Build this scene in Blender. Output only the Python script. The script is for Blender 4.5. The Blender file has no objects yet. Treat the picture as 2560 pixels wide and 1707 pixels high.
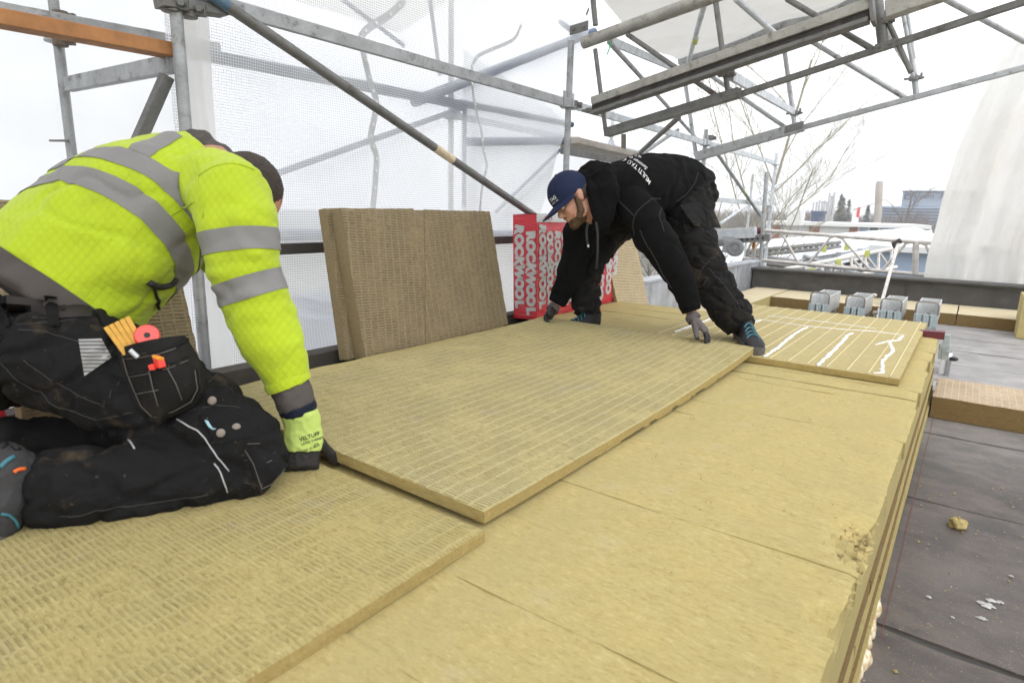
import bpy, bmesh, math, random
import numpy as np
from mathutils import Vector, Matrix, noise as mnoise
from mathutils.bvhtree import BVHTree

sc = bpy.context.scene
rnd = random.Random(7)
R_ = math.radians

# ------------------------------------------------------------------ camera
CAM_H = 0.67                      # eye height over the insulation deck (deck top is z = 0)
FPX = 1542.5                      # focal length in photograph pixels (2560 wide)
YAW, PITCH, ROLL = R_(36.285), R_(12.032), R_(1.330)
_cy, _sy = math.cos(YAW), math.sin(YAW)
_fw = np.array([-_sy*math.cos(PITCH), _cy*math.cos(PITCH), -math.sin(PITCH)])
_rt = np.array([_cy, _sy, 0.0]); _up = np.cross(_rt, _fw)
_c, _s = math.cos(ROLL), math.sin(ROLL)
CR = np.stack([_c*_rt + _s*_up, -_s*_rt + _c*_up, _fw])
CAM = np.array([0.0, 0.0, CAM_H])
cam_d = bpy.data.cameras.new("camera"); cam = bpy.data.objects.new("camera", cam_d)
sc.collection.objects.link(cam)
m3 = Matrix([[CR[0][i], CR[1][i], -CR[2][i]] for i in range(3)])
cam.matrix_world = Matrix.Translation(Vector(CAM)) @ m3.to_4x4()
cam_d.sensor_width = 36.0; cam_d.lens = FPX/2560*36
cam_d.clip_start = 0.05; cam_d.clip_end = 3000
cam_d.dof.use_dof = True; cam_d.dof.focus_distance = 2.9; cam_d.dof.aperture_fstop = 5.0
sc.camera = cam

# ------------------------------------------------------------------ sky, sun, exposure (overcast)
SUN_EL, SUN_ROT = R_(48), R_(115)
w = bpy.data.worlds.new("World"); sc.world = w; w.use_nodes = True
nt = w.node_tree; nt.nodes.clear()
sky = nt.nodes.new("ShaderNodeTexSky"); sky.sky_type = 'NISHITA'; sky.sun_disc = False
sky.sun_elevation = SUN_EL; sky.sun_rotation = SUN_ROT
sky.air_density = 1.0; sky.dust_density = 1.0; sky.ozone_density = 1.0
hs = nt.nodes.new("ShaderNodeHueSaturation"); hs.inputs['Saturation'].default_value = 0.22
bg = nt.nodes.new("ShaderNodeBackground"); bg.inputs['Strength'].default_value = 0.15
wo = nt.nodes.new("ShaderNodeOutputWorld")
# closed cloud deck: an even pale layer over the clear sky
ov = nt.nodes.new('ShaderNodeMixRGB'); ov.inputs[0].default_value = 0.85; ov.inputs[2].default_value = (7.2, 7.3, 7.45, 1)
nt.links.new(sky.outputs[0], hs.inputs['Color']); nt.links.new(hs.outputs[0], ov.inputs[1]); nt.links.new(ov.outputs[0], bg.inputs[0]); nt.links.new(bg.outputs[0], wo.inputs[0])
sun_d = bpy.data.lights.new("sun", 'SUN'); sun_d.energy = 0.6; sun_d.angle = R_(35); sun_d.color = (1, .97, .93)
sun = bpy.data.objects.new("sun", sun_d); sc.collection.objects.link(sun)
# Nishita: rotation measured from +Y towards +X
sdir = Vector((math.sin(SUN_ROT)*math.cos(SUN_EL), math.cos(SUN_ROT)*math.cos(SUN_EL), math.sin(SUN_EL)))
sun.rotation_euler = sdir.to_track_quat('Z', 'Y').to_euler()
sc.view_settings.view_transform = 'Standard'; sc.view_settings.look = 'None'
sc.view_settings.exposure = 1.0; sc.view_settings.gamma = 1.0
sc.view_settings.use_curve_mapping = False
sc.cycles.transparent_max_bounces = 24; sc.cycles.max_bounces = 8
sc.cycles.use_denoising = True

# ------------------------------------------------------------------ survey helpers: sight lines from the measured camera cut with real planes
def ray(px, py):
    return np.array([(px-1280)/FPX, -(py-853.5)/FPX, 1.0]) @ CR
def PZ(px, py, z):
    d = ray(px, py); return CAM + d*((z-CAM_H)/d[2])
def PX(px, py, X):
    d = ray(px, py); return CAM + d*(X/d[0])
def PY(px, py, Y):
    d = ray(px, py); return CAM + d*(Y/d[1])
def PROJ(p):
    c = CR @ (np.asarray(p)-CAM); return np.array([1280+FPX*c[0]/c[2], 853.5-FPX*c[1]/c[2]])
def AT(px, py, d):
    return CAM + ray(px, py)*d
def nrm(v):
    v = np.asarray(v, float); return v/np.linalg.norm(v)

# ------------------------------------------------------------------ mesh builder
class MB:
    def __init__(s): s.v = []; s.f = []; s.m = []; s.uv = None
    def add(s, vs, fs, mi=0):
        o = len(s.v); s.v.extend([tuple(map(float, p)) for p in vs])
        s.f.extend([tuple(i+o for i in f) for f in fs]); s.m.extend([mi]*len(fs)); return s
    def box(s, c, ax, ay, az, mi=0):
        """box from centre and three half-axis vectors"""
        c, ax, ay, az = map(np.asarray, (c, ax, ay, az))
        vs = [c+sx*ax+sy*ay+sz*az for sz in (-1, 1) for sy in (-1, 1) for sx in (-1, 1)]
        if np.dot(np.cross(ax, ay), az) < 0:
            fs = [(0,1,3,2),(4,6,7,5),(0,4,5,1),(2,3,7,6),(0,2,6,4),(1,5,7,3)]
        else:
            fs = [(0,2,3,1),(4,5,7,6),(0,1,5,4),(2,6,7,3),(0,4,6,2),(1,3,7,5)]
        return s.add(vs, fs, mi)
    def bar(s, p, q, wa, wb, up=(0,0,1), mi=0):
        """rectangular bar from p to q, half widths wa (sideways) and wb (up)"""
        p, q = np.asarray(p, float), np.asarray(q, float); d = q-p; L = np.linalg.norm(d); d = d/L
        up = np.asarray(up, float)
        if abs(np.dot(d, up)) > .98: up = np.array([1.0, 0, 0])
        sd = nrm(np.cross(d, up)); u = np.cross(sd, d)
        return s.box((p+q)/2, d*L/2, sd*wa, u*wb, mi)
    def tube(s, p, q, r, n=12, r2=None, mi=0, cap=True):
        return s.path([p, q], [r, r if r2 is None else r2], n, mi, cap)
    def path(s, pts, rs, n=10, mi=0, cap=True, closed=False):
        pts = [np.asarray(p, float) for p in pts]
        if np.isscalar(rs): rs = [rs]*len(pts)
        k = len(pts); vs = []; u = None
        for i in range(k):
            a = pts[(i-1) % k] if closed else pts[max(i-1, 0)]
            b = pts[(i+1) % k] if closed else pts[min(i+1, k-1)]
            t = nrm(b-a)
            if u is None:
                h = np.array([0, 0, 1.0]) if abs(t[2]) < .9 else np.array([1.0, 0, 0])
                u = nrm(h - t*np.dot(h, t))
            else:
                u = u - t*np.dot(u, t); u = nrm(u)
            w_ = np.cross(t, u)
            for j in range(n):
                a_ = 2*math.pi*j/n
                vs.append(pts[i] + rs[i]*(math.cos(a_)*u + math.sin(a_)*w_))
        fs = []
        for i in range(k if closed else k-1):
            i2 = (i+1) % k
            for j in range(n):
                j2 = (j+1) % n
                fs.append((i*n+j, i*n+j2, i2*n+j2, i2*n+j))
        if cap and not closed:
            fs.append(tuple(range(n-1, -1, -1))); fs.append(tuple((k-1)*n+j for j in range(n)))
        return s.add(vs, fs, mi)
    def loft(s, secs, n=24, mi=0, ex=2.0):
        """secs: (centre, half axis A, half axis B); closed rings joined and capped"""
        vs = []
        for c, A, B in secs:
            c, A, B = map(lambda q: np.asarray(q, float), (c, A, B))
            for j in range(n):
                t = 2*math.pi*j/n; ct, st = math.cos(t), math.sin(t)
                x = math.copysign(abs(ct)**(2/ex), ct); y = math.copysign(abs(st)**(2/ex), st)
                vs.append(c + A*x + B*y)
        k = len(secs); fs = []
        for i in range(k-1):
            for j in range(n):
                j2 = (j+1) % n; fs.append((i*n+j, i*n+j2, (i+1)*n+j2, (i+1)*n+j))
        fs.append(tuple(range(n-1, -1, -1))); fs.append(tuple((k-1)*n+j for j in range(n)))
        return s.add(vs, fs, mi)
    def ellip(s, c, A, B, C, n=16, k=10, mi=0):
        """ellipsoid with half-axis vectors"""
        c, A, B, C = map(lambda q: np.asarray(q, float), (c, A, B, C)); secs = []
        for i in range(k+1):
            t = -math.pi/2 + math.pi*(i+.001)/(k+.002)
            secs.append((c + C*math.sin(t), A*math.cos(t), B*math.cos(t)))
        return s.loft(secs, n, mi)
    def grid(s, fn, nu, nv, mi=0):
        vs = [fn(i/nu, j/nv) for j in range(nv+1) for i in range(nu+1)]
        fs = [(j*(nu+1)+i, j*(nu+1)+i+1, (j+1)*(nu+1)+i+1, (j+1)*(nu+1)+i) for j in range(nv) for i in range(nu)]
        return s.add(vs, fs, mi)
    def lathe(s, c, ax, prof, n=20, mi=0):
        ax = nrm(ax); h = np.array([0, 0, 1.0]) if abs(ax[2]) < .9 else np.array([1.0, 0, 0])
        u = nrm(np.cross(ax, h)); v = np.cross(ax, u)
        return s.loft([(np.asarray(c)+ax*t, u*max(r, 1e-4), v*max(r, 1e-4)) for t, r in prof], n, mi)

def mesh_of(name, mb, mats, smooth=False):
    me = bpy.data.meshes.new(name); me.from_pydata(mb.v, [], mb.f); 
    for m in (mats if isinstance(mats, (list, tuple)) else [mats]): me.materials.append(m)
    if any(mb.m): me.polygons.foreach_set('material_index', mb.m)
    if smooth: me.polygons.foreach_set('use_smooth', [True]*len(me.polygons))
    me.update(); return me

def recentre(me):
    n = len(me.vertices); co = np.empty(n*3); me.vertices.foreach_get('co', co); co = co.reshape(-1, 3)
    c = (co.min(0)+co.max(0))/2; c[2] = co[:, 2].min()
    me.vertices.foreach_set('co', (co-c).ravel()); me.update(); return Vector(c)

def root_loc(p):
    l = Vector((0, 0, 0))
    while p is not None: l += p.location; p = p.parent
    return l

def link(name, geo, mats=None, parent=None, smooth=False, bevel=0, kind=None, sharp=None):
    """link a mesh given in world coordinates as one object"""
    me = geo if isinstance(geo, bpy.types.Mesh) else mesh_of(name, geo, mats, smooth)
    if sharp is not None and smooth:
        try: me.set_sharp_from_angle(angle=R_(sharp))
        except Exception: pass
    c = recentre(me)
    o = bpy.data.objects.new(name, me); sc.collection.objects.link(o)
    o.location = c
    if parent is not None:
        o.parent = parent; o.location = c - root_loc(parent)
    if bevel:
        b = o.modifiers.new('edge', 'BEVEL'); b.width = bevel; b.segments = 2; b.limit_method = 'ANGLE'; b.angle_limit = R_(40)
    if kind: o['kind'] = kind
    return o

def tag(o, label, cat, group=None, kind=None):
    o['label'] = label
    if cat: o['category'] = cat
    if group: o['group'] = group
    if kind: o['kind'] = kind
    return o

def thing(name, loc, label, cat, group=None):
    o = bpy.data.objects.new(name, None); sc.collection.objects.link(o)
    o.location = Vector([float(x) for x in loc]); o.empty_display_size = .1
    return tag(o, label, cat, group)

def copy_tree(o, parent=None):
    c = o.copy(); sc.collection.objects.link(c)
    if parent is not None: c.parent = parent
    for ch in list(o.children): copy_tree(ch, c)
    return c

def fbm(p, sc_=1.0, oct=4):
    return mnoise.fractal(Vector(p)*sc_, 1.0, 2.0, oct)

# ------------------------------------------------------------------ materials
class NT:
    def __init__(s, name):
        s.mat = bpy.data.materials.new(name); s.mat.use_nodes = True; s.t = s.mat.node_tree; s.t.nodes.clear()
        s.out = s.t.nodes.new('ShaderNodeOutputMaterial')
    def n(s, typ, **kw):
        x = s.t.nodes.new('ShaderNode'+typ)
        for k, v in kw.items():
            if k.startswith('_'): setattr(x, k[1:], v)
            else: s.set(x, k, v)
        return x
    def set(s, x, k, v):
        inp = x.inputs[int(k[1:])] if k[0] == 'i' and k[1:].isdigit() else x.inputs[k.replace('__', ' ')]
        if hasattr(v, 'bl_idname') and not isinstance(v, bpy.types.NodeSocket): v = v.outputs[0]
        if isinstance(v, bpy.types.NodeSocket): s.t.links.new(v, inp)
        else:
            if isinstance(v, tuple) and len(v) == 3 and inp.type == 'RGBA': v = v+(1,)
            inp.default_value = v
    def math(s, op, a, b=None, c=None):
        x = s.n('Math', _operation=op); s.set(x, 'i0', a)
        if b is not None: s.set(x, 'i1', b)
        if c is not None: s.set(x, 'i2', c)
        return x.outputs[0]
    def mix(s, f, a, b, mode='MIX'):
        x = s.n('MixRGB', _blend_type=mode); s.set(x, 'i0', f); s.set(x, 'i1', a); s.set(x, 'i2', b); return x.outputs[0]
    def noise(s, vec, scale, det=4, rough=.55, dist=0):
        x = s.n('TexNoise', Scale=scale, Detail=det, Roughness=rough, Distortion=dist)
        if vec is not None: s.set(x, 'Vector', vec)
        return x.outputs[0]
    def ramp(s, f, stops):
        x = s.n('ValToRGB'); s.set(x, 'i0', f); e = x.color_ramp.elements
        while len(e) < len(stops): e.new(.5)
        for el, (p, c) in zip(e, stops):
            el.position = p; el.color = tuple(c)+(1,) if not np.isscalar(c) else (c, c, c, 1)
        return x.outputs[0]
    def coord(s, which='Object'):
        return s.n('TexCoord').outputs[which]
    def geo(s): return s.n('NewGeometry').outputs['Position']
    def mapv(s, v, scale=(1, 1, 1), rot=(0, 0, 0)):
        x = s.n('Mapping'); s.set(x, 'Vector', v); x.inputs['Scale'].default_value = scale; x.inputs['Rotation'].default_value = rot; return x.outputs[0]
    def sep(s, v):
        x = s.n('SeparateXYZ'); s.set(x, 'i0', v); return x.outputs
    def bump(s, h, strength=.5, dist=.01, normal=None):
        x = s.n('Bump', Strength=strength, Distance=dist); s.set(x, 'Height', h)
        if normal is not None: s.set(x, 'Normal', normal)
        return x.outputs[0]
    def bsdf(s, col, rough=.6, metal=0.0, normal=None, **kw):
        b = s.n('BsdfPrincipled'); s.set(b, 'Base__Color', col); s.set(b, 'Roughness', rough); s.set(b, 'Metallic', metal)
        if normal is not None: s.set(b, 'Normal', normal)
        for k, v in kw.items(): s.set(b, k, v)
        return b
    def done(s, sh):
        s.t.links.new(sh.outputs[0] if hasattr(sh, 'outputs') else sh, s.out.inputs[0]); return s.mat

def m_plain(name, col, rough=.6, metal=0.0, var=.15, nscale=30, bump=.15, bscale=200, bdist=.002, dirt=None, dirt_scale=6, dirt_lo=.55, dirt_hi=.75):
    T = NT(name); v = T.coord('Object')
    n1 = T.noise(v, nscale, 5)
    c2 = tuple(min(1, c*(1+var)) for c in col); c1 = tuple(c*(1-var) for c in col)
    colr = T.ramp(n1, [(.3, c1), (.7, c2)])
    if dirt:
        d = T.noise(v, dirt_scale, 8, .65); f = T.ramp(d, [(dirt_lo, 0.), (dirt_hi, 1.)])
        colr = T.mix(f, colr, dirt)
    nb = T.noise(v, bscale, 3)
    return T.done(T.bsdf(colr, rough, metal, T.bump(nb, bump, bdist) if bump else None))

def m_insul(name, base, dark, light, rib=None, line=None, rib_amp=.004, line_axis=0, contrast=1.0, fleck=.5, stain=None, wear=.75):
    """mineral wool: fibrous, flecked; optional crimped ribs (pitch rib) crossed by fine raised lines (pitch line)"""
    base, dark, light = [(q[0]*.92, q[1]*.925, q[2]*.85) for q in (base, dark, light)]
    T = NT(name); v = T.coord('Object')
    big = T.noise(v, 3.2, 5, .6); mid = T.noise(T.mapv(v, (22, 55, 55)), 1.0, 8, .72); fine = T.noise(T.mapv(v, (170, 380, 380)), 1.0, 5, .75); mid2 = T.noise(T.mapv(v, (55, 140, 140)), 1.0, 6, .7)
    col = T.ramp(T.math('ADD', T.math('MULTIPLY', mid, .25), T.math('ADD', T.math('MULTIPLY', fine, .3), T.math('MULTIPLY', mid2, .45))), [(.40, dark), (.48, base), (.52, base), (.60, light)])
    col = T.mix(T.math('MULTIPLY', T.ramp(big, [(.35, 0.), (.7, 1.)]), .45), col, tuple(c*.84 for c in base))
    ds = T.noise(T.mapv(v, (16, 120, 120) if line_axis == 0 else (120, 16, 120)), 1.0, 3, .6); col = T.mix(T.math('MULTIPLY', T.ramp(ds, [(.60, 0.), (.70, 1.)]), .42*fleck/.45), col, dark)
    tint = T.noise(v, 6.5, 5, .65); col = T.mix(T.math('MULTIPLY', T.ramp(tint, [(.52, 0.), (.70, 1.)]), .35), col, (base[0]*.93, base[1]*.99, base[2]*1.25)); col = T.mix(T.math('MULTIPLY', T.ramp(tint, [(.30, 1.), (.46, 0.)]), .30), col, (base[0]*1.03, base[1]*.96, base[2]*.82))
    sp = T.noise(v, 150, 2, .5); spf = T.ramp(sp, [(.66, 0.), (.76, 1.)])
    col = T.mix(T.math('MULTIPLY', spf, fleck*.6), col, tuple(c*.45 for c in base))
    if stain:
        st = T.noise(v, 5.5, 6, .7); col = T.mix(T.math('MULTIPLY', T.ramp(st, [(.58, 0.), (.72, 1.)]), .35), col, stain)
    h = T.math('ADD', T.math('MULTIPLY', fine, .25), T.math('ADD', T.math('MULTIPLY', mid, .3), T.math('MULTIPLY', mid2, .45)))
    nrmv = T.bump(h, .9, .008)
    if rib:
        wob = T.noise(v, 7, 5, .6); wob2 = T.noise(v, 35, 2)
        x, y, z = T.sep(v)[0:3]
        a, b = (x, y) if line_axis == 0 else (y, x)
        ph = T.math('ADD', T.math('MULTIPLY', b, 2*math.pi/rib), T.math('ADD', T.math('MULTIPLY', wob, 5.0), T.math('MULTIPLY', wob2, 1.6)))
        rb = T.ramp(T.math('ADD', T.math('MULTIPLY', T.math('SINE', ph), .5), .5), [(.08, 0.), (.5, 1.)])
        pl = T.math('ADD', T.math('MULTIPLY', a, 2*math.pi/line), T.math('MULTIPLY', wob2, .8))
        ln = T.math('POWER', T.math('ADD', T.math('MULTIPLY', T.math('SINE', pl), .5), .5), 9)
        fade = T.ramp(T.noise(v, 6, 7, .7), [(.36, 1-.95*wear), (.58, 1.)])
        hh = T.math('SUBTRACT', 1.0, T.math('MULTIPLY', T.math('SUBTRACT', 1.0, T.math('MAXIMUM', T.math('MULTIPLY', rb, .9), ln)), fade))
        col = T.mix(T.math('MULTIPLY', T.math('SUBTRACT', 1.0, hh), .62*contrast), col, dark)
        col = T.mix(T.math('MULTIPLY', T.math('MULTIPLY', ln, fade), .16*contrast), col, light)
        nrmv = T.bump(hh, .9, rib_amp, nrmv)
    return T.done(T.bsdf(col, .95, 0, nrmv))

Y_B, Y_D, Y_L = (.50, .405, .180), (.36, .275, .10), (.66, .57, .30)
M = {}
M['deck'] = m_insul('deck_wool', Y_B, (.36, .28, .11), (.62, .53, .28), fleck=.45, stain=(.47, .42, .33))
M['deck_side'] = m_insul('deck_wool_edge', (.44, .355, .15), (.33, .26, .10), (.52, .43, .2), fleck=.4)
M['ribbed'] = m_insul('ribbed_wool', (.51, .435, .22), (.25, .195, .08), (.61, .54, .31), rib=.0102, line=.042, rib_amp=.003, stain=(.42, .38, .33), contrast=1.0)
M['ribbed_low'] = m_insul('worn_ribbed_wool', (.47, .385, .17), (.25, .19, .07), (.57, .48, .25), rib=.0102, line=.042, rib_amp=.0025, stain=(.40, .36, .31), contrast=.62, wear=1.0)
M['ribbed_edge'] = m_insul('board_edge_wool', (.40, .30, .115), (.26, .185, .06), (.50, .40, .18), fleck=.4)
M['grooved'] = m_insul('grooved_wool', (.50, .41, .21), (.36, .28, .12), (.64, .56, .33), fleck=.6)
M['brown'] = m_insul('brown_wool', (.335, .265, .17), (.165, .12, .07), (.44, .365, .25), rib=.0125, line=.042, rib_amp=.005, contrast=1.1, stain=(.24, .22, .18))
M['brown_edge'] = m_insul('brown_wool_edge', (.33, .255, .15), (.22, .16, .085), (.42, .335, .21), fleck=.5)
M['pink'] = m_insul('pinkish_wool', (.60, .47, .36), (.30, .21, .13), (.72, .62, .52), rib=.022, line=.03, rib_amp=.004, contrast=1.2)
M['pale'] = m_insul('pale_wool', (.62, .50, .34), (.33, .24, .14), (.72, .62, .46), rib=.022, line=.026, contrast=1.1)
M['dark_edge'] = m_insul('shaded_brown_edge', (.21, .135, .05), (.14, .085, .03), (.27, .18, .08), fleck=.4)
def m_steel(name, col, rough=.5, metal=.55, rust=.0):
    T = NT(name); v = T.coord('Object')
    big = T.noise(v, 9, 5, .6); sp = T.n('TexVoronoi', Scale=70.0); T.set(sp, 'Vector', v)
    c = T.ramp(big, [(.3, tuple(k*.72 for k in col)), (.7, tuple(min(1, k*1.18) for k in col))])
    c = T.mix(.25, c, T.ramp(sp.outputs['Distance'], [(.1, tuple(k*.8 for k in col)), (.8, tuple(min(1, k*1.2) for k in col))]))
    d = T.noise(v, 16, 8, .7); c = T.mix(T.math('MULTIPLY', T.ramp(d, [(.56, 0.), (.70, 1.)]), .75), c, (.11, .10, .075))
    if rust:
        r = T.noise(v, 5, 7, .7); c = T.mix(T.ramp(r, [(.63-rust*.1, 0.), (.72, .8)]), c, (.13, .06, .03))
    return T.done(T.bsdf(c, T.ramp(d, [(.3, rough-.1), (.7, rough+.2)]), metal, T.bump(d, .25, .0015)))
M['steel'] = m_steel('galvanised_steel', (.40, .41, .42))
M['steel_d'] = m_steel('weathered_steel', (.21, .21, .205), .55, .5, rust=.5)
M['steel_l'] = m_steel('bright_galvanised_steel', (.56, .59, .62), .45, .4)
M['alu'] = m_steel('weathered_aluminium', (.40, .39, .36), .5, .5)
M['rail'] = m_steel('painted_lattice_rail', (.62, .59, .56), .5, .15)
M['wood'] = m_plain('orange_plank', (.44, .20, .075), .7, var=.25, nscale=12, bump=.3, bscale=120)
M['wood_l'] = m_plain('weathered_plank', (.46, .42, .38), .8, var=.2, nscale=8)
M['felt_wall'] = m_plain('grey_felt', (.070, .067, .064), .85, var=.22, nscale=5, bump=.4, bscale=300, dirt=(.12, .112, .105), dirt_scale=3)
M['felt_brown'] = m_plain('brown_felt', (.06, .052, .046), .9, var=.25, nscale=9, bump=.5, bscale=250)
M['zinc'] = m_plain('zinc_flashing', (.42, .44, .48), .45, .35, var=.3, nscale=4, bump=.1, dirt=(.16, .16, .17), dirt_scale=3)
M['white_tarp_opaque'] = m_plain('white_roof_sheet', (.78, .80, .84), .5, var=.04, nscale=2, bump=.1, bscale=20)
M['black'] = m_plain('black_rubber', (.012, .012, .013), .6, var=.3)
M['void'] = m_plain('dark_rail', (.05, .045, .042), .7, var=.3, nscale=10, dirt=(.12, .10, .085))

def m_tarp(name, grid=None, clear=.35, col=(.93, .94, .96), dirt=None, trans=.62):
    """woven film: threads in a square grid (UV in metres) with clearer film between; light passes through"""
    T = NT(name); uv = T.coord('UV'); v = T.coord('Object')
    c = T.ramp(T.noise(v, 1.6, 4), [(.3, tuple(k*.96 for k in col)), (.7, col)])
    if dirt:
        d = T.noise(v, 1.1, 7, .65); c = T.mix(T.math('MULTIPLY', T.ramp(d, [(.5, 0.), (.75, 1.)]), .5), c, dirt)
    nb = T.bump(T.noise(v, 7, 5, .55), .12, .03)
    df = T.n('BsdfDiffuse', Color=c, Normal=nb); tl = T.n('BsdfTranslucent', Color=c, Normal=nb)
    s1 = T.n('MixShader', Fac=trans); T.set(s1, 'i1', df); T.set(s1, 'i2', tl)
    tp = T.n('BsdfTransparent', Color=(.97, .98, 1.0))
    s2 = T.n('MixShader')
    if grid:
        x, y, z = T.sep(uv)[0:3]
        k = math.pi/grid
        ax = T.math('ABSOLUTE', T.math('SINE', T.math('MULTIPLY', x, k))); ay = T.math('ABSOLUTE', T.math('SINE', T.math('MULTIPLY', y, k)))
        th = T.math('MINIMUM', ax, ay)
        open_ = T.ramp(th, [(.22, 0.), (.5, 1.)])
        T.set(s2, 'i0', T.math('MULTIPLY', open_, T.math('MULTIPLY', T.ramp(T.noise(v, 2.2, 4), [(.3, .7), (.7, 1.)]), clear)))
    else:
        T.set(s2, 'i0', clear)
    T.set(s2, 'i1', s1); T.set(s2, 'i2', tp)
    return T.done(s2)
M['net'] = m_tarp('net_film', grid=.0125, clear=.58, trans=.85)
M['sheet'] = m_tarp('white_sheet', clear=.16, trans=.80)
M['sheet_dirty'] = m_tarp('white_sheet_dirty', clear=.03, col=(.88, .86, .83), dirt=(.70, .64, .57), trans=.60)
M['border'] = m_tarp('border_film', clear=.28, col=(.93, .915, .88), dirt=(.78, .70, .60), trans=.72)
M['roof_sheet'] = m_tarp('grubby_roof_sheet', clear=.0, col=(.60, .59, .565), dirt=(.44, .42, .38), trans=.5)
M['drape'] = m_tarp('thin_hanging_sheet', clear=.07, col=(.86, .845, .82), dirt=(.70, .63, .56), trans=.50)
M['strip'] = m_tarp('eyelet_strip', clear=.0, col=(.72, .73, .74), trans=.5)

def tarp_mesh(name, fn, nu, nv, mat, su, sv, parent=None):
    """sheet from fn(u,v); UV laid out in metres (su x sv)"""
    mb = MB(); mb.grid(fn, nu, nv); me = mesh_of(name, mb, mat, True)
    uvl = me.uv_layers.new(name='uv'); li = np.empty(len(me.loops), int); me.loops.foreach_get('vertex_index', li)
    U = (li % (nu+1))/nu*su; V = (li//(nu+1))/nv*sv
    uvl.data.foreach_set('uv', np.stack([U, V], 1).ravel()); return me

# ------------------------------------------------------------------ ground, roof deck
ROOF = -0.35
G = MB(); G.grid(lambda u, v: (-900+1800*u, -300+1800*v, -7.0+.8*fbm((u*18, v*18, 3), 1.0, 3)), 40, 40)
T = NT('ground_mix'); gv = T.geo(); gn = T.noise(gv, .05, 6, .6)
M['ground'] = T.done(T.bsdf(T.ramp(gn, [(.35, (.09, .10, .05)), (.5, (.16, .15, .11)), (.7, (.2, .19, .17))]), .95))
link('ground', G, M['ground'], kind='structure', smooth=True)

# roof felt: one sheet thing with laid strips as pieces (strips run across, seams about 0.52 m apart)
T = NT('roof_felt'); v = T.geo()
n1 = T.noise(v, 1.7, 6, .65); n2 = T.noise(T.mapv(v, (4.5, 6.5, 6)), 1.0, 8, .72); n3 = T.noise(v, 260, 2, .5)
c = T.ramp(n1, [(.38, (.042, .038, .037)), (.5, (.078, .068, .064)), (.62, (.118, .106, .101))])
c = T.mix(T.math('MULTIPLY', T.ramp(n2, [(.44, 0.), (.62, 1.)]), .65), c, (.135, .108, .096))
c = T.mix(T.math('MULTIPLY', T.ramp(n3, [(.6, 0.), (.72, 1.)]), .5), c, (.24, .21, .185))
sp = T.noise(v, 55, 3, .6); c = T.mix(T.math('MULTIPLY', T.ramp(sp, [(.69, 0.), (.73, 1.)]), .7), c, (.5, .43, .28))
st = T.noise(v, 4.2, 7, .72); c = T.mix(T.math('MULTIPLY', T.ramp(st, [(.60, 0.), (.68, 1.)]), .45), c, (.035, .032, .034))
sy_ = T.sep(v)[1]; c = T.mix(T.math('MULTIPLY', T.ramp(T.math('DIVIDE', sy_, 8.0), [(.36, 0.), (.56, 1.)]), .72), c, T.ramp(n2, [(.35, (.28, .27, .27)), (.65, (.47, .46, .46))]))  # felt painted paler towards the far end, standing in for grazing sky reflection
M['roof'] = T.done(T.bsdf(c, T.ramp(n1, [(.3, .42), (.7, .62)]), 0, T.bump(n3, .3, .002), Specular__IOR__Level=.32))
roof = MB(); roof.box((1.2, 3.7, ROOF-.25), (4.4, 0, 0), (0, 5.1, 0), (0, 0, .25))
M['void_roof'] = m_plain('roof_slab', (.05, .047, .045), .9)
roof_o = link('roof_deck', roof, M['void_roof'], kind='structure')
ys = [-1.2, -.5, .12, .72, 1.30, 1.68, 2.62, 3.50, 4.15, 4.75, 5.35, 5.95, 6.60, 7.2, 7.9]
for i in range(len(ys)-1):
    y0, y1 = ys[i], ys[i+1]
    segs = [(-2.35, 5.4)] if i % 3 != 1 else [(-2.35, .9+.13*i), (.9+.13*i, 5.4)]
    for (xa, xb) in segs:
        mb = MB(); rr = random.Random(i*7+int(xa*3)); ph = rr.random()*9
        def f(u, v_, y0=y0, y1=y1, xa=xa, xb=xb, ph=ph):
            e = .010*math.sin(u*23+ph)+.006*math.sin(u*61+ph*2)
            yy = y0+.004+(y1-y0-.004)*v_+e
            return (xa+.003+(xb-xa-.006)*u, yy, ROOF+.006-.002*v_+.0012*math.sin(u*37+ph+v_*5))
        mb.grid(f, 40, 6)
        # turned-down lip so the joint reads as a real step
        n0 = 0
        lip = [(*mb.v[i_][:2], ROOF-.002) for i_ in range(41)]
        mb.add([mb.v[i_] for i_ in range(41)]+lip, [(k, k+41, k+42, k+1) for k in range(40)])
        link('felt_sheet', mb, M['roof'], roof_o, smooth=True, sharp=40)

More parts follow.
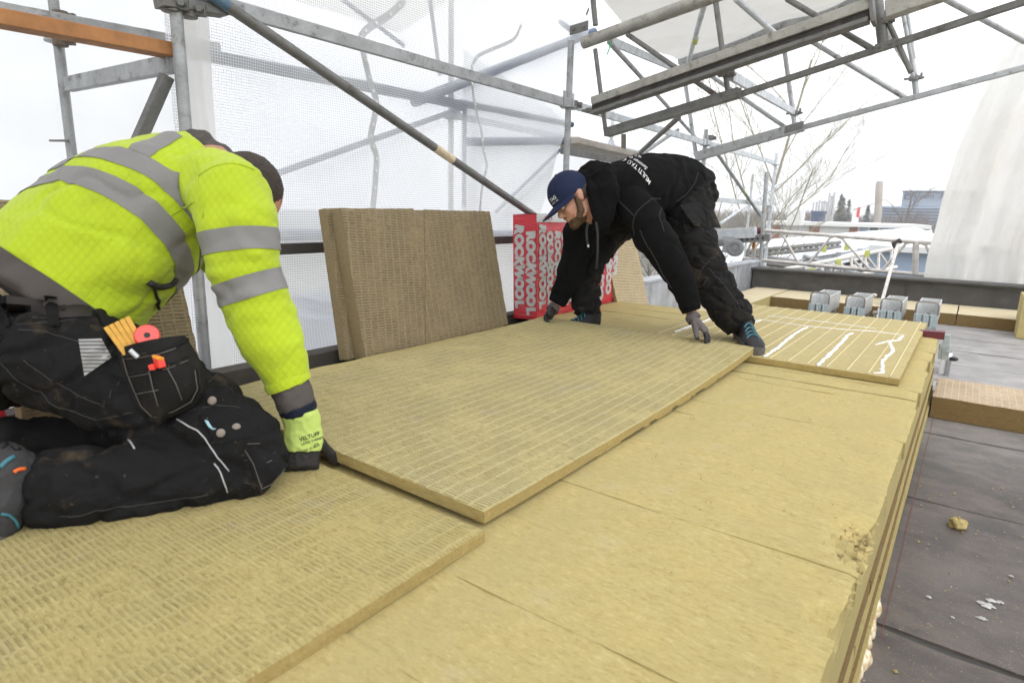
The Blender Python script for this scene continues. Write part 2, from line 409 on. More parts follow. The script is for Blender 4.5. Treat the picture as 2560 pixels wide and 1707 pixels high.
# ------------------------------------------------------------------ mineral wool boards
def board(x0, x1, y0, y1, z0, z1, res=.03, amp=.003, rad=.004, seed=0, warp=None, edge_amp=.005, mats=None, damage=None, nz=2, joint=1.0, drop=None):
    """a board as one closed box of small faces: uneven edges, slightly dropped rims; returns MB (mat 0 top, 1 sides)"""
    nx = max(2, int((x1-x0)/res)); ny = max(2, int((y1-y0)/res)); mb = MB()
    def edge_j(a, b, k=1.0): return k*edge_amp*(.5*fbm((a*9+seed, b*9, seed*1.7), 1.0, 2)+.7*fbm((a*70+seed, b*70, seed*1.7), 1.0, 3))
    def P(i, j, top, k=0):
        u, v_ = i/nx, j/ny
        x = x0+(x1-x0)*u; y = y0+(y1-y0)*v_; z = z1
        if i == 0: x += rad*.3+edge_j(0, y)
        if i == nx: x += -rad*.3+edge_j(5, y)
        if j == 0: y += rad*.3+edge_j(x, 11, joint)
        if j == ny: y += -rad*.3+edge_j(x, 17, joint)
        z += amp*fbm((x*6+seed, y*9, seed), 1.0, 3)
        if i in (0, nx): z -= rad
        elif j in (0, ny): z -= rad if drop is None else drop
        if damage:
            dx, dy, dz = damage(x, y, z); x += dx; y += dy; z += dz
        if not top: z = z0+(0 if k == 0 else 0)
        return (x, y, z)
    for j in range(ny+1):
        for i in range(nx+1):
            p = P(i, j, True); mb.v.append(warp(*p) if warp else p)
    for j in range(ny):
        for i in range(nx):
            a = j*(nx+1)+i; mb.f.append((a, a+1, a+nx+2, a+nx+1)); mb.m.append(0)
    ring = [(i, 0) for i in range(nx)]+[(nx, j) for j in range(ny)]+[(i, ny) for i in range(nx, 0, -1)]+[(0, j) for j in range(ny, 0, -1)]
    prev = [j*(nx+1)+i for i, j in ring]
    for k in range(1, nz+1):
        cur = []
        for q, (i, j) in enumerate(ring):
            xt, yt, zt = P(i, j, True); z = zt+(z0-zt)*k/nz
            x, y = x0+(x1-x0)*i/nx, y0+(y1-y0)*j/ny
            if damage: x, y = (x+xt)/2 if k == 1 else x, (y+yt)/2 if k == 1 else y
            if k < nz: x += (edge_amp*.4*mnoise.noise((x*30+seed, y*24, z*60)) if i in (0, nx) else 0); y += (edge_amp*.4*mnoise.noise((x*24, y*30+seed, z*60+9)) if j in (0, ny) else 0)
            cur.append(len(mb.v)); mb.v.append(warp(x, y, z) if warp else (x, y, z))
        n = len(ring)
        for q in range(n):
            q2 = (q+1) % n; mb.f.append((prev[q], cur[q], cur[q2], prev[q2])); mb.m.append(1)
        prev = cur
    mb.f.append(tuple(reversed(prev))); mb.m.append(1)
    return mb

EDGE_X = -0.087
deck = thing('insulation_deck', (-1.2, 2, ROOF), 'stacked pale yellow insulation bed filling the roof, with a ragged stepped right edge', 'insulation layer')
joints = [-.75, -.45, -.17, .08, .31, .55, .78, 1.03, 1.257, 1.66, 1.994, 2.17, 2.604, 2.71, 2.853, 3.29, 3.56, 3.80, 4.05, 4.30]
def dmg(x, y, z):
    d = math.hypot((x+.085)/.075, (y-1.40)/.13)
    if d < 1.15:
        k = max(0, 1-d/1.15)
        nz_ = mnoise.noise((x*45, y*45, 2.0)); n2_ = mnoise.noise((x*110, y*110, 7.0))
        return (-.035*k*(.6+nz_), .012*k*n2_, -.040*k*(.55+.8*nz_)-.006*abs(n2_)*k)
    d = math.hypot((x+.10)/.05, (y-1.08)/.07)
    if d < 1:
        return (-.02*(1-d), 0, -.03*(1-d)*(1+mnoise.noise((x*60, y*60, 3))))
    return (0, 0, 0)
for i in range(len(joints)-1):
    y0, y1 = joints[i], joints[i+1]
    gap = -.0007 if y0 < 1.9 else (.0001 if i % 3 else .0008)
    if y0 > 2.8: gap = .0028
    off = rnd.uniform(-.004, .003)
    if y0 > 1.9: off = [0, -.004, .004, -.009, .0, .006][i % 6]
    near = y0 < 2.2
    xr = EDGE_X+off
    cuts = [-2.16, xr]
    mb = board(-2.16, xr, y0+gap, y1-gap, -.058, rnd.uniform(-.002, .0015), res=.012 if .9 < y0 < 1.7 else .03, amp=.003, rad=.0035, seed=i*3.1,
               damage=dmg if .9 < y0 < 1.7 else None, edge_amp=.0045, joint=.25, drop=[.0010, .0004, .0008, .0004][i % 4] if y0 < 2.1 else .0015)
    link('insulation_board', mb, [M['deck'], M['deck_side']], deck, smooth=True, sharp=35)
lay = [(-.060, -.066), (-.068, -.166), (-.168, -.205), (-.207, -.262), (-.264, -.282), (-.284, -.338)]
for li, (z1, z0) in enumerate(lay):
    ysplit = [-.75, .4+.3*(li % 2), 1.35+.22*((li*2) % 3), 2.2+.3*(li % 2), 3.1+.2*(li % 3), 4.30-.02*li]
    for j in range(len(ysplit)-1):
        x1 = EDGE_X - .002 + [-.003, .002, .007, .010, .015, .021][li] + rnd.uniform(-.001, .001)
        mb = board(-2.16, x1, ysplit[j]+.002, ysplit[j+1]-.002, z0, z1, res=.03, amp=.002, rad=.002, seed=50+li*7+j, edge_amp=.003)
        sm_ = M['dark_edge'] if z1-z0 < .04 else M['deck_side']  # thin filler strips coloured dark to stand for shade in the gaps between layers
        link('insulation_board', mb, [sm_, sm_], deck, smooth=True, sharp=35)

# the ribbed top boards
LX1, LX0, LY0, LY1, TH = -.752, -1.952, .940, 2.945, .030
def lift(x, y, z):
    v = (y-LY0)/(LY1-LY0); u = (x-LX0)/(LX1-LX0)
    z += .018*(1-v)**2*(1-.55*u)*(1.0) + .034*v**3.0 - .006*math.sin(math.pi*v)*u + .008*(1-u)*(1-v)
    return (x, y, z + .004)
mb = board(LX0, LX1, LY0, LY1, .004, .004+TH, res=.02, amp=.0015, rad=.002, seed=3, warp=lift, edge_amp=.004, nz=3)
o = link('ribbed_board', mb, [M['ribbed'], M['ribbed_edge']], None, smooth=True, sharp=35)
tag(o, 'large ribbed yellow insulation board held up at both ends by the two workers', 'insulation board')
def flat(x, y, z):
    return (x+.0, y, z+.004*math.sin(x*3+y*2))
mb = board(-1.945, -.722, -.60, .905, .003, .003+TH*.93, res=.02, amp=.0015, rad=.003, seed=8, warp=flat, edge_amp=.004, nz=3)
o = link('ribbed_board', mb, [M['ribbed_low'], M['ribbed_edge']], None, smooth=True, sharp=35)
tag(o, 'ribbed yellow board lying flat in the foreground under the kneeling worker', 'insulation board')
# grooved board with cast glue lines
a_ = PZ(2268.5, 948.8, .034); b_ = PZ(2325, 806.6, .034); GX1 = -.165; GY0, GY1 = a_[1], b_[1]; GX0 = GX1-1.2
mb = board(GX0, GX1, GY0, GY1, .004, .034, res=.03, amp=.0015, rad=.003, seed=13, edge_amp=.004, nz=3)
gb = link('grooved_board', mb, [M['grooved'], M['ribbed_edge']], None, smooth=True, sharp=35)
tag(gb, 'yellow insulation board with pale lengthwise lines and white glue streaks beside the four troughs', 'insulation board')
M['groove_line'] = m_plain('pale_score_line', (.68, .6, .36), .9, var=.1)
M['glue'] = m_plain('white_adhesive', (.80, .81, .80), .35, var=.04, nscale=60, bump=.3, bscale=90)
for k in range(15):
    x = GX1-.035-k*.079; mb = MB()
    mb.box((x, (GY0+GY1)/2, .0355), (.0019, 0, 0), (0, (GY1-GY0)/2-.006, 0), (0, 0, .0012))
    link('score_line', mb, M['groove_line'], gb)
def streak(pts, wd, hgt, seed):
    """irregular bead of adhesive along pts"""
    mb = MB(); pts = [np.asarray(p) for p in pts]; rr = random.Random(seed); dense = []
    for a, b in zip(pts[:-1], pts[1:]):
        L = np.linalg.norm(b-a); n = max(2, int(L/.012))
        for t in range(n): dense.append(a+(b-a)*t/n+np.array([rr.gauss(0, wd*.22), rr.gauss(0, wd*.22), 0]))
    dense.append(pts[-1]); L = len(dense); vs = []
    for q, p in enumerate(dense):
        t = nrm((dense[min(q+1, L-1)]-dense[max(q-1, 0)])); s = np.array([-t[1], t[0], 0])
        e = min(1, q/3, (L-1-q)/3)*.8+.2
        w1 = wd*e*(.45+1.9*abs(mnoise.noise((q*.83, seed+.3, 0)))); w2 = wd*e*(.45+1.9*abs(mnoise.noise((q*.83, seed+.3, 5))))
        h = hgt*(.7+.5*rr.random())
        for k, (off, zz) in enumerate(((w1, 0), (w1*.6, h*.8), (0, h), (-w2*.6, h*.8), (-w2, 0))):
            vs.append(p+s*off+np.array([0, 0, zz]))
    fs = [(q*5+k, q*5+k+1, q*5+k+6, q*5+k+5) for q in range(L-1) for k in range(4)]
    return mb.add(vs, [tuple(reversed(f)) for f in fs])
zt = .0345
for sd, (pts, wd) in enumerate([
    ([(1908, 893), (1948, 866), (1985, 835), (2008, 822), (2020, 818)], .009),
    ([(2042, 915), (2070, 889), (2098, 862), (2118, 838), (2133, 832)], .009),
    ([(2184, 933), (2207, 931), (2205, 905), (2216, 892), (2233, 877), (2226, 860), (2222, 853), (2245, 851), (2258, 838)], .008),
    ([(2222, 853), (2206, 857), (2188, 862)], .006),
    ([(2258, 838), (2190, 829), (2110, 824), (2010, 815), (1930, 803), (1880, 797)], .0025),
    ([(2190, 822), (2100, 810), (2000, 798), (1920, 790)], .002),
    ([(1688, 830), (1730, 813), (1762, 803), (1795, 788)], .010),
    ([(1820, 838), (1850, 820), (1880, 806), (1905, 800)], .008)]):
    link('glue_streak', streak([PZ(x, y, zt) for x, y in pts], wd, .004, sd*3+1), M['glue'], gb, smooth=True)

# boards standing on the left edge, leaning back on the rail
def leaning(px_bl, px_br, px_tl, px_tr, thick, mats, label, xb, xt, seed, name='leaning_board', group='insulation boards leaning against the left rail', zb=0.0):
    """board standing on the deck: bottom edge at X=xb, top edge at X=xt, corners from sight lines"""
    bl, br = PX(*px_bl, xb), PX(*px_br, xb); tl, tr = PX(*px_tl, xt), PX(*px_tr, xt)
    n = nrm(np.cross(br-bl, tl-bl)); 
    if n[0] < 0: n = -n
    W_, H_ = np.linalg.norm(br-bl), np.linalg.norm(tl-bl)
    mb = board(0, W_, 0, H_, -thick, 0, res=.02, amp=.0015, rad=.003, seed=seed, edge_amp=.005, nz=4)
    ex = nrm(br-bl); 
    out = []
    for (x, y, z) in mb.v:
        u, v = x/W_, y/H_
        p = bl*(1-u)*(1-v)+br*u*(1-v)+tl*(1-u)*v+tr*u*v + n*z
        out.append(tuple(p))
    # keep local axes meaningful: mesh in board coordinates, object rotated
    ey = nrm((tl-bl)-ex*np.dot(tl-bl, ex)); ez = np.cross(ex, ey)
    Mx = Matrix(((ex[0], ey[0], ez[0], bl[0]), (ex[1], ey[1], ez[1], bl[1]), (ex[2], ey[2], ez[2], bl[2]), (0, 0, 0, 1)))
    Mi = Mx.inverted(); mb.v = [tuple(Mi @ Vector(p)) for p in out]
    me = mesh_of(name, mb, mats, True)
    try: me.set_sharp_from_angle(angle=R_(35))
    except Exception: pass
    o = bpy.data.objects.new(name, me); sc.collection.objects.link(o); o.matrix_world = Mx
    return tag(o, label, 'insulation board', group)
BM = [M['brown'], M['brown_edge']]
leaning((914, 896), (1066, 874), (853, 520), (1068, 526), .075, BM, 'brown ribbed board, left one of the pair standing in front of the netting', -2.17, -2.28, 21)
leaning((1066, 874), (1272, 813), (1063, 524), (1226, 528), .07, BM, 'brown ribbed board, right one of the pair, next to the red printed packs', -2.165, -2.275, 22)
leaning((868, 900), (1040, 885), (815, 520), (1036, 521), .055, BM, 'brown board standing behind the left one of the pair, its edge showing', -2.245, -2.36, 23)
leaning((60, 1078), (520, 985), (-25, 497), (412, 512), .06, BM, 'brown ribbed board behind the kneeling worker, seen under his arm and legs', -2.1, -2.30, 24)
leaning((1545, 762), (1622, 762), (1500, 560), (1582, 560), .03, [M['pale'], M['brown_edge']], 'pale narrow ribbed board standing between the red pack and the zinc flashing', -2.12, -2.22, 25)

# ------------------------------------------------------------------ edge upstands, step boards, parapet
mb = MB(); u0 = PX(545, 950, -2.36)
mb.box((-2.36, 1.6, -.16), (.012, 0, 0), (0, 3.2, 0), (0, 0, .165))
mb.box((-2.40, 1.6, -.02), (.05, 0, 0), (0, 3.2, 0), (0, 0, .022))
tag(link('roof_upstand', mb, M['felt_brown'], None, bevel=.004), 'low dark felt upstand along the left roof edge below the netting', 'upstand')
SB_Z = -.225
M['step_top'] = m_insul('pale_step_wool', (.62, .53, .38), (.5, .41, .27), (.70, .62, .48), fleck=.3)
pa = PZ(1928, 740, SB_Z); pb = PZ(2560, 793, SB_Z); SBY = pa[1]
pw = PZ(1843, 713, SB_Z); PWY = pw[1]
stepb = thing('step_insulation', (0, SBY+.2, ROOF), 'row of brown edged insulation boards on the roof along the foot of the far parapet', 'insulation strip')
xs = [pa[0]-.0, PZ(2395, 775, SB_Z)[0], 5.0]
for k in range(2):
    mb = board(xs[k]+.003, xs[k+1]-.003, SBY, PWY+.02, ROOF+.008, SB_Z, res=.06, amp=.002, rad=.004, seed=60+k, edge_amp=.006)
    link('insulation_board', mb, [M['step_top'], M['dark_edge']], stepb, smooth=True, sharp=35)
# left arm of the step, running back towards the deck
for k, (ya, yb) in enumerate(((4.34, 5.3), (5.31, SBY-.003), (SBY, PWY+.02))):
    mb = board(-2.16, xs[0]-.004, ya, yb, ROOF+.008, SB_Z+.004, res=.06, amp=.002, rad=.004, seed=70+k, edge_amp=.006)
    link('insulation_board', mb, [M['step_top'], M['deck_side']], stepb, smooth=True, sharp=35)
# parapet
ztop = PY(1859, 670.8, PWY)[2]
def par(u, v):
    x = -2.22+7.6*u; z = SB_Z-.12+(ztop-SB_Z+.12)*v
    return (x, PWY+.012*math.sin(x*3.1)*math.sin(v*3)+.01*mnoise.noise((x*2, v*2, 1)), z+.006*math.sin(x*5)*v)
par_o = MB(); par_o.box((1.6, PWY+.13, (ztop-.6)/2-.02), (3.82, 0, 0), (0, .10, 0), (0, 0, (ztop+.6)/2))
pt = link('parapet', par_o, M['felt_brown'], None)
tag(pt, 'far parapet wrapped in grey felt behind the row of metal troughs', 'parapet')
mb = MB(); mb.grid(par, 90, 10); link('felt_facing', mb, M['felt_wall'], pt, smooth=True)
mb = MB()
for xj in (PY(2272, 690, PWY)[0],):
    mb.box((xj, PWY-.012, (SB_Z+ztop)/2), (.012, 0, 0), (0, .004, 0), (0, 0, (ztop-SB_Z)/2))
link('felt_lap', mb, M['felt_brown'], pt)
mb = MB(); mb.box((1.6, PWY+.1, ztop+.012), (3.84, 0, 0), (0, .16, 0), (0, 0, .012)); link('coping', mb, M['felt_wall'], pt, bevel=.005)
# return upstand at the left with zinc face
mb = MB(); zt_ = PX(1700, 690, -2.2)[2]
mb.box((-2.27, 5.9, -.12), (.03, 0, 0), (0, 2.6, 0), (0, 0, .20))
mb.box((-2.30, 5.9, .085), (.08, 0, 0), (0, 2.62, 0), (0, 0, .012))
zf = link('zinc_upstand', mb, M['zinc'], None, bevel=.004)
tag(zf, 'stained zinc clad upstand at the left behind the standing worker', 'upstand')
for yy in (4.0, 4.9, 5.8, 6.7, 7.6):
    mb = MB(); mb.box((-2.237, yy, -.11), (.005, 0, 0), (0, .012, 0), (0, 0, .19)); link('seam', mb, M['zinc'], zf)

# brown board lying on the roof at the right, tall pale board standing at the far right
za = PZ(2330, 1043, ROOF+.008); yb0 = za[1]; zb_ = PY(2335, 988, yb0)[2]; yb1 = PZ(2345, 940, zb_)[1]
mb = board(-.06, 2.6, yb0, yb1, ROOF+.008, zb_, res=.03, amp=.003, rad=.006, seed=33, edge_amp=.007, nz=3)
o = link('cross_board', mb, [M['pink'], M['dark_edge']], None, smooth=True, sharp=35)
tag(o, 'long pinkish ribbed board lying across the brown roof felt at the right edge', 'insulation board')
p0 = PZ(2540, 845, ROOF+.008); mb = board(p0[0], p0[0]+.6, p0[1], p0[1]+.5, ROOF+.008, PY(2552, 740, p0[1])[2], res=.04, amp=.002, rad=.004, seed=35, edge_amp=.004)
o = link('upright_board', mb, [M['deck'], M['deck']], None, smooth=True, sharp=35)
tag(o, 'pale yellow insulation block standing at the right edge in front of the parapet', 'insulation block')

# ------------------------------------------------------------------ scaffold
XS = -2.65; PY_ = [1.326, 4.272, 7.28, 10.42]; XO = -3.86
sca = thing('scaffold', (XS, 4.3, ROOF), 'galvanised tube scaffold along the left roof edge with rails and a long diagonal', 'scaffold')
def rosette(p, parent, mat):
    mb = MB(); mb.lathe((p[0], p[1], p[2]-.006), (0, 0, 1), [(0, .026), (0, .061), (.009, .061), (.009, .026)], 16)
    r = link('rosette', mb, mat, parent)
    return r
def wedge(p, d, parent, mat):
    """cast wedge head where a ledger meets the rosette"""
    d = np.asarray(d, float); mb = MB(); c = np.asarray(p)+d*.062
    mb.box(c, d*.034, np.cross(d, (0, 0, 1))*.022, (0, 0, .036))
    mb.box(c+d*.004+np.array([0, 0, .03]), d*.016, np.cross(d, (0, 0, 1))*.004, (0, 0, .055))
    return link('wedge_head', mb, mat, parent, bevel=.004)
def post(x, y, z0, z1, mat, ros=(), parent=sca):
    mb = MB(); mb.tube((x, y, z0), (x, y, z1), .0242, 18)
    o = link('post', mb, mat, parent, smooth=True, sharp=50)
    for z in ros: rosette((x, y, z), o, mat)
    return o
for i, y in enumerate(PY_):
    mat = [M['steel'], M['steel'], M['steel'], M['steel_l']][i]
    post(XS, y, -3, [3.2, 1.92, 1.62, 1.62][i], mat, (.45, 1.45) if i else (.45,))
for i, y in enumerate([1.326, 4.272, 7.28, 10.42]):
    post(XO, y, -6.8, [3.2, 2.4, 1.9, 1.5][i], M['steel_l'] if i > 1 else M['steel'], (.45, 1.45))
post(XO, -1.7, -6.8, 3.2, M['steel'], (.45, 1.45)); post(XO, 13.5, -6.8, 1.5, M['steel_l'])
def ledger(p, q, mat, hw=.0135, hh=.029, name='ledger', heads=True):
    p, q = np.asarray(p, float), np.asarray(q, float); d = nrm(q-p)
    mb = MB(); mb.bar(p+d*.06, q-d*.06, hw, hh)
    o = link(name, mb, mat, sca, bevel=.003)
    if heads: wedge(p, d, o, mat); wedge(q, -d, o, mat)
    return o
for i in range(3):
    mt = [M['steel'], M['steel_l'], M['steel_l']][i]
    ledger((XS, PY_[i], 1.475), (XS, PY_[i+1], 1.475), mt, hh=.031)
    if i != 0: ledger((XO, PY_[i], 1.475), (XO, PY_[i+1], 1.475), M['steel_l'])
ledger((XS, -1.7, .462), (XS, 1.326, .462), M['void'], hh=.026)
ledger((XS, 1.326, .462), (XS, 4.272, .462), M['void'], hh=.026)
# transom frame between the two left posts with its bracket
t0 = PY(160, 200, 1.326); t1 = PY(425, 166, 1.326)
ledger((XO, 1.326, 1.24), (XS, 1.326, 1.215), M['steel'], hw=.02, hh=.034, name='transom', heads=False)
mb = MB(); pq = PY(418, 190, 1.30); qq = PY(338, 372, 1.18); mb.bar(pq, qq, .022, .022, up=(0, 1, 0)); link('bracket', mb, M['steel_d'], sca, bevel=.003)
# plank ledger behind and the orange plank
wl = [PX(0, 26, -3.2), PX(432, 104, -3.2)]
mb = MB(); d = wl[1]-wl[0]; mb.bar(wl[0]-d*1.5, wl[1]+d*.35, .014, .030); link('ledger', mb, M['steel'], sca, bevel=.003)
pl = [PX(0, 47, -2.72), PX(430, 128, -2.72)]; d = pl[1]-pl[0]
mb = MB(); mb.bar(pl[0]-d*1.5, pl[1]-d*.0, .045, .0255)
o = link('plank', mb, M['wood'], None, bevel=.003); tag(o, 'orange brown timber plank clamped across the scaffold at the upper left', 'plank')
# long diagonal with its sticker
d0, d1 = np.array([XS+.055, 1.40, 1.50]), np.array([XS+.055, 3.86, .60])
mb = MB(); mb.tube(d0, d1, .0242, 18); dg = link('diagonal', mb, M['steel_d'], sca, smooth=True, sharp=50)
sdir_ = nrm(d1-d0)
tq = min(np.linspace(0, 1, 400), key=lambda t: abs(PROJ(d0+(d1-d0)*t)[0]-1086)); tr_ = min(np.linspace(0, 1, 400), key=lambda t: abs(PROJ(d0+(d1-d0)*t)[0]-1132)); s0, s1 = d0+(d1-d0)*tq, d0+(d1-d0)*tr_
mb = MB(); mb.tube(s0, s1, .0249, 18); M['sticker'] = m_plain('cream_sticker', (.66, .55, .38), .5, var=.2, nscale=30)
link('sticker', mb, M['sticker'], dg, smooth=True, sharp=50)
mb = MB(); mb.tube(d0-sdir_*.05, d0+sdir_*.12, .0252, 16); M['bluetag'] = m_plain('blue_band', (.09, .16, .24), .5)
link('band', mb, M['bluetag'], dg, smooth=True, sharp=50)
# couplers round the corner of the first posts
def coupler(c, parent, mat, s=1.0, ax=(0, 0, 1)):
    mb = MB(); ax = np.asarray(ax, float); mb.lathe(np.asarray(c)-ax*.03*s, ax, [(0, .024), (0, .034*s), (.06*s, .034*s), (.06*s, .024)], 14)
    sdv = nrm(np.cross(ax, (.7, -.7, .2)))
    mb.box(np.asarray(c)+sdv*.045*s, sdv*.022*s, ax*.022*s, np.cross(sdv, ax)*.012*s)
    mb.tube(np.asarray(c)+sdv*.05*s-np.cross(sdv, ax)*.03, np.asarray(c)+sdv*.05*s+np.cross(sdv, ax)*.03, .008, 8)
    mb.lathe(np.asarray(c)+sdv*.05*s+np.cross(sdv, ax)*.02, np.cross(sdv, ax), [(0, .015), (.014, .015)], 6)
    return link('coupler', mb, mat, parent, bevel=.002)
M['rust'] = m_steel('rusty_clamp', (.20, .17, .14), .7, .3, rust=1.0)
for (px, py, X) in [(152, 45, -3.80), (150, 100, -3.80), (425, 10, XS), (470, 25, XS), (1434, 262, XS), (1776, 345, XS)]:
    coupler(PX(px, py, X), sca, M['rust'] if X < -3 else M['steel_d'])
mb = MB(); mb.bar(PX(395, 5, XS), PX(560, 30, XS), .04, .02); link('joint_plate', mb, M['steel_d'], sca, bevel=.004)
mb = MB(); mb.tube(PY(125, 352, 1.30), PY(170, 352, 1.30), .006, 8); link('pin', mb, M['steel_d'], sca)
# right hand bays
def tb(p, q, r=.0242, mat='steel_l', name='brace', parent=sca):
    mb = MB(); mb.tube(p, q, r, 14); return link(name, mb, M[mat], parent, smooth=True, sharp=50)
tb(PX(1785, 372, XS+.05), PX(1900, 538, XS+.05), .022, 'steel', 'diagonal')
tb(PX(1960, 452, -2.9), PX(1800, 560, -2.9), .022, 'steel_l')
ledger((XS, 7.28, .85), (XS, 10.42, .85), M['steel_l'])
ledger((XO, 7.28, .45), (XO, 10.42, .45), M['steel_l'])
tb(PX(1695, 325, -3.0), PX(1605, 385, -3.0), .022, 'steel')
mb = MB(); mb.tube(PX(1812, 405, XS+.055)-np.array([0, 0, 0]), PX(1820, 416, XS+.055), .023, 14)
mb = MB(); mb.tube(PX(1856, 474, XS+.05), PX(1862, 483, XS+.05), .0228, 14); M['yellowband'] = m_plain('yellow_tape', (.50, .54, .14), .5)
link('band', mb, M['yellowband'], sca, smooth=True)
mb = MB(); mb.tube(PX(1559, 335, -3.1), PX(1559, 372, -3.1), .026, 12); link('stub_post', mb, M['rust'], sca, smooth=True, sharp=50)
# decks seen edge-on beyond the standing worker
dk = MB()
for (px0, py0, px1, py1, X, hw, hh) in ((1408, 352, 1580, 392, -3.25, .16, .028),):
    dk.bar(PX(px0, py0, X), PX(px1, py1, X), hw, hh)
o = link('scaffold_deck', dk, M['wood_l'], None, bevel=.004); tag(o, 'weathered scaffold deck plank seen edge on behind the standing worker', 'scaffold deck')
dk = MB(); dk.bar(PX(1405, 376, -3.05), PX(1580, 408, -3.05), .02, .03); o = link('toe_board', dk, M['wood'] if 0 else M['steel_d'], None, bevel=.003)
tag(o, 'narrow grey toe board under the weathered scaffold deck', 'toe board')

# ------------------------------------------------------------------ roof trusses (temporary roof), lattice girders across the roof
def truss(name, label, Y, chords, webs, mat, group='lattice girders of the temporary roof', wr=.0165):
    p = PY(*chords[0][0], Y); t = thing(name, p, label, 'roof truss', group)
    for (a, b, hw, hh, ext) in chords:
        A, B = PY(*a, Y), PY(*b, Y); B = B+(B-A)*ext
        mb = MB(); mb.bar(A, B, hw, hh); link('chord', mb, mat, t, bevel=.004)
    for (a, b, r) in webs:
        mb = MB(); mb.tube(PY(*a, Y), PY(*b, Y), r, 12); link('web_member', mb, mat, t, smooth=True, sharp=50)
    return t
def q4(x, y): return (1400+x*.4932, y*.4932)
T1 = truss('roof_truss', 'nearer weathered lattice girder of the temporary roof, just behind the netting edge', 4.272,
    [((1518, 332), (1850, 232), .03, .033, 0), (q4(910, 480), (2560, 5), .017, .018, 1.2)],
    [(q4(178, 250), q4(235, 690), .017), (q4(340, 175), q4(800, 490), .017), (q4(785, -20), q4(852, 470), .018),
     (q4(1150, -5), q4(1600, 260), .017), (q4(1605, -40), q4(1640, 245), .028), (q4(165, -30), q4(180, 130), .02),
     (q4(1640, 60), q4(1780, 370), .014)], M['steel_d'])
mb = MB(); A = PY(1458, 108, 4.272); B = PY(1768, -3, 4.272); mb.tube(A, B+(B-A)*1.5, .043, 22)
o = link('ridge_tube', mb, M['alu'], None, smooth=True, sharp=50); tag(o, 'thick weathered aluminium tube rising to the top edge from the corner of the netting', 'tube')
# big keder beam with flanges
kb = thing('keder_beam', PY(1491, 261, 4.12), 'long aluminium profile beam with a dark slotted underside crossing below the roof girders', 'beam')
A, B = PY(1484, 266, 4.12), PY(2176, 28, 4.12); up = np.array([0, 0, 1.0])
mb = MB(); mb.bar(A+up*.03, B+up*.03, .045, .028); link('upper_flange', mb, M['alu'], kb, bevel=.004)
mb = MB(); mb.bar(A-up*.02, B-up*.02, .02, .024); link('web_plate', mb, M['void'], kb)
mb = MB(); mb.bar(A-up*.052, B-up*.052, .045, .008); link('lower_flange', mb, M['steel_d'], kb, bevel=.003)
for f in (-.03, .03):
    mb = MB(); mb.bar(A+np.array([0, f, -.047]), B+np.array([0, f, -.047]), .006, .014); link('lip', mb, M['steel_d'], kb)
d = nrm(B-A); mb = MB(); mb.bar(B, B+d*.02, .06, .075); link('end_plate', mb, M['steel_d'], kb, bevel=.003)
A2, B2 = PY(2215, 28, 4.12), PY(2330, -12, 4.12); mb = MB(); mb.bar(A2, B2+(B2-A2)*3, .045, .045)
o = link('keder_beam', mb, M['alu'], None, bevel=.006); tag(o, 'short end of a second brownish profile beam at the top edge, right of the spigot', 'beam')
T2 = truss('roof_truss', 'middle paler lattice girder of the temporary roof over the bare tree', 7.28,
    [(q4(690, 795), q4(1235, 640), .045, .05, 0), (q4(1225, 648), q4(2352, 345), .025, .025, 1.0), (q4(600, 312), q4(1500, 0), .025, .04, .8)],
    [(q4(1122, 140), q4(1190, 640), .024), (q4(1140, 130), q4(1755, 500), .024), (q4(670, 320), q4(1140, 645), .022),
     (q4(1735, 40), q4(1800, 385), .022), (q4(1795, 385), q4(1808, 495), .026), (q4(620, 320), q4(690, 790), .024), (q4(1755, 30), q4(1795, 300), .016)], M['steel'])
# braces and ledgers tying the girders together
def tie(a, Ya, b, Yb, r=.018, mat='steel_l', box=False, name='brace', lab=None, ext=0):
    A, B = PY(*a, Ya), PY(*b, Yb); A = A-(B-A)*ext
    mb = MB()
    if box: mb.bar(A, B, .014, .03)
    else: mb.tube(A, B, r, 12)
    o = link(name, mb, M[mat], None, smooth=not box, sharp=50); tag(o, lab, 'brace', 'braces tying the roof girders together'); return o
tie(q4(870, 385), 4.3, q4(1185, 568), 7.25, box=True, lab='flat bright tie bar from the nearer girder to the middle girder, above the tree top')
tie(q4(740, -5), 4.6, q4(640, 352), 7.1, .022, lab='pale tube with a yellow band leaning between the keder beam and the roof sheet')
tie(q4(890, -5), 4.9, q4(1105, 185), 5.6, .022, lab='pale tube slanting from the top edge down to the middle of the keder beam')
tie(q4(250, 215), 4.4, q4(690, 700), 8.2, .02, 'steel', lab='long thin grey tube slanting down from the ridge tube behind the keder beam')
tie(q4(262, 210), 4.5, q4(590, 352), 6.9, box=True, lab='flat bright tie bar under the left part of the roof sheet')
tie(q4(600, 598), 4.4, q4(410, 770), 5.2, .02, 'steel_d', lab='dark tube slanting down left under the nearer girder, above the standing worker')
tie(q4(1950, -5), 5.2, q4(2352, 212), 6.8, .02, 'steel', ext=.1, lab='grey tube slanting down to the right edge under the open sky')
tie(q4(1650, 145), 4.6, q4(1790, 385), 7.2, .016, 'steel_l', lab='thin pale tube from the spigot down to the far coupler')
mb = MB(); mb.tube(PY(*q4(688, 195), 5.7), PY(*q4(684, 216), 5.76), .026, 12); o = link('yellow_band', mb, M['yellowband'], None, smooth=True); tag(o, 'small yellow tape band round the pale leaning roof tube', 'tape')
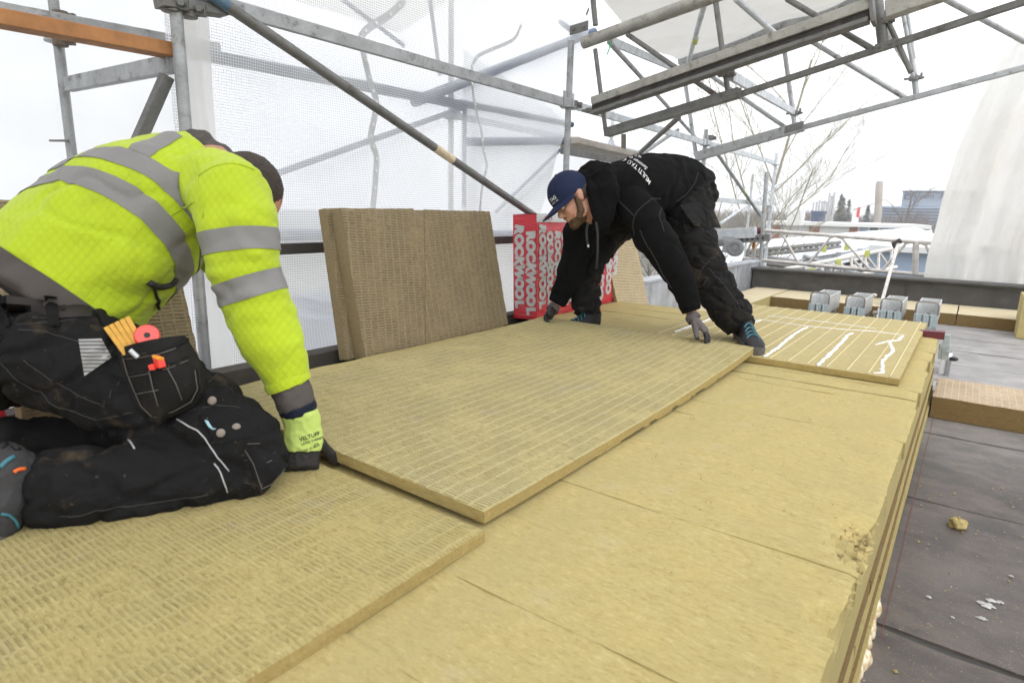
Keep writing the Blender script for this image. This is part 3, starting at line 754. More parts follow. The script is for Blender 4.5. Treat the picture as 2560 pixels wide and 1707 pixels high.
for (px, py, Y) in [(q4(845, 380)+(4.272,)), (q4(1188, 575)+(7.28,)), (q4(1795, 398)+(7.28,)), (q4(1640, 110)+(4.272,)), (q4(150, 560)+(4.272,)), (q4(1320, 112)+(4.12,)), (q4(630, 340)+(7.1,))]:
    mb = MB(); c = PY(px, py, Y); s = .75 if Y < 5 else 1.1
    mb.lathe(c-np.array([0, 0, .02*s]), (0, 0, 1), [(0, .02), (0, .04*s), (.04*s, .04*s), (.04*s, .02)], 12)
    mb.box(c, (.075*s, 0, 0), (0, .02, 0), (0, 0, .008)); mb.box(c+np.array([.05*s, 0, .015]), (.01, 0, 0), (0, .012, 0), (0, 0, .03))
    link('coupler', mb, M['steel_d'], T1 if Y < 5 else T2, bevel=.002)
# bolted splice plates
for (px, py, Y, s) in ((*q4(880, 485), 4.272, .7), (*q4(1650, 240), 4.272, .6), (*q4(1190, 650), 7.28, 1.1), (*q4(110, 150), 4.272, .9)):
    mb = MB(); c = PY(px, py, Y); dx = nrm(PY(px+30, py-9, Y)-c); uz = np.array([0, 0, 1.0])
    mb.box(c-np.array([0, .04, 0]), dx*.085*s, (0, .006, 0), uz*.036*s)
    for k in (-1, 1): mb.lathe(c-np.array([0, .045, 0])+dx*.045*s*k, (0, -1, 0), [(0, .014*s), (.012, .014*s)], 8)
    link('splice_plate', mb, M['steel_d'], T1 if Y < 5 else T2, bevel=.002)
mb = MB(); c = PY(1522, 105, 4.2); 
def gs(u, v): return tuple(c+np.array([.012*(v-.5)+.01*math.sin(u*4), .004*math.sin(u*7), -.085*u]))
mb.grid(gs, 6, 2); M['green'] = m_plain('green_tape', (.03, .42, .17), .5); o = link('tape_end', mb, M['green'], None, smooth=True)
tag(o, 'strip of green tape dangling from the girder under the ridge tube', 'tape')

# ------------------------------------------------------------------ sheeting
def wr(a, b, k=1.0):
    return mnoise.fractal(Vector((a, b, k)), 1.0, 2.0, 4)
# the netting: just behind the posts, its right border drawn in a curve
xr_top = PX(1487, 25, -2.80)[1]; 
edge = [(PX(x, y, -2.80)[1], PX(x, y, -2.80)[2]) for x, y in ((1492, 0), (1485, 40), (1463, 130), (1447, 215), (1430, 300), (1408, 370), (1395, 425), (1330, 620), (1290, 800))]
edge = edge[::-1]; ez = [e[1] for e in edge]; ey = [e[0] for e in edge]
NZ0, NZ1, NY0 = -.36, 2.9, 1.36
def net(u, v):
    z = NZ0+(NZ1-NZ0)*v; yr = float(np.interp(z, ez, ey)); y = NY0+(yr-NY0)*u
    fold = .022*math.sin(u*5+v*2)+.03*wr(y*.9, z*.9, 2)
    pull = .05*math.exp(-((u-1)/.08)**2)*math.sin(v*34+u*9)*.5
    drape = .10*max(0, wr(y*1.3+z*.8, z*1.9-y*.6, 9))*max(0, (v-.55)/.45)
    return (-2.80+fold*.8+pull*.35-drape*.7-.03*abs(math.sin(v*3.1)), y, z)
netm = tarp_mesh('netting_tarpaulin', net, 130, 110, M['net'], 3.3, NZ1-NZ0)
nt_o = link('netting_tarpaulin', netm); tag(nt_o, 'large translucent white netting with a fine square grid hung behind the long diagonal tube', 'tarpaulin')
def net_pt(y, z, off=.006):
    yr = float(np.interp(z, ez, ey)); u = (y-NY0)/(yr-NY0); v = (z-NZ0)/(NZ1-NZ0)
    p = np.array(net(min(max(u, 0), 1), min(max(v, 0), 1))); p[0] += off; return p
def strip(pts, w, name='eyelet_band'):
    """welded eyelet band lying on the netting through sight points"""
    P = [PX(x, y, -2.80) for x, y in pts]; dense = []
    for a, b in zip(P[:-1], P[1:]):
        for t in range(8): dense.append(a+(b-a)*t/8)
    dense.append(P[-1]); ys_, zs_ = np.array([d[1] for d in dense]), np.array([d[2] for d in dense])
    for _ in range(6): ys_[1:-1] = (ys_[:-2]+2*ys_[1:-1]+ys_[2:])/4; zs_[1:-1] = (zs_[:-2]+2*zs_[1:-1]+zs_[2:])/4
    vs = []; L = len(ys_)
    for q in range(L):
        t = nrm(np.array([ys_[min(q+1, L-1)]-ys_[max(q-1, 0)], zs_[min(q+1, L-1)]-zs_[max(q-1, 0)]])); s = np.array([-t[1], t[0]])
        for k in (-1, 1):
            vs.append(tuple(net_pt(ys_[q]+s[0]*w*k, zs_[q]+s[1]*w*k)))
    mb = MB(); mb.add(vs, [(q*2, q*2+1, q*2+3, q*2+2) for q in range(L-1)])
    b = link(name, mb, M['strip'], nt_o, smooth=True)
    for q in range(3, L-1, 5):
        p = net_pt(ys_[q], zs_[q], .010); eye = MB(); eye.lathe(p-np.array([.002, 0, 0]), (1, 0, 0), [(0, .0045), (0, .010), (.003, .010), (.003, .0045)], 10)
        link('eyelet', eye, M['eyelet'], b)
M['eyelet'] = m_plain('white_eyelet', (.85, .86, .87), .35, var=.03)
strip([(1020, 0), (985, 35), (925, 70), (905, 95), (915, 140), (932, 210), (950, 255), (940, 300), (928, 345), (945, 390), (940, 440), (930, 520)], .021)
strip([(1315, 60), (1300, 100), (1210, 135), (1192, 165), (1198, 250), (1218, 330), (1222, 380), (1230, 410), (1212, 470), (1208, 530)], .013)
# tape tail at the top corner of the netting
mb = MB(); mb.bar(PX(1472, 22, -2.77), PX(1466, 38, -2.77), .003, .006); o = link('cable_tie', mb, M['black'], None); tag(o, 'black cable tie at the top right corner of the netting', 'cable tie')

# outer tubes that show through the netting
M['bl'] = m_steel('blue_grey_tube', (.11, .15, .24), .5, .2)
for (a, b, X, r) in [((470, 130), (1150, 262), -2.93, .030), ((1150, 258), (1430, 312), -2.93, .024), ((1035, 255), (1485, 80), -2.91, .034), ((690, 435), (1180, 262), -2.92, .017),
                     ((1162, 262), (1160, 520), -2.92, .015), ((1165, 355), (1420, 352), -2.93, .030), ((1400, 375), (1240, 530), -2.92, .014), ((850, -5), (1010, 115), -2.92, .012),
                     ((1075, 0), (1100, 190), -2.93, .013), ((500, 588), (1300, 585), -2.92, .030), ((1400, 55), (1470, 110), -2.90, .02)]:
    tb(PX(*a, X), PX(*b, X), r, 'bl', 'outer_tube')
# cars / street stuff far below show only as blurs: a blue van and a tree mass stand down in the street
# smooth white sheet behind the left posts
def shl(u, v):
    y = -2.6+4.85*u; z = -1.2+4.8*v
    return (-4.15+.10*wr(y*.6, z*.6, 4)+.05*math.sin(y*1.4+z*1.2)+.02*wr(y*2.2, z*2.2, 6), y, z)
o = link('left_sheet', tarp_mesh('left_sheet', shl, 90, 60, M['sheet'], 7.6, 4.8)); tag(o, 'smooth wrinkled white sheet closing the scaffold behind the two left posts', 'tarpaulin')
# border fold of the sheet next to post 2
def flap(u, v):
    z = -.3+3.2*v; y = 1.37+.15*u
    return (-2.775+.010*math.sin(u*9+z*3)+.012*wr(y*3, z*1.5, 8), y, z)
o = link('sheet_border', tarp_mesh('sheet_border', flap, 12, 50, M['border'], .13, 3.2), None); tag(o, 'creamy folded border strip of the netting right beside the second post', 'tarpaulin border')
# far closing sheet beyond the netting edge
def shf(u, v):
    y = 4.6+3.9*u; z = .35+1.75*v-.95*u*(v)
    return (-3.98+.06*wr(y*.8, z*.8, 14)+.04*math.sin(y*2.4), y, z)
o = link('far_sheet', tarp_mesh('far_sheet', shf, 50, 30, M['sheet'], 3.4, 1.8)); tag(o, 'white sheet closing the outer scaffold between the netting edge and the bare tree', 'tarpaulin')
# roof sheet on top of the middle girder
r00 = PY(1690, 150, 7.2); r10 = PY(2150, -10, 7.2); r01 = PY(1480, 60, 4.75); r11 = PY(1900, -90, 4.75)
# near/far corners: far edge rides on the middle girder, near edge over the nearer girder
def rsh(u, v):
    far = PY(1690, 152, 7.25)*(1-u)+PY(2240, -40, 7.25)*u
    nea = PY(1440, 40, 4.3)*(1-u)+PY(1900, -110, 4.3)*u
    nea = nea+np.array([0, 0, .30])
    p = far*(1-v)+nea*v
    p[2] += -.10*math.sin(math.pi*v)+.05*wr(p[0]*1.2, p[1]*1.2, 3)+.015*math.sin(v*14)*math.exp(-v*4)
    return tuple(p)
o = link('roof_sheet', tarp_mesh('roof_sheet', rsh, 50, 50, M['roof_sheet'], 3.0, 3.0)); tag(o, 'grubby white sheet sagging over the roof girders at the top of the picture', 'tarpaulin')
# hanging sheet at the right
def rs(u, v):
    Yq = PWY+.38
    lx = np.interp(v, [0, .1, .194, .38, .585, .79, .973, 1.105, 1.35], [2304, 2314, 2324, 2356, 2395, 2449, 2514, 2560, 2650]); ly = np.interp(v, [0, 1.35], [735, -100])
    A = PY(lx, ly, Yq); B = PY(lx+560, ly+55*(1-v), Yq); p = A+(B-A)*u
    uu = u+.05*v*wr(u*3, v*1.1, 5)
    p[1] += (.10*math.sin(uu*26)+.07*math.sin(uu*47+1.7)+.06*wr(uu*9, v*.7, 5))*(.45+.55*(1-v))*min(1, u*6+.2)+.02*wr(uu*30, v*5, 8)+.012*wr(uu*8, v*22, 3)
    p[0] += .02*wr(v*3, u*4, 2)
    return tuple(p)
o = link('right_sheet', tarp_mesh('right_sheet', lambda u, v: rs(u, v*1.35), 130, 90, M['drape'], 3.0, 4.4)); tag(o, 'creased white sheet hanging down at the right edge over the parapet', 'tarpaulin')

# unseen sheet added over the working area, outside the frame: it keeps the open sky off the near deck
def cover(u, v):
    x = -4.4+5.3*u; y = -5.5+9.7*v; return (x, y, 2.62+.25*(x+2.7)+.08*math.sin(y*2.05)*math.sin(u*3.1)+.03*wr(x, y, 4))
o = link('shade_cover', tarp_mesh('shade_cover', cover, 40, 60, M['sheet_dirty'], 5.3, 9.7)); tag(o, 'grubby white sheet added out of view over the working area to shade the deck', 'tarpaulin')

# ------------------------------------------------------------------ text as mesh
def text_mb(body, size, bold=0.0, shear=0, extr=0.0, spacing=1.0, res=3):
    cu = bpy.data.curves.new('txt', 'FONT'); cu.body = body; cu.size = size; cu.offset = bold; cu.shear = shear
    cu.extrude = extr; cu.space_character = spacing; cu.resolution_u = res; cu.align_x = 'CENTER'; cu.align_y = 'CENTER'
    o = bpy.data.objects.new('txt', cu); sc.collection.objects.link(o)
    dg_ = bpy.context.evaluated_depsgraph_get(); me = bpy.data.meshes.new_from_object(o.evaluated_get(dg_))
    mb = MB(); mb.add([tuple(v.co) for v in me.vertices], [tuple(p.vertices) for p in me.polygons])
    bpy.data.objects.remove(o); bpy.data.curves.remove(cu); bpy.data.meshes.remove(me); return mb
def place(mb, c, ex, ey):
    """map flat text coordinates onto a plane"""
    c, ex, ey = map(np.asarray, (c, ex, ey)); 
    mb.v = [tuple(c+ex*v[0]+ey*v[1]) for v in mb.v]; return mb

# ------------------------------------------------------------------ red printed packs
T = NT('red_film'); v = T.coord('Object'); n1 = T.noise(v, 5, 5, .6); n2 = T.noise(T.mapv(v, (6, 6, 55)), 1.0, 3, .5)
c = T.ramp(n1, [(.3, (.50, .018, .03)), (.7, (.66, .04, .06))]); c = T.mix(T.math('MULTIPLY', T.ramp(n2, [(.52, 0.), (.7, 1.)]), .25), c, (.78, .30, .30))
M['red'] = T.done(T.bsdf(c, .28, 0, T.bump(T.noise(T.mapv(v, (9, 9, 30)), 1.0, 5, .6), .5, .012)))
M['grey_print'] = m_plain('grey_print', (.50, .51, .51), .35, var=.12, nscale=18, bump=.3, bscale=60, bdist=.004)
M['film_top'] = m_plain('grey_film', (.60, .62, .63), .3, var=.1, nscale=20, bump=.4, bscale=50, bdist=.004)
def pack(name, corners, depth, label, seed, cols, size, side_cols=None):
    """shrink-wrapped pack; corners bl, br, tr, tl of its printed face (world), depth behind it"""
    bl, br, tr, tl = map(np.asarray, corners); n = nrm(np.cross(br-bl, tl-bl))
    t = thing(name, bl, label, 'insulation pack', 'red printed insulation packs along the left rail')
    ex, ey = br-bl, tl-bl; W_, H_ = np.linalg.norm(ex), np.linalg.norm(ey)
    def S(u, v, off=0.0):
        p = bl*(1-u)*(1-v)+br*u*(1-v)+tr*u*v+tl*(1-u)*v
        bul = .014*math.sin(math.pi*min(max(u, 0), 1))**.5*math.sin(math.pi*min(max(v, 0), 1))**.5
        crease = .0035*mnoise.noise((u*6+seed, v*26, 0))
        return p+n*(bul+crease+off)
    mb = MB(); mb.grid(lambda u, v: tuple(S(u, v)), 24, 40)
    bk = lambda u, v: tuple(S(u, v)*0+(bl*(1-u)*(1-v)+br*u*(1-v)+tr*u*v+tl*(1-u)*v)-n*depth)
    mb.grid(lambda u, v: bk(1-u, v), 2, 2)
    for (f0, f1) in (((0, 0), (0, 1)), ((1, 1), (1, 0)), ((0, 1), (1, 1)), ((1, 0), (0, 0))):
        def side(u, v, f0=f0, f1=f1):
            a = f0[0]+(f1[0]-f0[0])*u; b = f0[1]+(f1[1]-f0[1])*u
            return tuple(S(a, b)*(1-v)+np.array(bk(a, b))*v)
        mb.grid(side, 12, 3)
    link('wrap', mb, M['red'], t, smooth=True, sharp=45)
    mb = MB(); mb.grid(lambda u, v: tuple(S(-.01+1.02*u, .925+.08*v, .004)), 16, 4)
    mb.grid(lambda u, v: tuple(S(-.01+1.02*u, 1.005, .004)-n*(depth+.01)*v), 12, 3); link('top_film', mb, M['film_top'], t, smooth=True)
    exn, eyn = ex/W_, ey/H_
    def letter(Sf, Wd, cols_, sz, sd_):
        rr = random.Random(sd_); pr = MB()
        for (cu_, start, mode) in cols_:
            vv = start
            while vv > -.3:
                for ch in "ROCKWOOL":
                    m = text_mb(ch, sz*1.3, bold=.011*sz/.1); ang = (-math.pi/2 if mode == 'down' else 0)+rr.uniform(-.24, .12)
                    for k_, (x, y, z) in enumerate(m.v):
                        m.v[k_] = (cu_*Wd+x*math.cos(ang)-y*math.sin(ang), vv*H_+x*math.sin(ang)+y*math.cos(ang), 0)
                    if all(-.004 < p[0] < Wd+.004 and .005 < p[1] < .93*H_ for p in m.v): pr.add(m.v, m.f)
                    vv -= sz*(1.16 if (mode == 'down' and ch == 'W') else 1.0)/H_
                vv -= sz*.3/H_
        pr.v = [tuple(Sf(x/Wd, y/H_)) for x, y, z in pr.v]
        if pr.v: link('lettering', pr, M['grey_print'], t)
    letter(lambda u, v: S(u, v, .0035), W_, cols, size, seed)
    eside = nrm(-ex/W_)
    if side_cols: letter(lambda u, v: np.array(bk(0, v))*(1-u)+(bl*(1-v)+tl*v)*u+eside*.004, depth, side_cols, size, seed+1)
    return t
A_ = PX(1342, 800, -2.16); D_ = PX(1342, 535, -2.19); dep_ = A_[0]-PY(1284, 812, A_[1])[0]
f_bl, f_tl = A_, D_
f_br = np.array([-2.165, A_[1]+.62, A_[2]]); f_tr = np.array([-2.19, D_[1]+.62, D_[2]-.005])
P1 = pack('printed_pack', (f_bl, f_br, f_tr, f_tl), dep_, 'red shrink wrapped insulation pack with grey ROCKWOOL lettering beside the brown board', 3,
     [(.08, .86, 'down'), (.215, .88, 'stack'), (.35, .80, 'down'), (.485, .88, 'stack'), (.62, .84, 'down'), (.755, .88, 'stack'), (.89, .8, 'down')], .066, [(.26, .86, 'down'), (.75, .80, 'down')])
g_bl = np.array([-2.165, f_br[1]+.015, -.002]); E1 = PX(1542, 762, -2.165)
P2 = pack('printed_pack', (g_bl, np.array([-2.165, E1[1], -.002]), np.array([-2.185, E1[1]-.02, D_[2]-.03]), g_bl+np.array([-.02, 0, D_[2]-.03])), .16,
     'red lettered insulation pack partly hidden behind the legs of the standing worker', 5, [(.12, .95, 'stack'), (.38, .92, 'down'), (.64, .95, 'stack'), (.88, .9, 'down')], .08)
A_ = PX(36, 1100, -2.02); 
P3 = pack('printed_pack', (np.array([-2.03, A_[1]-.75, 0]), np.array([-2.03, A_[1], 0]), np.array([-2.08, A_[1]-.02, .40]), np.array([-2.08, A_[1]-.77, .40])), .07,
     'red and grey printed pack at the left edge behind the kneeling worker', 9, [(.2, .95, 'down'), (.5, .9, 'stack'), (.82, .85, 'down')], .11)
# little warning mark on the film top of the first pack
mb = MB(); q = (f_tl*.965+f_bl*.035)+(f_tr-f_tl)*.2; nx_ = np.array([.021, 0, 0]); M['red_print'] = m_plain('red_print', (.55, .05, .06), .4)
for a in range(3):
    a0, a1 = 2*math.pi*a/3+math.pi/2, 2*math.pi*(a+1)/3+math.pi/2; ey_, ez_ = np.array([0, 1, 0]), np.array([0, 0, 1])
    mb.bar(q+nx_+(ey_*math.cos(a0)+ez_*math.sin(a0))*.02, q+nx_+(ey_*math.cos(a1)+ez_*math.sin(a1))*.02, .001, .0022, up=(1, 0, 0))
mb.ellip(q+nx_-np.array([0, .06, 0]), (.001, 0, 0), (0, .011, 0), (0, 0, .012), 10, 6)
link('warning_mark', mb, M['red_print'], P1)

# ------------------------------------------------------------------ lattice guard rail beyond the parapet
RY = PWY+.55
gr = thing('guard_rail', PY(1907, 700, RY), 'pale lattice girder used as a guard rail beyond the far parapet', 'guard rail')
ca, cb = PY(1866, 573, RY), PY(2319, 607, RY); da, db = PY(1857, 646, RY), PY(2305, 687, RY)
ext = cb+(cb-ca)*.8; ext2 = db+(db-da)*.8
mb = MB(); mb.tube(ca, ext, .024, 16); link('top_chord', mb, M['rail'], gr, smooth=True, sharp=50)
mb = MB(); mb.tube(da, ext2, .024, 16); link('bottom_chord', mb, M['rail'], gr, smooth=True, sharp=50)
tp = lambda f: ca+(cb-ca)*f
bt = lambda f: da+(db-da)*f
for (f0, f1) in ((.19, .06), (.185+.03, .345), (.51, .40), (.555, .74), (.905, .80), (.985, 1.09)):
    mb = MB(); a, b = tp(f0), bt(f1); 
    mb.path([a+np.array([(.05 if f0 < f1 else -.05)*-1, 0, 0]), a+(b-a)*.08, a+(b-a)*.92, b+np.array([(.05 if f0 < f1 else -.05), 0, 0])], .0155, 10)
    link('diagonal', mb, M['rail'], gr, smooth=True, sharp=60)
for f in (.05, .945):
    mb = MB(); mb.tube(tp(f), bt(f+.02), .028 if f < .5 else .034, 14); link('upright', mb, M['rail'], gr, smooth=True, sharp=50)
mb = MB(); mb.tube(PY(1917, 430, RY-.08), PY(1897, 716, RY-.08), .027, 14); link('post', mb, M['steel'], gr, smooth=True, sharp=50)
c = PY(1899, 577, RY-.05); mb = MB(); mb.lathe(c-np.array([.03, 0, 0]), (1, 0, 0), [(0, .045), (.06, .045)], 14); M['maroon'] = m_plain('maroon_paint', (.12, .016, .025), .45)
link('clamp', mb, M['maroon'], gr, smooth=True, sharp=50)
c = PY(1886, 612, RY); mb = MB(); mb.box(c+np.array([0, -.036, 0]), (.02, 0, 0), (0, .004, 0), (0, 0, .05)); M['orange'] = m_plain('orange_tag', (.75, .28, .02), .5); tg = link('tag_plate', mb, M['orange'], gr)
for k in (-1, 1):
    mb = MB(); mb.lathe(c+np.array([0, -.041, .018*k]), (0, -1, 0), [(0, .012), (.003, .012)], 12); link('spot', mb, M['black'], tg)
# slanting handle rod with a black grip
ra, rb_ = PY(2245, 610, RY-.12), PZ(2193, 795, ROOF+.02)
hr = thing('prop_rod', rb_, 'pale tubular prop with a black grip leaning from the roof to the guard rail', 'prop')
mb = MB(); mb.tube(ra, rb_, .018, 14); link('tube', mb, M['rail'], hr, smooth=True, sharp=50)
mb = MB(); e = PY(2240, 618, RY-.12); mb.path([e, PY(2234, 611, RY-.12), PY(2252, 601, RY-.1)], [.03, .033, .034], 12); link('grip', mb, M['void'], hr, smooth=True, sharp=60)

# ------------------------------------------------------------------ the four metal troughs, crank, clamp
TRY = GY1+.15
M['trough'] = m_steel('trough_aluminium', (.60, .61, .61), .4, .25); M['clip'] = m_plain('pale_blue_clip', (.36, .42, .43), .45, .2, var=.12)
M['wire'] = m_steel('wire_bail', (.30, .27, .23), .5, .5)
for i, (xl, xr_, yt, yb) in enumerate(((2025, 2068, 732, 776), (2113, 2156, 740, 785), (2200, 2248, 748, 794), (2287, 2340, 755, 803))):
    c = (PZ((xl+xr_)/2, yb, ROOF+.15)); TYi = c[1]
    L_, R2 = PY(xl, yb, TYi), PY(xr_, yb, TYi); wx = (R2[0]-L_[0])/2; zt2 = PY(xl, yt, TYi)[2]; zb2 = zt2-.185; cx = (L_[0]+R2[0])/2
    t = thing('trough', (cx, TYi, ROOF), ['first open ended metal trough from the left, nearest the standing worker', 'second open ended metal trough, left of the maroon crank',
              'third open ended metal trough, at the foot of the slanting prop', 'fourth open ended metal trough, rightmost beside the grey roof felt'][i], 'trough', 'open metal troughs in a row on the roof')
    Lb = .62; zlow = ROOF+.01
    mb = MB()
    for sx in (-1, 1): mb.box((cx+sx*wx, TYi+Lb/2, (zb2+zt2)/2-.01), (.005, 0, 0), (0, Lb/2, 0), (0, 0, (zt2-zb2)/2-.01))
    mb.box((cx, TYi+Lb/2, zb2), (wx, 0, 0), (0, Lb/2, 0), (0, 0, .004))
    mb.box((cx, TYi+Lb, (zb2+zt2)/2-.01), (wx, 0, 0), (0, .004, 0), (0, 0, (zt2-zb2)/2-.012))
    link('channel', mb, M['trough'], t, bevel=.003)
    mb = MB(); r = .03; x0_, x1_ = cx-wx-.006, cx+wx+.006; yy = TYi-.012; zz = zt2+.012
    pth = [(x0_, yy, zb2+.06), (x0_, yy, zz-r), (x0_+r*.3, yy, zz-r*.3), (x0_+r, yy, zz), (x1_-r, yy, zz), (x1_-r*.3, yy, zz-r*.3), (x1_, yy, zz-r), (x1_, yy, zb2+.06)]
    mb.path(pth, .007, 8); link('wire_bail', mb, M['wire'], t, smooth=True)
    for kx in (-.72, 0, .72):
        mb = MB(); mb.box((cx+kx*wx, TYi-.022, zb2+.035), (.034, 0, 0), (0, .008, 0), (0, 0, .055)); mb.box((cx+kx*wx-.012, TYi-.034, zb2+.03), (.007, 0, 0), (0, .006, 0), (0, 0, .05))
        link('clip', mb, M['clip'], t, bevel=.004)
    for sx in (-.8, .8):
        mb = MB(); mb.box((cx+sx*wx, TYi+.1, (zb2+ROOF)/2), (.012, 0, 0), (0, .02, 0), (0, 0, (zb2-ROOF)/2)); mb.box((cx+sx*wx, TYi+Lb-.1, (zb2+ROOF)/2), (.012, 0, 0), (0, .02, 0), (0, 0, (zb2-ROOF)/2))
        link('leg', mb, M['clip'], t)
crk = thing('crank', PZ(2172, 790, ROOF), 'maroon bent crank with a pale grip between the second and third troughs', 'crank')
cY = PZ(2160, 775, ROOF+.12)[1]+.25
mb = MB(); mb.path([PY(2163, 800, cY), PY(2170, 756, cY), PY(2172, 744, cY), PY(2177, 739, cY)], .017, 10); link('arm', mb, M['maroon'], crk, smooth=True, sharp=60)
mb = MB(); mb.path([PY(2175, 740, cY), PY(2187, 738, cY), PY(2191, 740, cY)], [.019, .02, .016], 10); M['grip'] = m_plain('pale_grip', (.62, .55, .42), .5); link('grip', mb, M['grip'], crk, smooth=True, sharp=60)
ck = thing('screw_clamp', PZ(2365, 890, ROOF), 'galvanised screw clamp with a maroon bar beside the stack, behind the white case', 'clamp')
kY = GY1-.35
mb = MB(); mb.bar(PY(2290, 833, kY), PY(2362, 838, kY), .03, .022); link('bar', mb, M['maroon'], ck, bevel=.003)
mb = MB(); mb.bar(PY(2368, 836, kY), PY(2362, 898, kY), .018, .018, up=(0, 1, 0)); link('spindle', mb, M['clip'], ck, bevel=.003)
mb = MB(); mb.bar(PY(2350, 865, kY), PY(2375, 862, kY), .02, .012); mb.bar(PY(2356, 860, kY), PY(2352, 896, kY), .015, .015, up=(0, 1, 0)); mb.bar(PY(2368, 852, kY), PY(2374, 850, kY), .01, .008); mb.tube(PY(2366, 880, kY-.03), PY(2382, 879, kY-.03), .007, 8)
link('jaw', mb, M['clip'], ck, bevel=.002)
# white case under it
zq = PZ(2360, 940, ROOF); wc = thing('white_case', (zq[0]-.15, zq[1], ROOF), 'white plastic case with a black corner standing against the end of the stack', 'case')
cwx0, cwx1 = -.07, PY(2375, 920, zq[1])[0]; zt3 = PY(2375, 894, zq[1])[2]
M['white_pl'] = m_plain('white_plastic', (.88, .88, .88), .35, var=.03, nscale=6)
mb = MB(); mb.box(((cwx0+cwx1)/2, zq[1]+.12, (ROOF+zt3)/2), ((cwx1-cwx0)/2, 0, 0), (0, .12, 0), (0, 0, (zt3-ROOF)/2-.002)); link('body', mb, M['white_pl'], wc, bevel=.012)
mb = MB(); mb.box((cwx1-.012, zq[1]-.001, (ROOF+zt3)/2), (.014, 0, 0), (0, .012, 0), (0, 0, (zt3-ROOF)/2)); link('corner_trim', mb, M['steel'], wc, bevel=.004)
mb = MB(); mb.ellip((cwx1+.01, zq[1], zt3-.005), (.028, 0, 0), (0, .03, 0), (0, 0, .014), 12, 6); link('corner_cap', mb, M['black'], wc, smooth=True)
mb = MB(); c = PZ(2187, 790, ROOF+.1); mb.tube((c[0], c[1], ROOF), (c[0], c[1], ROOF+.12), .012, 10); mb.ellip((c[0], c[1], ROOF+.13), (.025, 0, 0), (0, .025, 0), (0, 0, .022), 12, 8); o = link('ball_pin', mb, M['rail'], None, smooth=True); tag(o, 'small ball topped pin between the second and third troughs', 'pin')

# ------------------------------------------------------------------ wheel carriage behind the standing worker
wY = PWY+.30
wt = thing('carriage', PY(1760, 640, wY), 'galvanised roller carriage with a grey wheel behind the leg of the standing worker', 'roller carriage')
mb = MB(); mb.bar(PY(1740, 590, wY), PY(1890, 581, wY), .05, .07); link('rail', mb, M['steel_l'], wt, bevel=.006)
c = PY(1838, 620, wY-.1); mb = MB(); mb.lathe(c+np.array([0, .03, 0]), (0, -1, 0), [(0, .10), (.008, .112), (.052, .112), (.06, .10), (.06, .07), (.05, .065), (.05, .03), (.062, .028)], 26); M['wheel'] = m_plain('grey_wheel', (.23, .235, .24), .5, var=.1); link('wheel', mb, M['wheel'], wt, smooth=True, sharp=40)
mb = MB(); mb.bar(PY(1808, 597, wY-.08), PY(1835, 597, wY-.08), .02, .03); mb.bar(PY(1822, 600, wY-.10), PY(1815, 632, wY-.10), .008, .06, up=(1, 0, 0)); link('fork', mb, M['steel'], wt, bevel=.004)
mb = MB(); mb.lathe(PY(1802, 607, wY-.08), (0, -1, 0), [(0, .05), (.05, .05), (.06, .03)], 16); link('hub', mb, M['steel_d'], wt, smooth=True, sharp=40)
mb = MB(); mb.bar(PY(1845, 600, wY), PY(1925, 594, wY), .03, .045); link('bracket', mb, M['steel_d'], wt, bevel=.003)
for q_ in range(5):
    mb = MB(); mb.lathe(PY(1855+q_*13, 599.5-q_, wY-.032), (0, -1, 0), [(0, .016), (.003, .016)], 8); link('slot', mb, M['black'], wt)
c = PY(1655, 600, wY-.9); mb = MB(); mb.lathe(c, (.5, -1, 0), [(0, .12), (.01, .14), (.12, .14), (.13, .12), (.13, .06), (.11, .05)], 24); o = link('roller', mb, M['steel_d'], None, smooth=True, sharp=40); tag(o, 'dark roller wheel seen under the arm of the standing worker', 'roller')
mb = MB(); mb.path([PX(1755, 598, -2.1), PX(1770, 612, -2.1), PX(1822, 672, -2.1)], .007, 6); M['cord'] = m_plain('pinkish_cord', (.55, .32, .22), .8); o = link('cord', mb, M['cord'], None, smooth=True); tag(o, 'pinkish cord hanging behind the leg of the standing worker to the zinc upstand', 'cord')

# ------------------------------------------------------------------ crumbs, chalk line, adhesive on the roof
cr = MB(); rr = random.Random(5)
def crumb(p, s, mb):
    vs = []; 
    for a in ((1, 0, 0), (-1, 0, 0), (0, 1, 0), (0, -1, 0), (0, 0, .8), (0, 0, -.3)):
        vs.append([p[k]+a[k]*s*(.6+.8*rr.random()) for k in range(3)])
    mb.add(vs, [(0, 2, 4), (2, 1, 4), (1, 3, 4), (3, 0, 4), (2, 0, 5), (1, 2, 5), (3, 1, 5), (0, 3, 5)])
for k in range(900):
    x = -.04+abs(rr.gauss(0, .5)); y = rr.uniform(1.1, 4.0); s = rr.choice([.001, .0012, .0015, .002, .0025, .004])*rr.uniform(.6, 1.3)
    crumb((x, y, ROOF+.007+s*.2), s, cr)
for k in range(260):
    x = rr.uniform(-.7, EDGE_X-.01); y = rr.uniform(1.0, 2.8); s = rr.choice([.001, .0015, .002, .003])
    crumb((x, y, .003+s*.2), s, cr)
for k in range(160):
    y = rr.uniform(1.15, 1.55); x = EDGE_X-abs(rr.gauss(.02, .05)); s = rr.choice([.003, .004, .006, .009])
    crumb((x, y, -.012), s, cr)
for k in range(170):
    y = rr.uniform(1.2, 2.9); x = -1.955-abs(rr.gauss(0, .03)); s = rr.choice([.002, .003, .005])
    crumb((x, y, .004), s, cr)
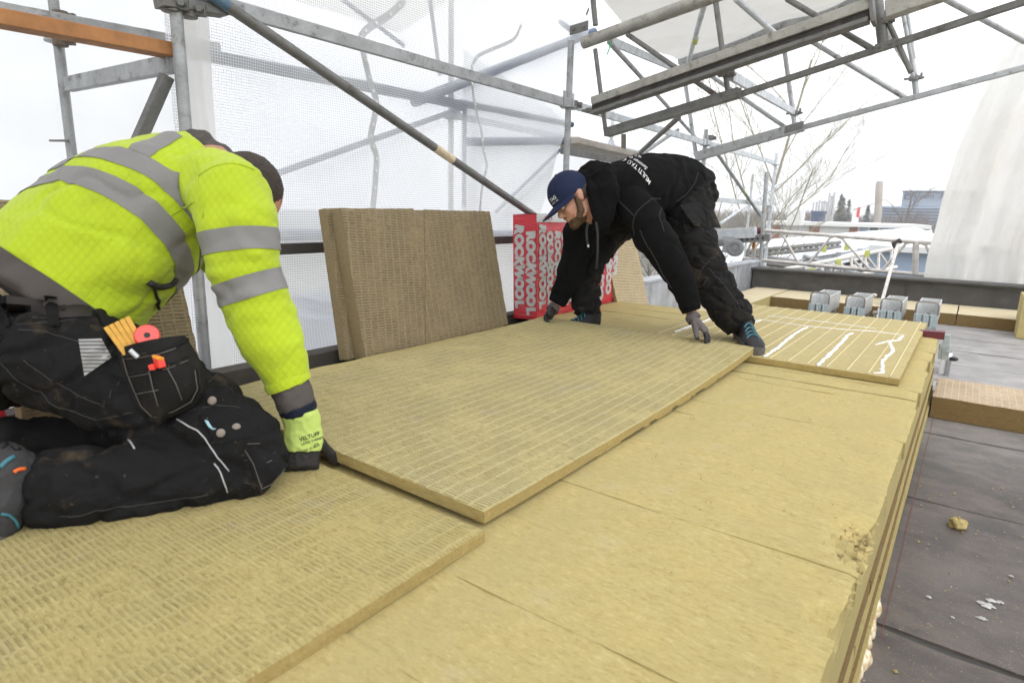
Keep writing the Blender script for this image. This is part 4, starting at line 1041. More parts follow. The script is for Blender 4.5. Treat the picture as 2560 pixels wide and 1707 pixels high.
for k in range(38):
    a = rr.gauss(0, .5); x = EDGE_X-.004-abs(rr.gauss(0, .028)); y = 1.395+a*.09; s = rr.uniform(.006, .016); ph = rr.random()*20
    zz = -.012-.022*max(0, 1-abs(a))*(1 if x > EDGE_X-.04 else .3)
    def cl(u, v, x=x, y=y, z=zz, s=s, ph=ph):
        th = 2*math.pi*u; p_ = math.pi*(v-.5); d = 1+.6*mnoise.noise((math.cos(th)*1.6+ph, math.sin(th)*1.6, v*4))
        return (x+s*d*math.cos(th)*math.cos(p_), y+s*1.5*d*math.sin(th)*math.cos(p_), z+s*.8*d*math.sin(p_))
    cr.grid(cl, 9, 6)
M['crumb'] = m_plain('wool_crumb', (.36, .285, .12), .95, var=.35, nscale=40)
o = link('wool_crumbs', cr, M['crumb'], None, kind='stuff'); o['label'] = 'loose yellow wool crumbs scattered over the felt and the insulation bed'
lp = MB(); c = PZ(2395, 1306, ROOF+.02); rr2 = random.Random(3)
def lump(u, v):
    th = 2*math.pi*u; ph = math.pi*(v-.5); d = 1+.45*mnoise.fractal(Vector((math.cos(th)*1.4, math.sin(th)*1.4, v*3)), 1, 2, 4)
    return (c[0]+.026*d*math.cos(th)*math.cos(ph), c[1]+.03*d*math.sin(th)*math.cos(ph), c[2]-.004+.018*d*math.sin(ph))
lp.grid(lump, 26, 16); o = link('wool_lump', lp, M['crumb'], None, smooth=True); tag(o, 'single torn lump of yellow wool lying on the brown roof felt', 'wool lump')
for k, (px, py, s) in enumerate(((2268, 1085, 20), (2212, 1092, 0),)):
    pass
M['chalk'] = m_plain('red_chalk', (.17, .045, .045), .9)
a, b = PZ(2334, 1043, ROOF+.0085), PZ(2200, 1600, ROOF+.0085); mb = MB()
n = 24; vs = []
for k in range(n+1):
    p = a+(b-a)*k/n; p[2] = ROOF+.009; wv = .0006+.0003*rr.random(); vs += [p-np.array([wv, 0, 0]), p+np.array([wv, 0, 0])]
mb.add(vs, [(2*k, 2*k+1, 2*k+3, 2*k+2) for k in range(n)]); o = link('chalk_line', mb, M['chalk'], None, kind='stuff'); o['label'] = 'thin red chalk line snapped on the roof felt'
# foamed adhesive squeezing out at the foot of the stack
fm = MB(); n = 170; ring = []
for k in range(n+1):
    y = .95+.95*k/n; q = .5+.5*mnoise.noise((y*15, 3.1, 0))+.18*mnoise.noise((y*41, 7.1, 0)); q2 = mnoise.noise((y*60, 9.0, 1)); e = min(1, k/6, (n-k)/30)
    w_ = (.008+.070*max(0, q-.42)**1.2+.004*q2)*e; h_ = (.030+.06*max(0, q-.4))*e
    x0_ = EDGE_X+.002
    for (fx, fz) in ((0, 1.0), (.35, 1.02), (.72, .80), (.97, .42), (1.0, .15), (.9, .0)):
        ring.append((x0_+.012+w_*fx+.002*mnoise.noise((y*50, fx*4, fz)), y, ROOF+.006+h_*fz*(.85+.25*mnoise.noise((y*22, fx*3, 5)))))
fm.add(ring, [(k*6+j, (k+1)*6+j, (k+1)*6+j+1, k*6+j+1) for k in range(n) for j in range(5)])
T = NT('cured_adhesive'); v = T.coord('Object'); n1 = T.noise(v, 60, 3); M['foam'] = T.done(T.bsdf(T.ramp(n1, [(.4, (.50, .36, .17)), (.6, (.74, .66, .50))]), .22, 0, T.bump(n1, .4, .004)))
o = link('adhesive_beads', fm, M['foam'], None, smooth=True, kind='stuff'); o['label'] = 'glossy pale adhesive squeezed out along the foot of the insulation bed'
gs_ = MB()
for (px, py, s) in ((2467, 1513, .022), (2478, 1500, .015), (2455, 1545, .012), (2322, 1492, .008), (2380, 1543, .006), (2500, 1505, .010), (2528, 1440, .007)):
    p = PZ(px, py, ROOF+.008); 
    def sp_(u, v, p=p, s=s):
        th = 2*math.pi*u; d = .62*s*v*(1+.9*mnoise.noise((math.cos(th)*2+px, math.sin(th)*2, 3)))
        return (p[0]+d*math.cos(th)*1.5, p[1]+d*math.sin(th), ROOF+.0125-.004*v*v)
    gs_.grid(sp_, 22, 3)
M['glue_dry'] = m_plain('dried_adhesive', (.42, .42, .42), .6, var=.3, nscale=90); o = link('adhesive_spots', gs_, M['glue_dry'], None, smooth=True, kind='stuff'); o['label'] = 'white adhesive splashes on the brown roof felt'

# ------------------------------------------------------------------ the world beyond the roof
def FD(px, py, D):
    """point at ground distance D along a sight line"""
    d = ray(px, py); return CAM + d*(D/math.hypot(d[0], d[1]))
M['brickw'] = m_plain('red_brick', (.30, .14, .085), .85, var=.25, nscale=3)
M['wall_w'] = m_plain('white_wall', (.68, .69, .70), .7, var=.06, nscale=.6)
M['wall_b'] = m_plain('blue_grey_cladding', (.30, .36, .45), .55, var=.08, nscale=.3)
M['wall_b2'] = m_plain('blue_panel', (.33, .41, .54), .5, var=.08, nscale=.8)
M['glass'] = m_plain('dark_glazing', (.07, .09, .12), .15, var=.1)
M['chim'] = m_plain('concrete_chimney', (.42, .37, .33), .85, var=.12, nscale=.5)
M['pole_w'] = m_plain('white_pole', (.74, .74, .74), .4, var=.05)
M['fir'] = m_plain('fir_green', (.045, .06, .045), .9, var=.3, nscale=2)
M['bark'] = m_plain('bark', (.17, .145, .11), .9, var=.3, nscale=4)
M['bark_y'] = m_plain('yellowish_twig', (.33, .31, .24), .9, var=.25, nscale=4)
M['twig'] = m_plain('grey_twig', (.13, .105, .095), .9, var=.25, nscale=2)
M['rust_twig'] = m_plain('russet_twig', (.46, .20, .12), .9, var=.25, nscale=2)

# long low white factory
D = 62
def seg_box(mb, px0, px1, py0, py1, D, depth=6, z0=None):
    a, b = FD(px0, py0, D), FD(px1, py0, D); zt_ = (a[2]+b[2])/2; zb_ = FD((px0+px1)/2, py1, D)[2] if z0 is None else z0
    a[2] = b[2] = 0; dx = (b-a)/2; L = np.linalg.norm(dx); n = np.array([-dx[1], dx[0], 0])/L; mid = (a+b)/2+n*depth/2
    mb.box(mid+np.array([0, 0, (zt_+zb_)/2]), dx, n*depth/2, (0, 0, (zt_-zb_)/2)); return a, b, zt_, zb_, n
mb = MB(); a, b, zt1, zb1, nn = seg_box(mb, 1915, 2330, 562, 600, D, 14, -7)
fac = link('factory', mb, M['wall_w'], None); tag(fac, 'long low white factory wall with brick panels behind the guard rail', 'factory')
for (x0, x1) in ((1932, 1951), (2024, 2050), (2125, 2146)):
    mb = MB(); seg_box(mb, x0, x1, 563, 600, D-.4, .5, -7); link('brick_panel', mb, M['brickw'], fac)
mb = MB(); seg_box(mb, 1915, 2330, 558, 563, D-.6, 15, zt1-.15); link('roof_edge', mb, M['pole_w'], fac)
for k in range(5):
    mb = MB(); seg_box(mb, 2150+k*26, 2170+k*26, 566, 590, D-.35, .3); link('window', mb, M['glass'] if k % 2 else M['wall_b2'], fac)
# duct and vent on its roof
mb = MB(); dD = D-2; mb.path([FD(1992, 560, dD), FD(1993, 546, dD), FD(1999, 545, dD), FD(2001, 553, dD), FD(2001, 562, dD)], .30, 10); mb.box(FD(1989, 546, dD), (.6, 0, 0), (0, .6, 0), (0, 0, .6)); mb.tube(FD(1989, 546, dD), FD(1997, 522, dD), .06, 6); o = link('duct', mb, M['pole_w'], None, smooth=True, sharp=40); tag(o, 'white bent duct with a box on the low factory roof', 'duct')
# flagpoles
M['pole_g'] = m_plain('greyish_white_pole', (.40, .40, .41), .5, var=.05)
for k, (xb, yt) in enumerate(((2031, 508), (2039, 507), (2046, 503), (2053, 505), (2059, 504), (2065, 507), (2070, 485), (2076, 492), (2082, 484))):
    dD = 75; b = FD(xb, 562, dD); t_ = FD(xb+(562-yt)*.055, yt, dD); mb = MB(); mb.tube((b[0], b[1], -7), t_, .17, 8, .10); mb.ellip(t_, (.14, 0, 0), (0, .14, 0), (0, 0, .14), 8, 4)
    o = link('flagpole', mb, M['pole_g'], None, smooth=True, sharp=60)
    tag(o, 'bare white flagpole in the close row above the low factory', 'flagpole', 'bare white flagpoles in a row')
mb = MB(); b = FD(2043, 565, 70); mb.box((b[0], b[1], FD(2043, 548, 70)[2]-2), (.55, 0, 0), (0, .55, 0), (0, 0, 2.6)); mb.box((b[0], b[1], FD(2043, 531, 70)[2]), (.62, 0, 0), (0, .62, 0), (0, 0, .12)); M['dark_blue'] = m_plain('dark_blue_stack', (.035, .055, .11), .6); o = link('flue', mb, M['dark_blue'], None); tag(o, 'dark blue square flue in front of the flagpoles', 'flue')
mb = MB(); dD = 72; b = FD(2139, 565, dD); mb.tube((b[0], b[1], -7), FD(2141, 520, dD), .32, 8, .3); o = link('mast', mb, M['pole_w'], None, smooth=True, sharp=60); tag(o, 'single thick white mast right of the flagpoles', 'mast')
mb = MB(); M['red_sign'] = m_plain('red_sign', (.5, .06, .06), .5); mb.box(FD(2146, 531, 71.5), (.13, 0, 0), (0, .05, 0), (0, 0, .5)); o = link('banner', mb, M['red_sign'], None); tag(o, 'small red banner beside the thick white mast', 'banner')
# tall leaning chimney
dD = 110; mb = MB(); mb.path([np.array([*FD(2192, 562, dD)[:2], -7]), FD(2193, 540, dD), FD(2198, 480, dD), FD(2199, 462, dD), FD(2200, 455, dD)], [2.0, 1.9, 1.05*1.0, 1.0, .8], 16)
mb = MB(); P0 = FD(2193, 562, dD); mb.path([np.array([*P0[:2], -7]), FD(2194.5, 540, dD), FD(2197.5, 480, dD), FD(2198.5, 462, dD), FD(2199, 453, dD)], [.85*1.0, .85, .62, .60, .5], 16)
mb = MB(); w_ = dD*6.8/FPX*1.05; mb.path([np.array([*P0[:2], -7]), FD(2194.5, 540, dD), FD(2197.5, 480, dD), FD(2198.5, 460, dD), FD(2199, 453, dD)], [w_, w_, w_, w_, w_*.75], 18)
o = link('chimney', mb, M['chim'], None, smooth=True, sharp=50); tag(o, 'tall pale concrete chimney standing alone above the tree line', 'chimney')
# the arena
dD = 150; mb = MB(); a, b, zt_, zb_, nn = seg_box(mb, 2258, 2480, 479, 516, dD, 40, None); ar = link('arena', mb, M['wall_b'], None); tag(ar, 'big blue grey arena hall with lettering on its upper wall', 'arena')
mb = MB(); seg_box(mb, 2204, 2520, 517, 565, dD-1, 45, -7); link('lower_block', mb, M['wall_b2'], ar)
for k in range(5):
    mb = MB(); seg_box(mb, 2206, 2440, 521+k*8, 524+k*8, dD-1.4, .5); link('window', mb, M['glass'], ar)
mb = MB(); seg_box(mb, 2256, 2482, 477, 480, dD-.6, 41, None); link('roof_edge', mb, M['dark_blue'], ar)
dx = nrm(b-a); 
tm = text_mb("Forum  Arena", dD*15/FPX, bold=.02); c = (FD(2340, 491, dD-.9)); 
place(tm, c, dx, np.array([0, 0, 1.0])); link('lettering', tm, M['dark_blue'], ar)
mb = MB(); c2 = FD(2270, 492, dD-.9)
for k in range(4):
    q_ = [(-1, -1), (-1, 1), (1, 1), (1, -1)]; s_ = dD*5/FPX
    p, r_ = q_[k], q_[(k+1) % 4]; mb.bar(c2+dx*p[0]*s_+np.array([0, 0, p[1]*s_]), c2+dx*r_[0]*s_+np.array([0, 0, r_[1]*s_]), .1, .14, up=(1, 0, 0))
link('emblem', mb, M['dark_blue'], ar)

# bare trees
def bare_tree(name, base, h, spread, seed, mats, label, levels=4, r0=None, nb=5, lean=(0, 0), group=None, start=.25, up=.55):
    rr = random.Random(seed); tr = MB(); tw = MB()
    base = np.asarray(base, float); r0 = r0 or h*.014
    def grow(p, d, L, r, lev):
        n = 4; pts = [p]; q = p; dd = d
        for k in range(n):
            dd = nrm(dd+np.array([rr.gauss(0, .17), rr.gauss(0, .17), rr.gauss(.02, .10)])); q = q+dd*L/n; pts.append(q)
        (tr if lev <= 1 else tw).path(pts, [r*(1-.55*k/n) for k in range(n+1)], 7 if lev == 0 else (5 if lev == 1 else 3), cap=False)
        if lev >= levels: return
        m = nb if lev else nb+3
        for k in range(m):
            f = start+(1-start)*(k+rr.random())/m if lev == 0 else .2+.8*(k+rr.random())/m
            i = min(int(f*n), n-1); pp = pts[i]+(pts[i+1]-pts[i])*(f*n-i)
            a = rr.random()*2*math.pi; sd = np.array([math.cos(a), math.sin(a), 0]); t_ = nrm(pts[i+1]-pts[i])
            nd = nrm(t_*up+sd*spread*rr.uniform(.5, 1.0)+np.array([0, 0, .18])); LL = L*rr.uniform(.26, .46)*(1.15-.5*f)*(1 if lev == 0 else 1.35)
            grow(pp, nd, LL, r*(1-.55*f)*.55, lev+1)
    grow(base, nrm(np.array([lean[0], lean[1], 1.0])), h*.8, r0, 0)
    root = thing(name, base, label, 'tree', group)
    link('trunk', tr, mats[0], root, smooth=True); link('crown', tw, mats[1], root)
    return root
b0 = FD(1735, 800, 13.5); b0[2] = -7
bare_tree('bare_tree', b0, 13.6, .7, 4, [M['bark_y'], M['bark_y']], 'tall bare tree with yellowish branches just outside the scaffold', levels=4, r0=.05, nb=10, start=.42)
b0 = FD(1850, 800, 17); b0[2] = -7
bare_tree('bare_tree', b0, 9.8, .6, 33, [M['bark_y'], M['twig']], 'lower bare tree with wide twigs right of the tall yellowish one', levels=4, r0=.045, nb=9, start=.4)
b0 = FD(2260, 575, 85); b0[2] = -7
bare_tree('bare_tree', b0, 12.6, .85, 14, [M['bark'], M['twig']], 'bare grey tree standing in front of the arena', levels=4, r0=.22, nb=6, start=.3)
b0 = FD(2315, 575, 80); b0[2] = -7
bare_tree('russet_bush', b0, 8.0, 1.1, 19, [M['rust_twig'], M['rust_twig']], 'russet leafless bush at the right end of the tree line', levels=4, r0=.12, nb=6, start=.1)
specs = []
rr = random.Random(77)
for k in range(26):
    px = 1560+k*26+rr.uniform(-9, 9); dD = rr.uniform(88, 120)
    topy = (505 if px < 1950 else 520 if px < 2010 else 512 if px < 2110 else 530) + rr.uniform(-8, 8); 
    b = FD(px, 575, dD); b[2] = -7; h = FD(px, topy, dD)[2]+7
    specs.append((b, h, k))
kinds = []
for (b, h, k) in specs[:6]:
    kinds.append(bare_tree('bare_tree', b, h, .8, 30+k, [M['bark'], M['twig']], 'hazy bare tree in the distant tree line', levels=4, r0=.2, nb=6, start=.2, group='bare trees of the distant tree line'))
for (b, h, k) in specs[6:]:
    src = kinds[k % 6]; c_ = copy_tree(src); h0 = specs[k % 6][1]; c_.location = Vector(b); s_ = h/h0; c_.scale = (s_*1.1, s_*1.1, s_); c_.rotation_euler[2] = k*1.3
    c_['label'] = 'hazy bare tree in the distant tree line'
def fir(base, h, seed, label):
    rr = random.Random(seed); root = thing('fir_tree', base, label, 'tree', 'dark firs in the tree line'); mb = MB(); mb.tube(base, np.asarray(base)+[0, 0, h], h*.012, 6, .02); link('trunk', mb, M['bark'], root)
    fo = MB()
    for k in range(420):
        f = rr.random()**.8; z = h*(.15+.85*f); R2 = h*.15*(1.02-f)**.9; a = rr.random()*6.283; r = R2*rr.uniform(.3, 1.0); p = np.asarray(base)+np.array([r*math.cos(a), r*math.sin(a), z-.25*r]); s = h*.022*rr.uniform(.6, 1.3); d = np.array([math.cos(a), math.sin(a), -.35])
        sd = np.array([-math.sin(a), math.cos(a), 0]); fo.add([p-d*s+sd*s*.5, p-d*s-sd*s*.5, p+d*s*1.3, p+np.array([0, 0, s*.4])], [(0, 2, 3), (1, 3, 2), (0, 3, 1)])
    link('crown', fo, M['fir'], root); return root
for k, (px, yt) in enumerate(((2093, 486), (2100, 496), (2114, 500), (2163, 512))):
    b = FD(px, 575, 105); b[2] = -7; fir(b, FD(px, yt, 105)[2]+7, k, ['tallest dark fir right behind the flagpoles', 'second dark fir, between the tallest and the slim one', 'slim dark fir standing apart right of the flagpoles', 'small dark fir near the thick white mast'][k])
# far wood as one mass
wd = MB(); rr = random.Random(8)
for k in range(7500):
    px = rr.uniform(1500, 2330); dD = rr.uniform(125, 175); b = FD(px, 575, dD); top = FD(px, (514 if px < 2120 else 526)+12*mnoise.noise((px*.013, 2, 0))+rr.uniform(0, 6), dD)[2]
    h = (top+7)*rr.uniform(.45, 1.0); s = rr.uniform(.10, .22); x, y = b[0], b[1]; dx_, dy_ = rr.uniform(-1.2, 1.2), rr.uniform(-1.2, 1.2)
    wd.add([(x-s, y, -7), (x+s, y, -7), (x+dx_, y+dy_, -7+h)], [(0, 1, 2)])
    for q_ in range(2):
        f = rr.uniform(.35, .8); px_, py2, pz = x+dx_*f, y+dy_*f, -7+h*f; wd.add([(px_, py2, pz), (px_+.15, py2, pz+.1), (px_+rr.uniform(-1.8, 1.8), py2+rr.uniform(-1.5, 1.5), pz+h*.25)], [(0, 1, 2)])
M['wood_far'] = m_plain('far_wood', (.15, .115, .10), .95, var=.3, nscale=.15)
o = link('far_wood', wd, M['wood_far'], None, kind='stuff'); o['label'] = 'brownish leafless wood along the horizon'

# neighbouring white temporary roofs on lattice girders
def ribbon_roof(name, near_l, near_r, far_l, far_r, label, th=.12, mat='white_tarp_opaque'):
    vs = [near_l, near_r, far_r, far_l]; mb = MB(); t = thing(name, np.mean(vs, 0), label, 'temporary roof')
    top = [np.asarray(v) for v in vs]; low = [v-np.array([0, 0, th]) for v in top]
    mb.add(top+low, [(0, 1, 2, 3), (7, 6, 5, 4), (0, 4, 5, 1), (1, 5, 6, 2), (2, 6, 7, 3), (3, 7, 4, 0)])
    link('sheet', mb, M[mat], t); return t
t = ribbon_roof('sheeted_roof', FD(1760, 672, 13), FD(2335, 584, 21), FD(1905, 600, 20), FD(2290, 568, 32), 'long white sheeted temporary roof sloping up to the right behind the guard rail')
for k in range(11):
    f = k/10; a = FD(1760, 672, 13)*(1-f)+FD(2335, 584, 21)*f; mb = MB(); mb.box(a+np.array([0, 0, -.18]), (.10, 0, 0), (0, .05, 0), (0, 0, .09)); link('bracket', mb, M['steel'], t)
a, b = FD(1760, 676, 12.9), FD(2335, 590, 20.9); mb = MB(); mb.bar(a+np.array([0, 0, -.22]), b+np.array([0, 0, -.22]), .05, .06); link('eaves_rail', mb, M['steel_l'], t)
ribbon_roof('sheeted_roof', FD(1640, 640, 14), FD(1905, 640, 16), FD(1640, 600, 18), FD(1890, 606, 20), 'white sheeted roof part behind the roller carriage at the left of the guard rail')
ribbon_roof('sheeted_roof', FD(2080, 650, 15), FD(2330, 600, 18), FD(2150, 615, 22), FD(2330, 575, 25), 'second narrower white roof edge under the long sheeted roof')
def lattice(name, a0, a1, b0_, b1, n, r, mat, label):
    t = thing(name, a0, label, 'lattice girder', 'lattice girders of the neighbouring roof'); a0, a1, b0_, b1 = map(np.asarray, (a0, a1, b0_, b1))
    for p, q in ((a0, a1), (b0_, b1)):
        mb = MB(); mb.tube(p, q, r*1.5, 8); link('chord', mb, M[mat], t, smooth=True, sharp=50)
    for k in range(n):
        f = k/n; g = (k+.5)/n; h_ = (k+1)/n
        for (p, q) in ((a0+(a1-a0)*f, b0_+(b1-b0_)*g), (b0_+(b1-b0_)*g, a0+(a1-a0)*h_)):
            mb = MB(); mb.tube(p, q, r, 6); link('web_member', mb, M[mat], t, smooth=True, sharp=50)
    return t
lattice('lattice_girder', FD(1880, 690, 11), FD(2230, 622, 14.5), FD(1930, 735, 11), FD(2240, 668, 14.5), 9, .026, 'rail', 'white lattice girder sloping up to the right just beyond the grey parapet')
lattice('lattice_girder', FD(1960, 690, 14), FD(2300, 605, 19), FD(1980, 720, 14), FD(2300, 640, 19), 11, .03, 'steel_l', 'bright lattice girder under the long white sheeted roof')
lattice('lattice_girder', FD(2090, 668, 12.5), FD(2190, 722, 12), FD(2050, 690, 12.5), FD(2140, 740, 12), 5, .022, 'rail', 'short crossing lattice girder in front of the blue wall')
lattice('lattice_girder', FD(1890, 640, 13), FD(1990, 655, 13), FD(1890, 655, 13), FD(1990, 668, 13), 4, .03, 'steel_d', 'small dark lattice piece behind the left end of the guard rail')
lattice('lattice_girder', FD(1930, 668, 15), FD(2290, 600, 20), FD(1950, 690, 15), FD(2290, 628, 20), 12, .03, 'steel', 'grey lattice girder in the middle of the neighbouring roof frames')
lattice('lattice_girder', FD(2010, 640, 13), FD(2165, 690, 12), FD(1990, 662, 13), FD(2140, 712, 12), 6, .022, 'steel', 'grey lattice girder slanting down to the right behind the guard rail')
lattice('lattice_girder', FD(1870, 628, 14), FD(2100, 606, 17), FD(1870, 640, 14), FD(2100, 617, 17), 8, .03, 'steel_d', 'dark lattice rail along the edge of the long sheeted roof')
# yellow tags
rr = random.Random(2)
for k, (px, py) in enumerate(((2096, 656), (2168, 634), (2117, 617), (2030, 678), (2060, 622), (1857, 676))):
    p = FD(px, py, 11.5); mb = MB(); mb.box(p, (.036, .016, 0), (-.003, .006, 0), (0, 0, .055)); o = link('tag_plate', mb, M['yel'] if 'yel' in M else M['yellowband'], None, bevel=.005)
    tag(o, 'small yellow marker tag on the lattice girders of the neighbouring roof', 'tag', 'yellow marker tags')
# blue cladding wall
mb = MB(); a, b, zt_, zb_, nn = seg_box(mb, 2176, 2420, 632, 720, 16, 5, -7); o = link('site_building', mb, M['wall_b2'], None); tag(o, 'pale blue clad building with a cream roof edge behind the guard rail', 'building')
mb = MB(); seg_box(mb, 2172, 2425, 618, 633, 15.8, 5.4, None); link('roof_edge', mb, M['sheet_cream'] if 'sheet_cream' in M else M['wall_w'], o)
for k, px in enumerate((2200, 2298, 2340)):
    mb = MB(); seg_box(mb, px, px+1.2, 634, 720, 15.97, .03, -7); link('joint', mb, M['steel'], o)
# houses and a van far down behind the netting: only blurs through the film
mb = MB(); p = PX(478, 745, -9.0); mb.box(p, (.8, 0, 0), (0, .30, 0), (0, 0, .55)); mb.box(p+np.array([0, .0, .75]), (.8, 0, 0), (0, .16, 0), (0, 0, .3)); o = link('street_crate', mb, M['dark_blue'], None); tag(o, 'dark blurred shape beyond the netting under the arm of the kneeling worker', 'crate')
mb = MB(); p = PX(775, 850, -9.0); mb.box(p, (.8, 0, 0), (0, .35, 0), (0, 0, .5)); mb.box(p+np.array([0, .6, .5]), (.6, 0, 0), (0, .5, 0), (0, 0, .2)); o = link('street_crate', mb, M['dark_blue'], None); tag(o, 'dark blurred shape beyond the netting left of the brown boards', 'crate')

# thin winter air between here and the horizon
hz = MB(); hz.box((-20, 100, 14), (330, 0, 0), (0, 330, 0), (0, 0, 25))
T = NT('winter_air'); vol = T.n('VolumePrincipled', Density=.0022); vol.inputs['Color'].default_value = (.93, .95, .98, 1); vol.inputs['Anisotropy'].default_value = .2
T.t.links.new(vol.outputs[0], T.out.inputs[1]); M['air'] = T.mat
o = link('haze', hz, M['air'], None, kind='stuff'); o['label'] = 'pale haze in the winter air over the industrial estate'

# ------------------------------------------------------------------ people
def fuse(mb, voxel=.008, smooth=6, factor=.5, disp=None):
    """one continuous surface out of overlapping lofts (voxel remesh), relaxed, then creased by disp(p, n) in metres"""
    me = mesh_of('tmp', mb, M['black']); o = bpy.data.objects.new('tmp', me); sc.collection.objects.link(o)
    r = o.modifiers.new('r', 'REMESH'); r.mode = 'VOXEL'; r.voxel_size = voxel; r.use_smooth_shade = True
    s = o.modifiers.new('s', 'SMOOTH'); s.iterations = smooth; s.factor = factor
    dg_ = bpy.context.evaluated_depsgraph_get(); out = bpy.data.meshes.new_from_object(o.evaluated_get(dg_))
    bpy.data.objects.remove(o); bpy.data.meshes.remove(me)
    if disp:
        n = len(out.vertices); co = np.empty(n*3); no = np.empty(n*3)
        out.vertices.foreach_get('co', co); out.vertices.foreach_get('normal', no); co = co.reshape(-1, 3); no = no.reshape(-1, 3)
        d = np.array([disp(p, q) for p, q in zip(co, no)]); co = co+no*d[:, None]
        out.vertices.foreach_set('co', co.ravel()); out.update()
    out.polygons.foreach_set('use_smooth', [True]*len(out.polygons)); out.materials.clear()
    return out
def arr(me):
    n = len(me.vertices); co = np.empty(n*3); no = np.empty(n*3); me.vertices.foreach_get('co', co); me.vertices.foreach_get('normal', no)
    return co.reshape(-1, 3), no.reshape(-1, 3)
def poly_param(co, pts):
    """arc length along a polyline of the nearest point, and the distance to it"""
    pts = [np.asarray(p, float) for p in pts]; best = np.full(len(co), 1e9); par = np.zeros(len(co)); acc = 0
    for i, (a, b) in enumerate(zip(pts[:-1], pts[1:])):
        d = b-a; L = np.linalg.norm(d); t = ((co-a)@d)/(L*L)
        lo = -1 if i == 0 else 0; hi = 2 if i == len(pts)-2 else 1
        tc = np.clip(t, lo, hi); q = a+tc[:, None]*d; ds = np.linalg.norm(co-q, axis=1)
        m = ds < best; best[m] = ds[m]; par[m] = acc+tc[m]*L; acc += L
    return par, best
def clip_part(me, conds, off=.002, inner=False):
    """cut the piece of a surface where every (field, lo, hi) holds, lifted off by off: clean edged bands, panels and patches"""
    co, no = arr(me); F = [c[0] for c in conds]; mb = MB(); idx = {}
    planes = []
    for k, (f, lo, hi) in enumerate(conds):
        if lo is not None: planes.append((k, 1, lo))
        if hi is not None: planes.append((k, -1, -hi))
    ok = np.ones(len(co), bool)
    for k, s, th in planes: ok &= True
    for p in me.polygons:
        vi = list(p.vertices); rej = False
        for k, s, th in planes:
            if all(s*F[k][v] < th for v in vi): rej = True; break
        if rej: continue
        poly = [(co[v]+no[v]*off, [f[v] for f in F]) for v in vi]
        for k, s, th in planes:
            out = []
            for a, b in zip(poly, poly[1:]+poly[:1]):
                va, vb = s*a[1][k]-th, s*b[1][k]-th
                if va >= 0: out.append(a)
                if (va >= 0) != (vb >= 0):
                    t = va/(va-vb); out.append((a[0]+(b[0]-a[0])*t, [x+(y-x)*t for x, y in zip(a[1], b[1])]))
            poly = out
            if len(poly) < 3: break
        if len(poly) < 3: continue
        ids = []
        for q, _ in poly:
            key = (round(q[0], 5), round(q[1], 5), round(q[2], 5))
            if key not in idx: idx[key] = len(mb.v); mb.v.append(tuple(q))
            if not ids or ids[-1] != idx[key]: ids.append(idx[key])
        if ids and ids[0] == ids[-1]: ids.pop()
        if len(set(ids)) >= 3: mb.f.append(tuple(ids)); mb.m.append(0)
    return mb

def sections(rows, lat, flip=1):
    """rows: (centre, half lateral, half depth); ring axes square to the centre line"""
    out = []; cs = [np.asarray(r[0], float) for r in rows]
    for i, r in enumerate(rows):
        t = nrm(cs[min(i+1, len(cs)-1)]-cs[max(i-1, 0)]); l = np.asarray(r[3] if len(r) > 3 else lat, float); l = nrm(l-t*np.dot(l, t)); n = np.cross(t, l)
        out.append((cs[i], l*r[1], n*r[2]))
    return out

def hand_mb(W, D, N, S, sc_=1.0, curls=(.5, .6, .7, .8), thumb=(.6, .75, .35), grow=1.0, spread=.10, tcurl=.35):
    """palm, five separate jointed fingers. W wrist, D towards the knuckles, N out of the palm, S towards the thumb"""
    D = nrm(D); N = nrm(np.asarray(N)-D*np.dot(N, D)); S0 = nrm(np.cross(D, N)); S_ = S0 if np.dot(S0, S) > 0 else -S0
    k = sc_; mb = MB()
    rows = [(W-D*.02*k, .030*k, .022*k), (W+D*.005*k, .031*k, .021*k), (W+D*.035*k, .039*k, .0205*k), (W+D*.07*k, .043*k, .0185*k), (W+D*.098*k, .042*k, .0155*k)]
    mb.loft([(c, S_*a, N*b) for c, a, b in rows], 18, ex=2.4)
    for i, (off, L, r) in enumerate(((.031, .092, .0102), (.0105, .102, .0106), (-.0105, .096, .0102), (-.0305, .078, .0092))):
        p = W+D*.088*k+S_*off*k; d = nrm(D+S_*spread*off/.03); cu = curls[i]; pts = [p-D*.03*k, p]; rs = [r*1.1*k*grow, r*1.16*k*grow]
        ang = 0
        for j, (fr, am) in enumerate(((.46, .75), (.30, 1.15), (.24, .8))):
            ang += cu*am; dd = d*math.cos(ang)+N*math.sin(ang)
            for h in (.5, 1.0): pts.append(pts[-1]+dd*L*fr*k*.5); rs.append(r*k*grow*(1.0-.10*j-.04*h))
        mb.path(pts, rs, 10); mb.ellip(pts[-1], S_*rs[-1], np.cross(nrm(pts[-1]-pts[-2]), S_)*rs[-1], nrm(pts[-1]-pts[-2])*rs[-1], 10, 6)
    p0 = W+D*.022*k+S_*.022*k; td = nrm(D*thumb[0]+S_*thumb[1]+N*thumb[2]); pts = [p0, p0+td*.045*k]; rs = [.017*k*grow, .0135*k*grow]
    a = nrm(D*.9+N*.5); 
    for j, L in enumerate((.034, .028)):
        td = nrm(td+a*tcurl); pts.append(pts[-1]+td*L*k); rs.append((.0122-.0016*j)*k*grow)
    mb.path(pts, rs, 10); mb.ellip(pts[-1], *(q*rs[-1] for q in (S_, np.cross(S_, td), td)), 10, 6)
    return mb

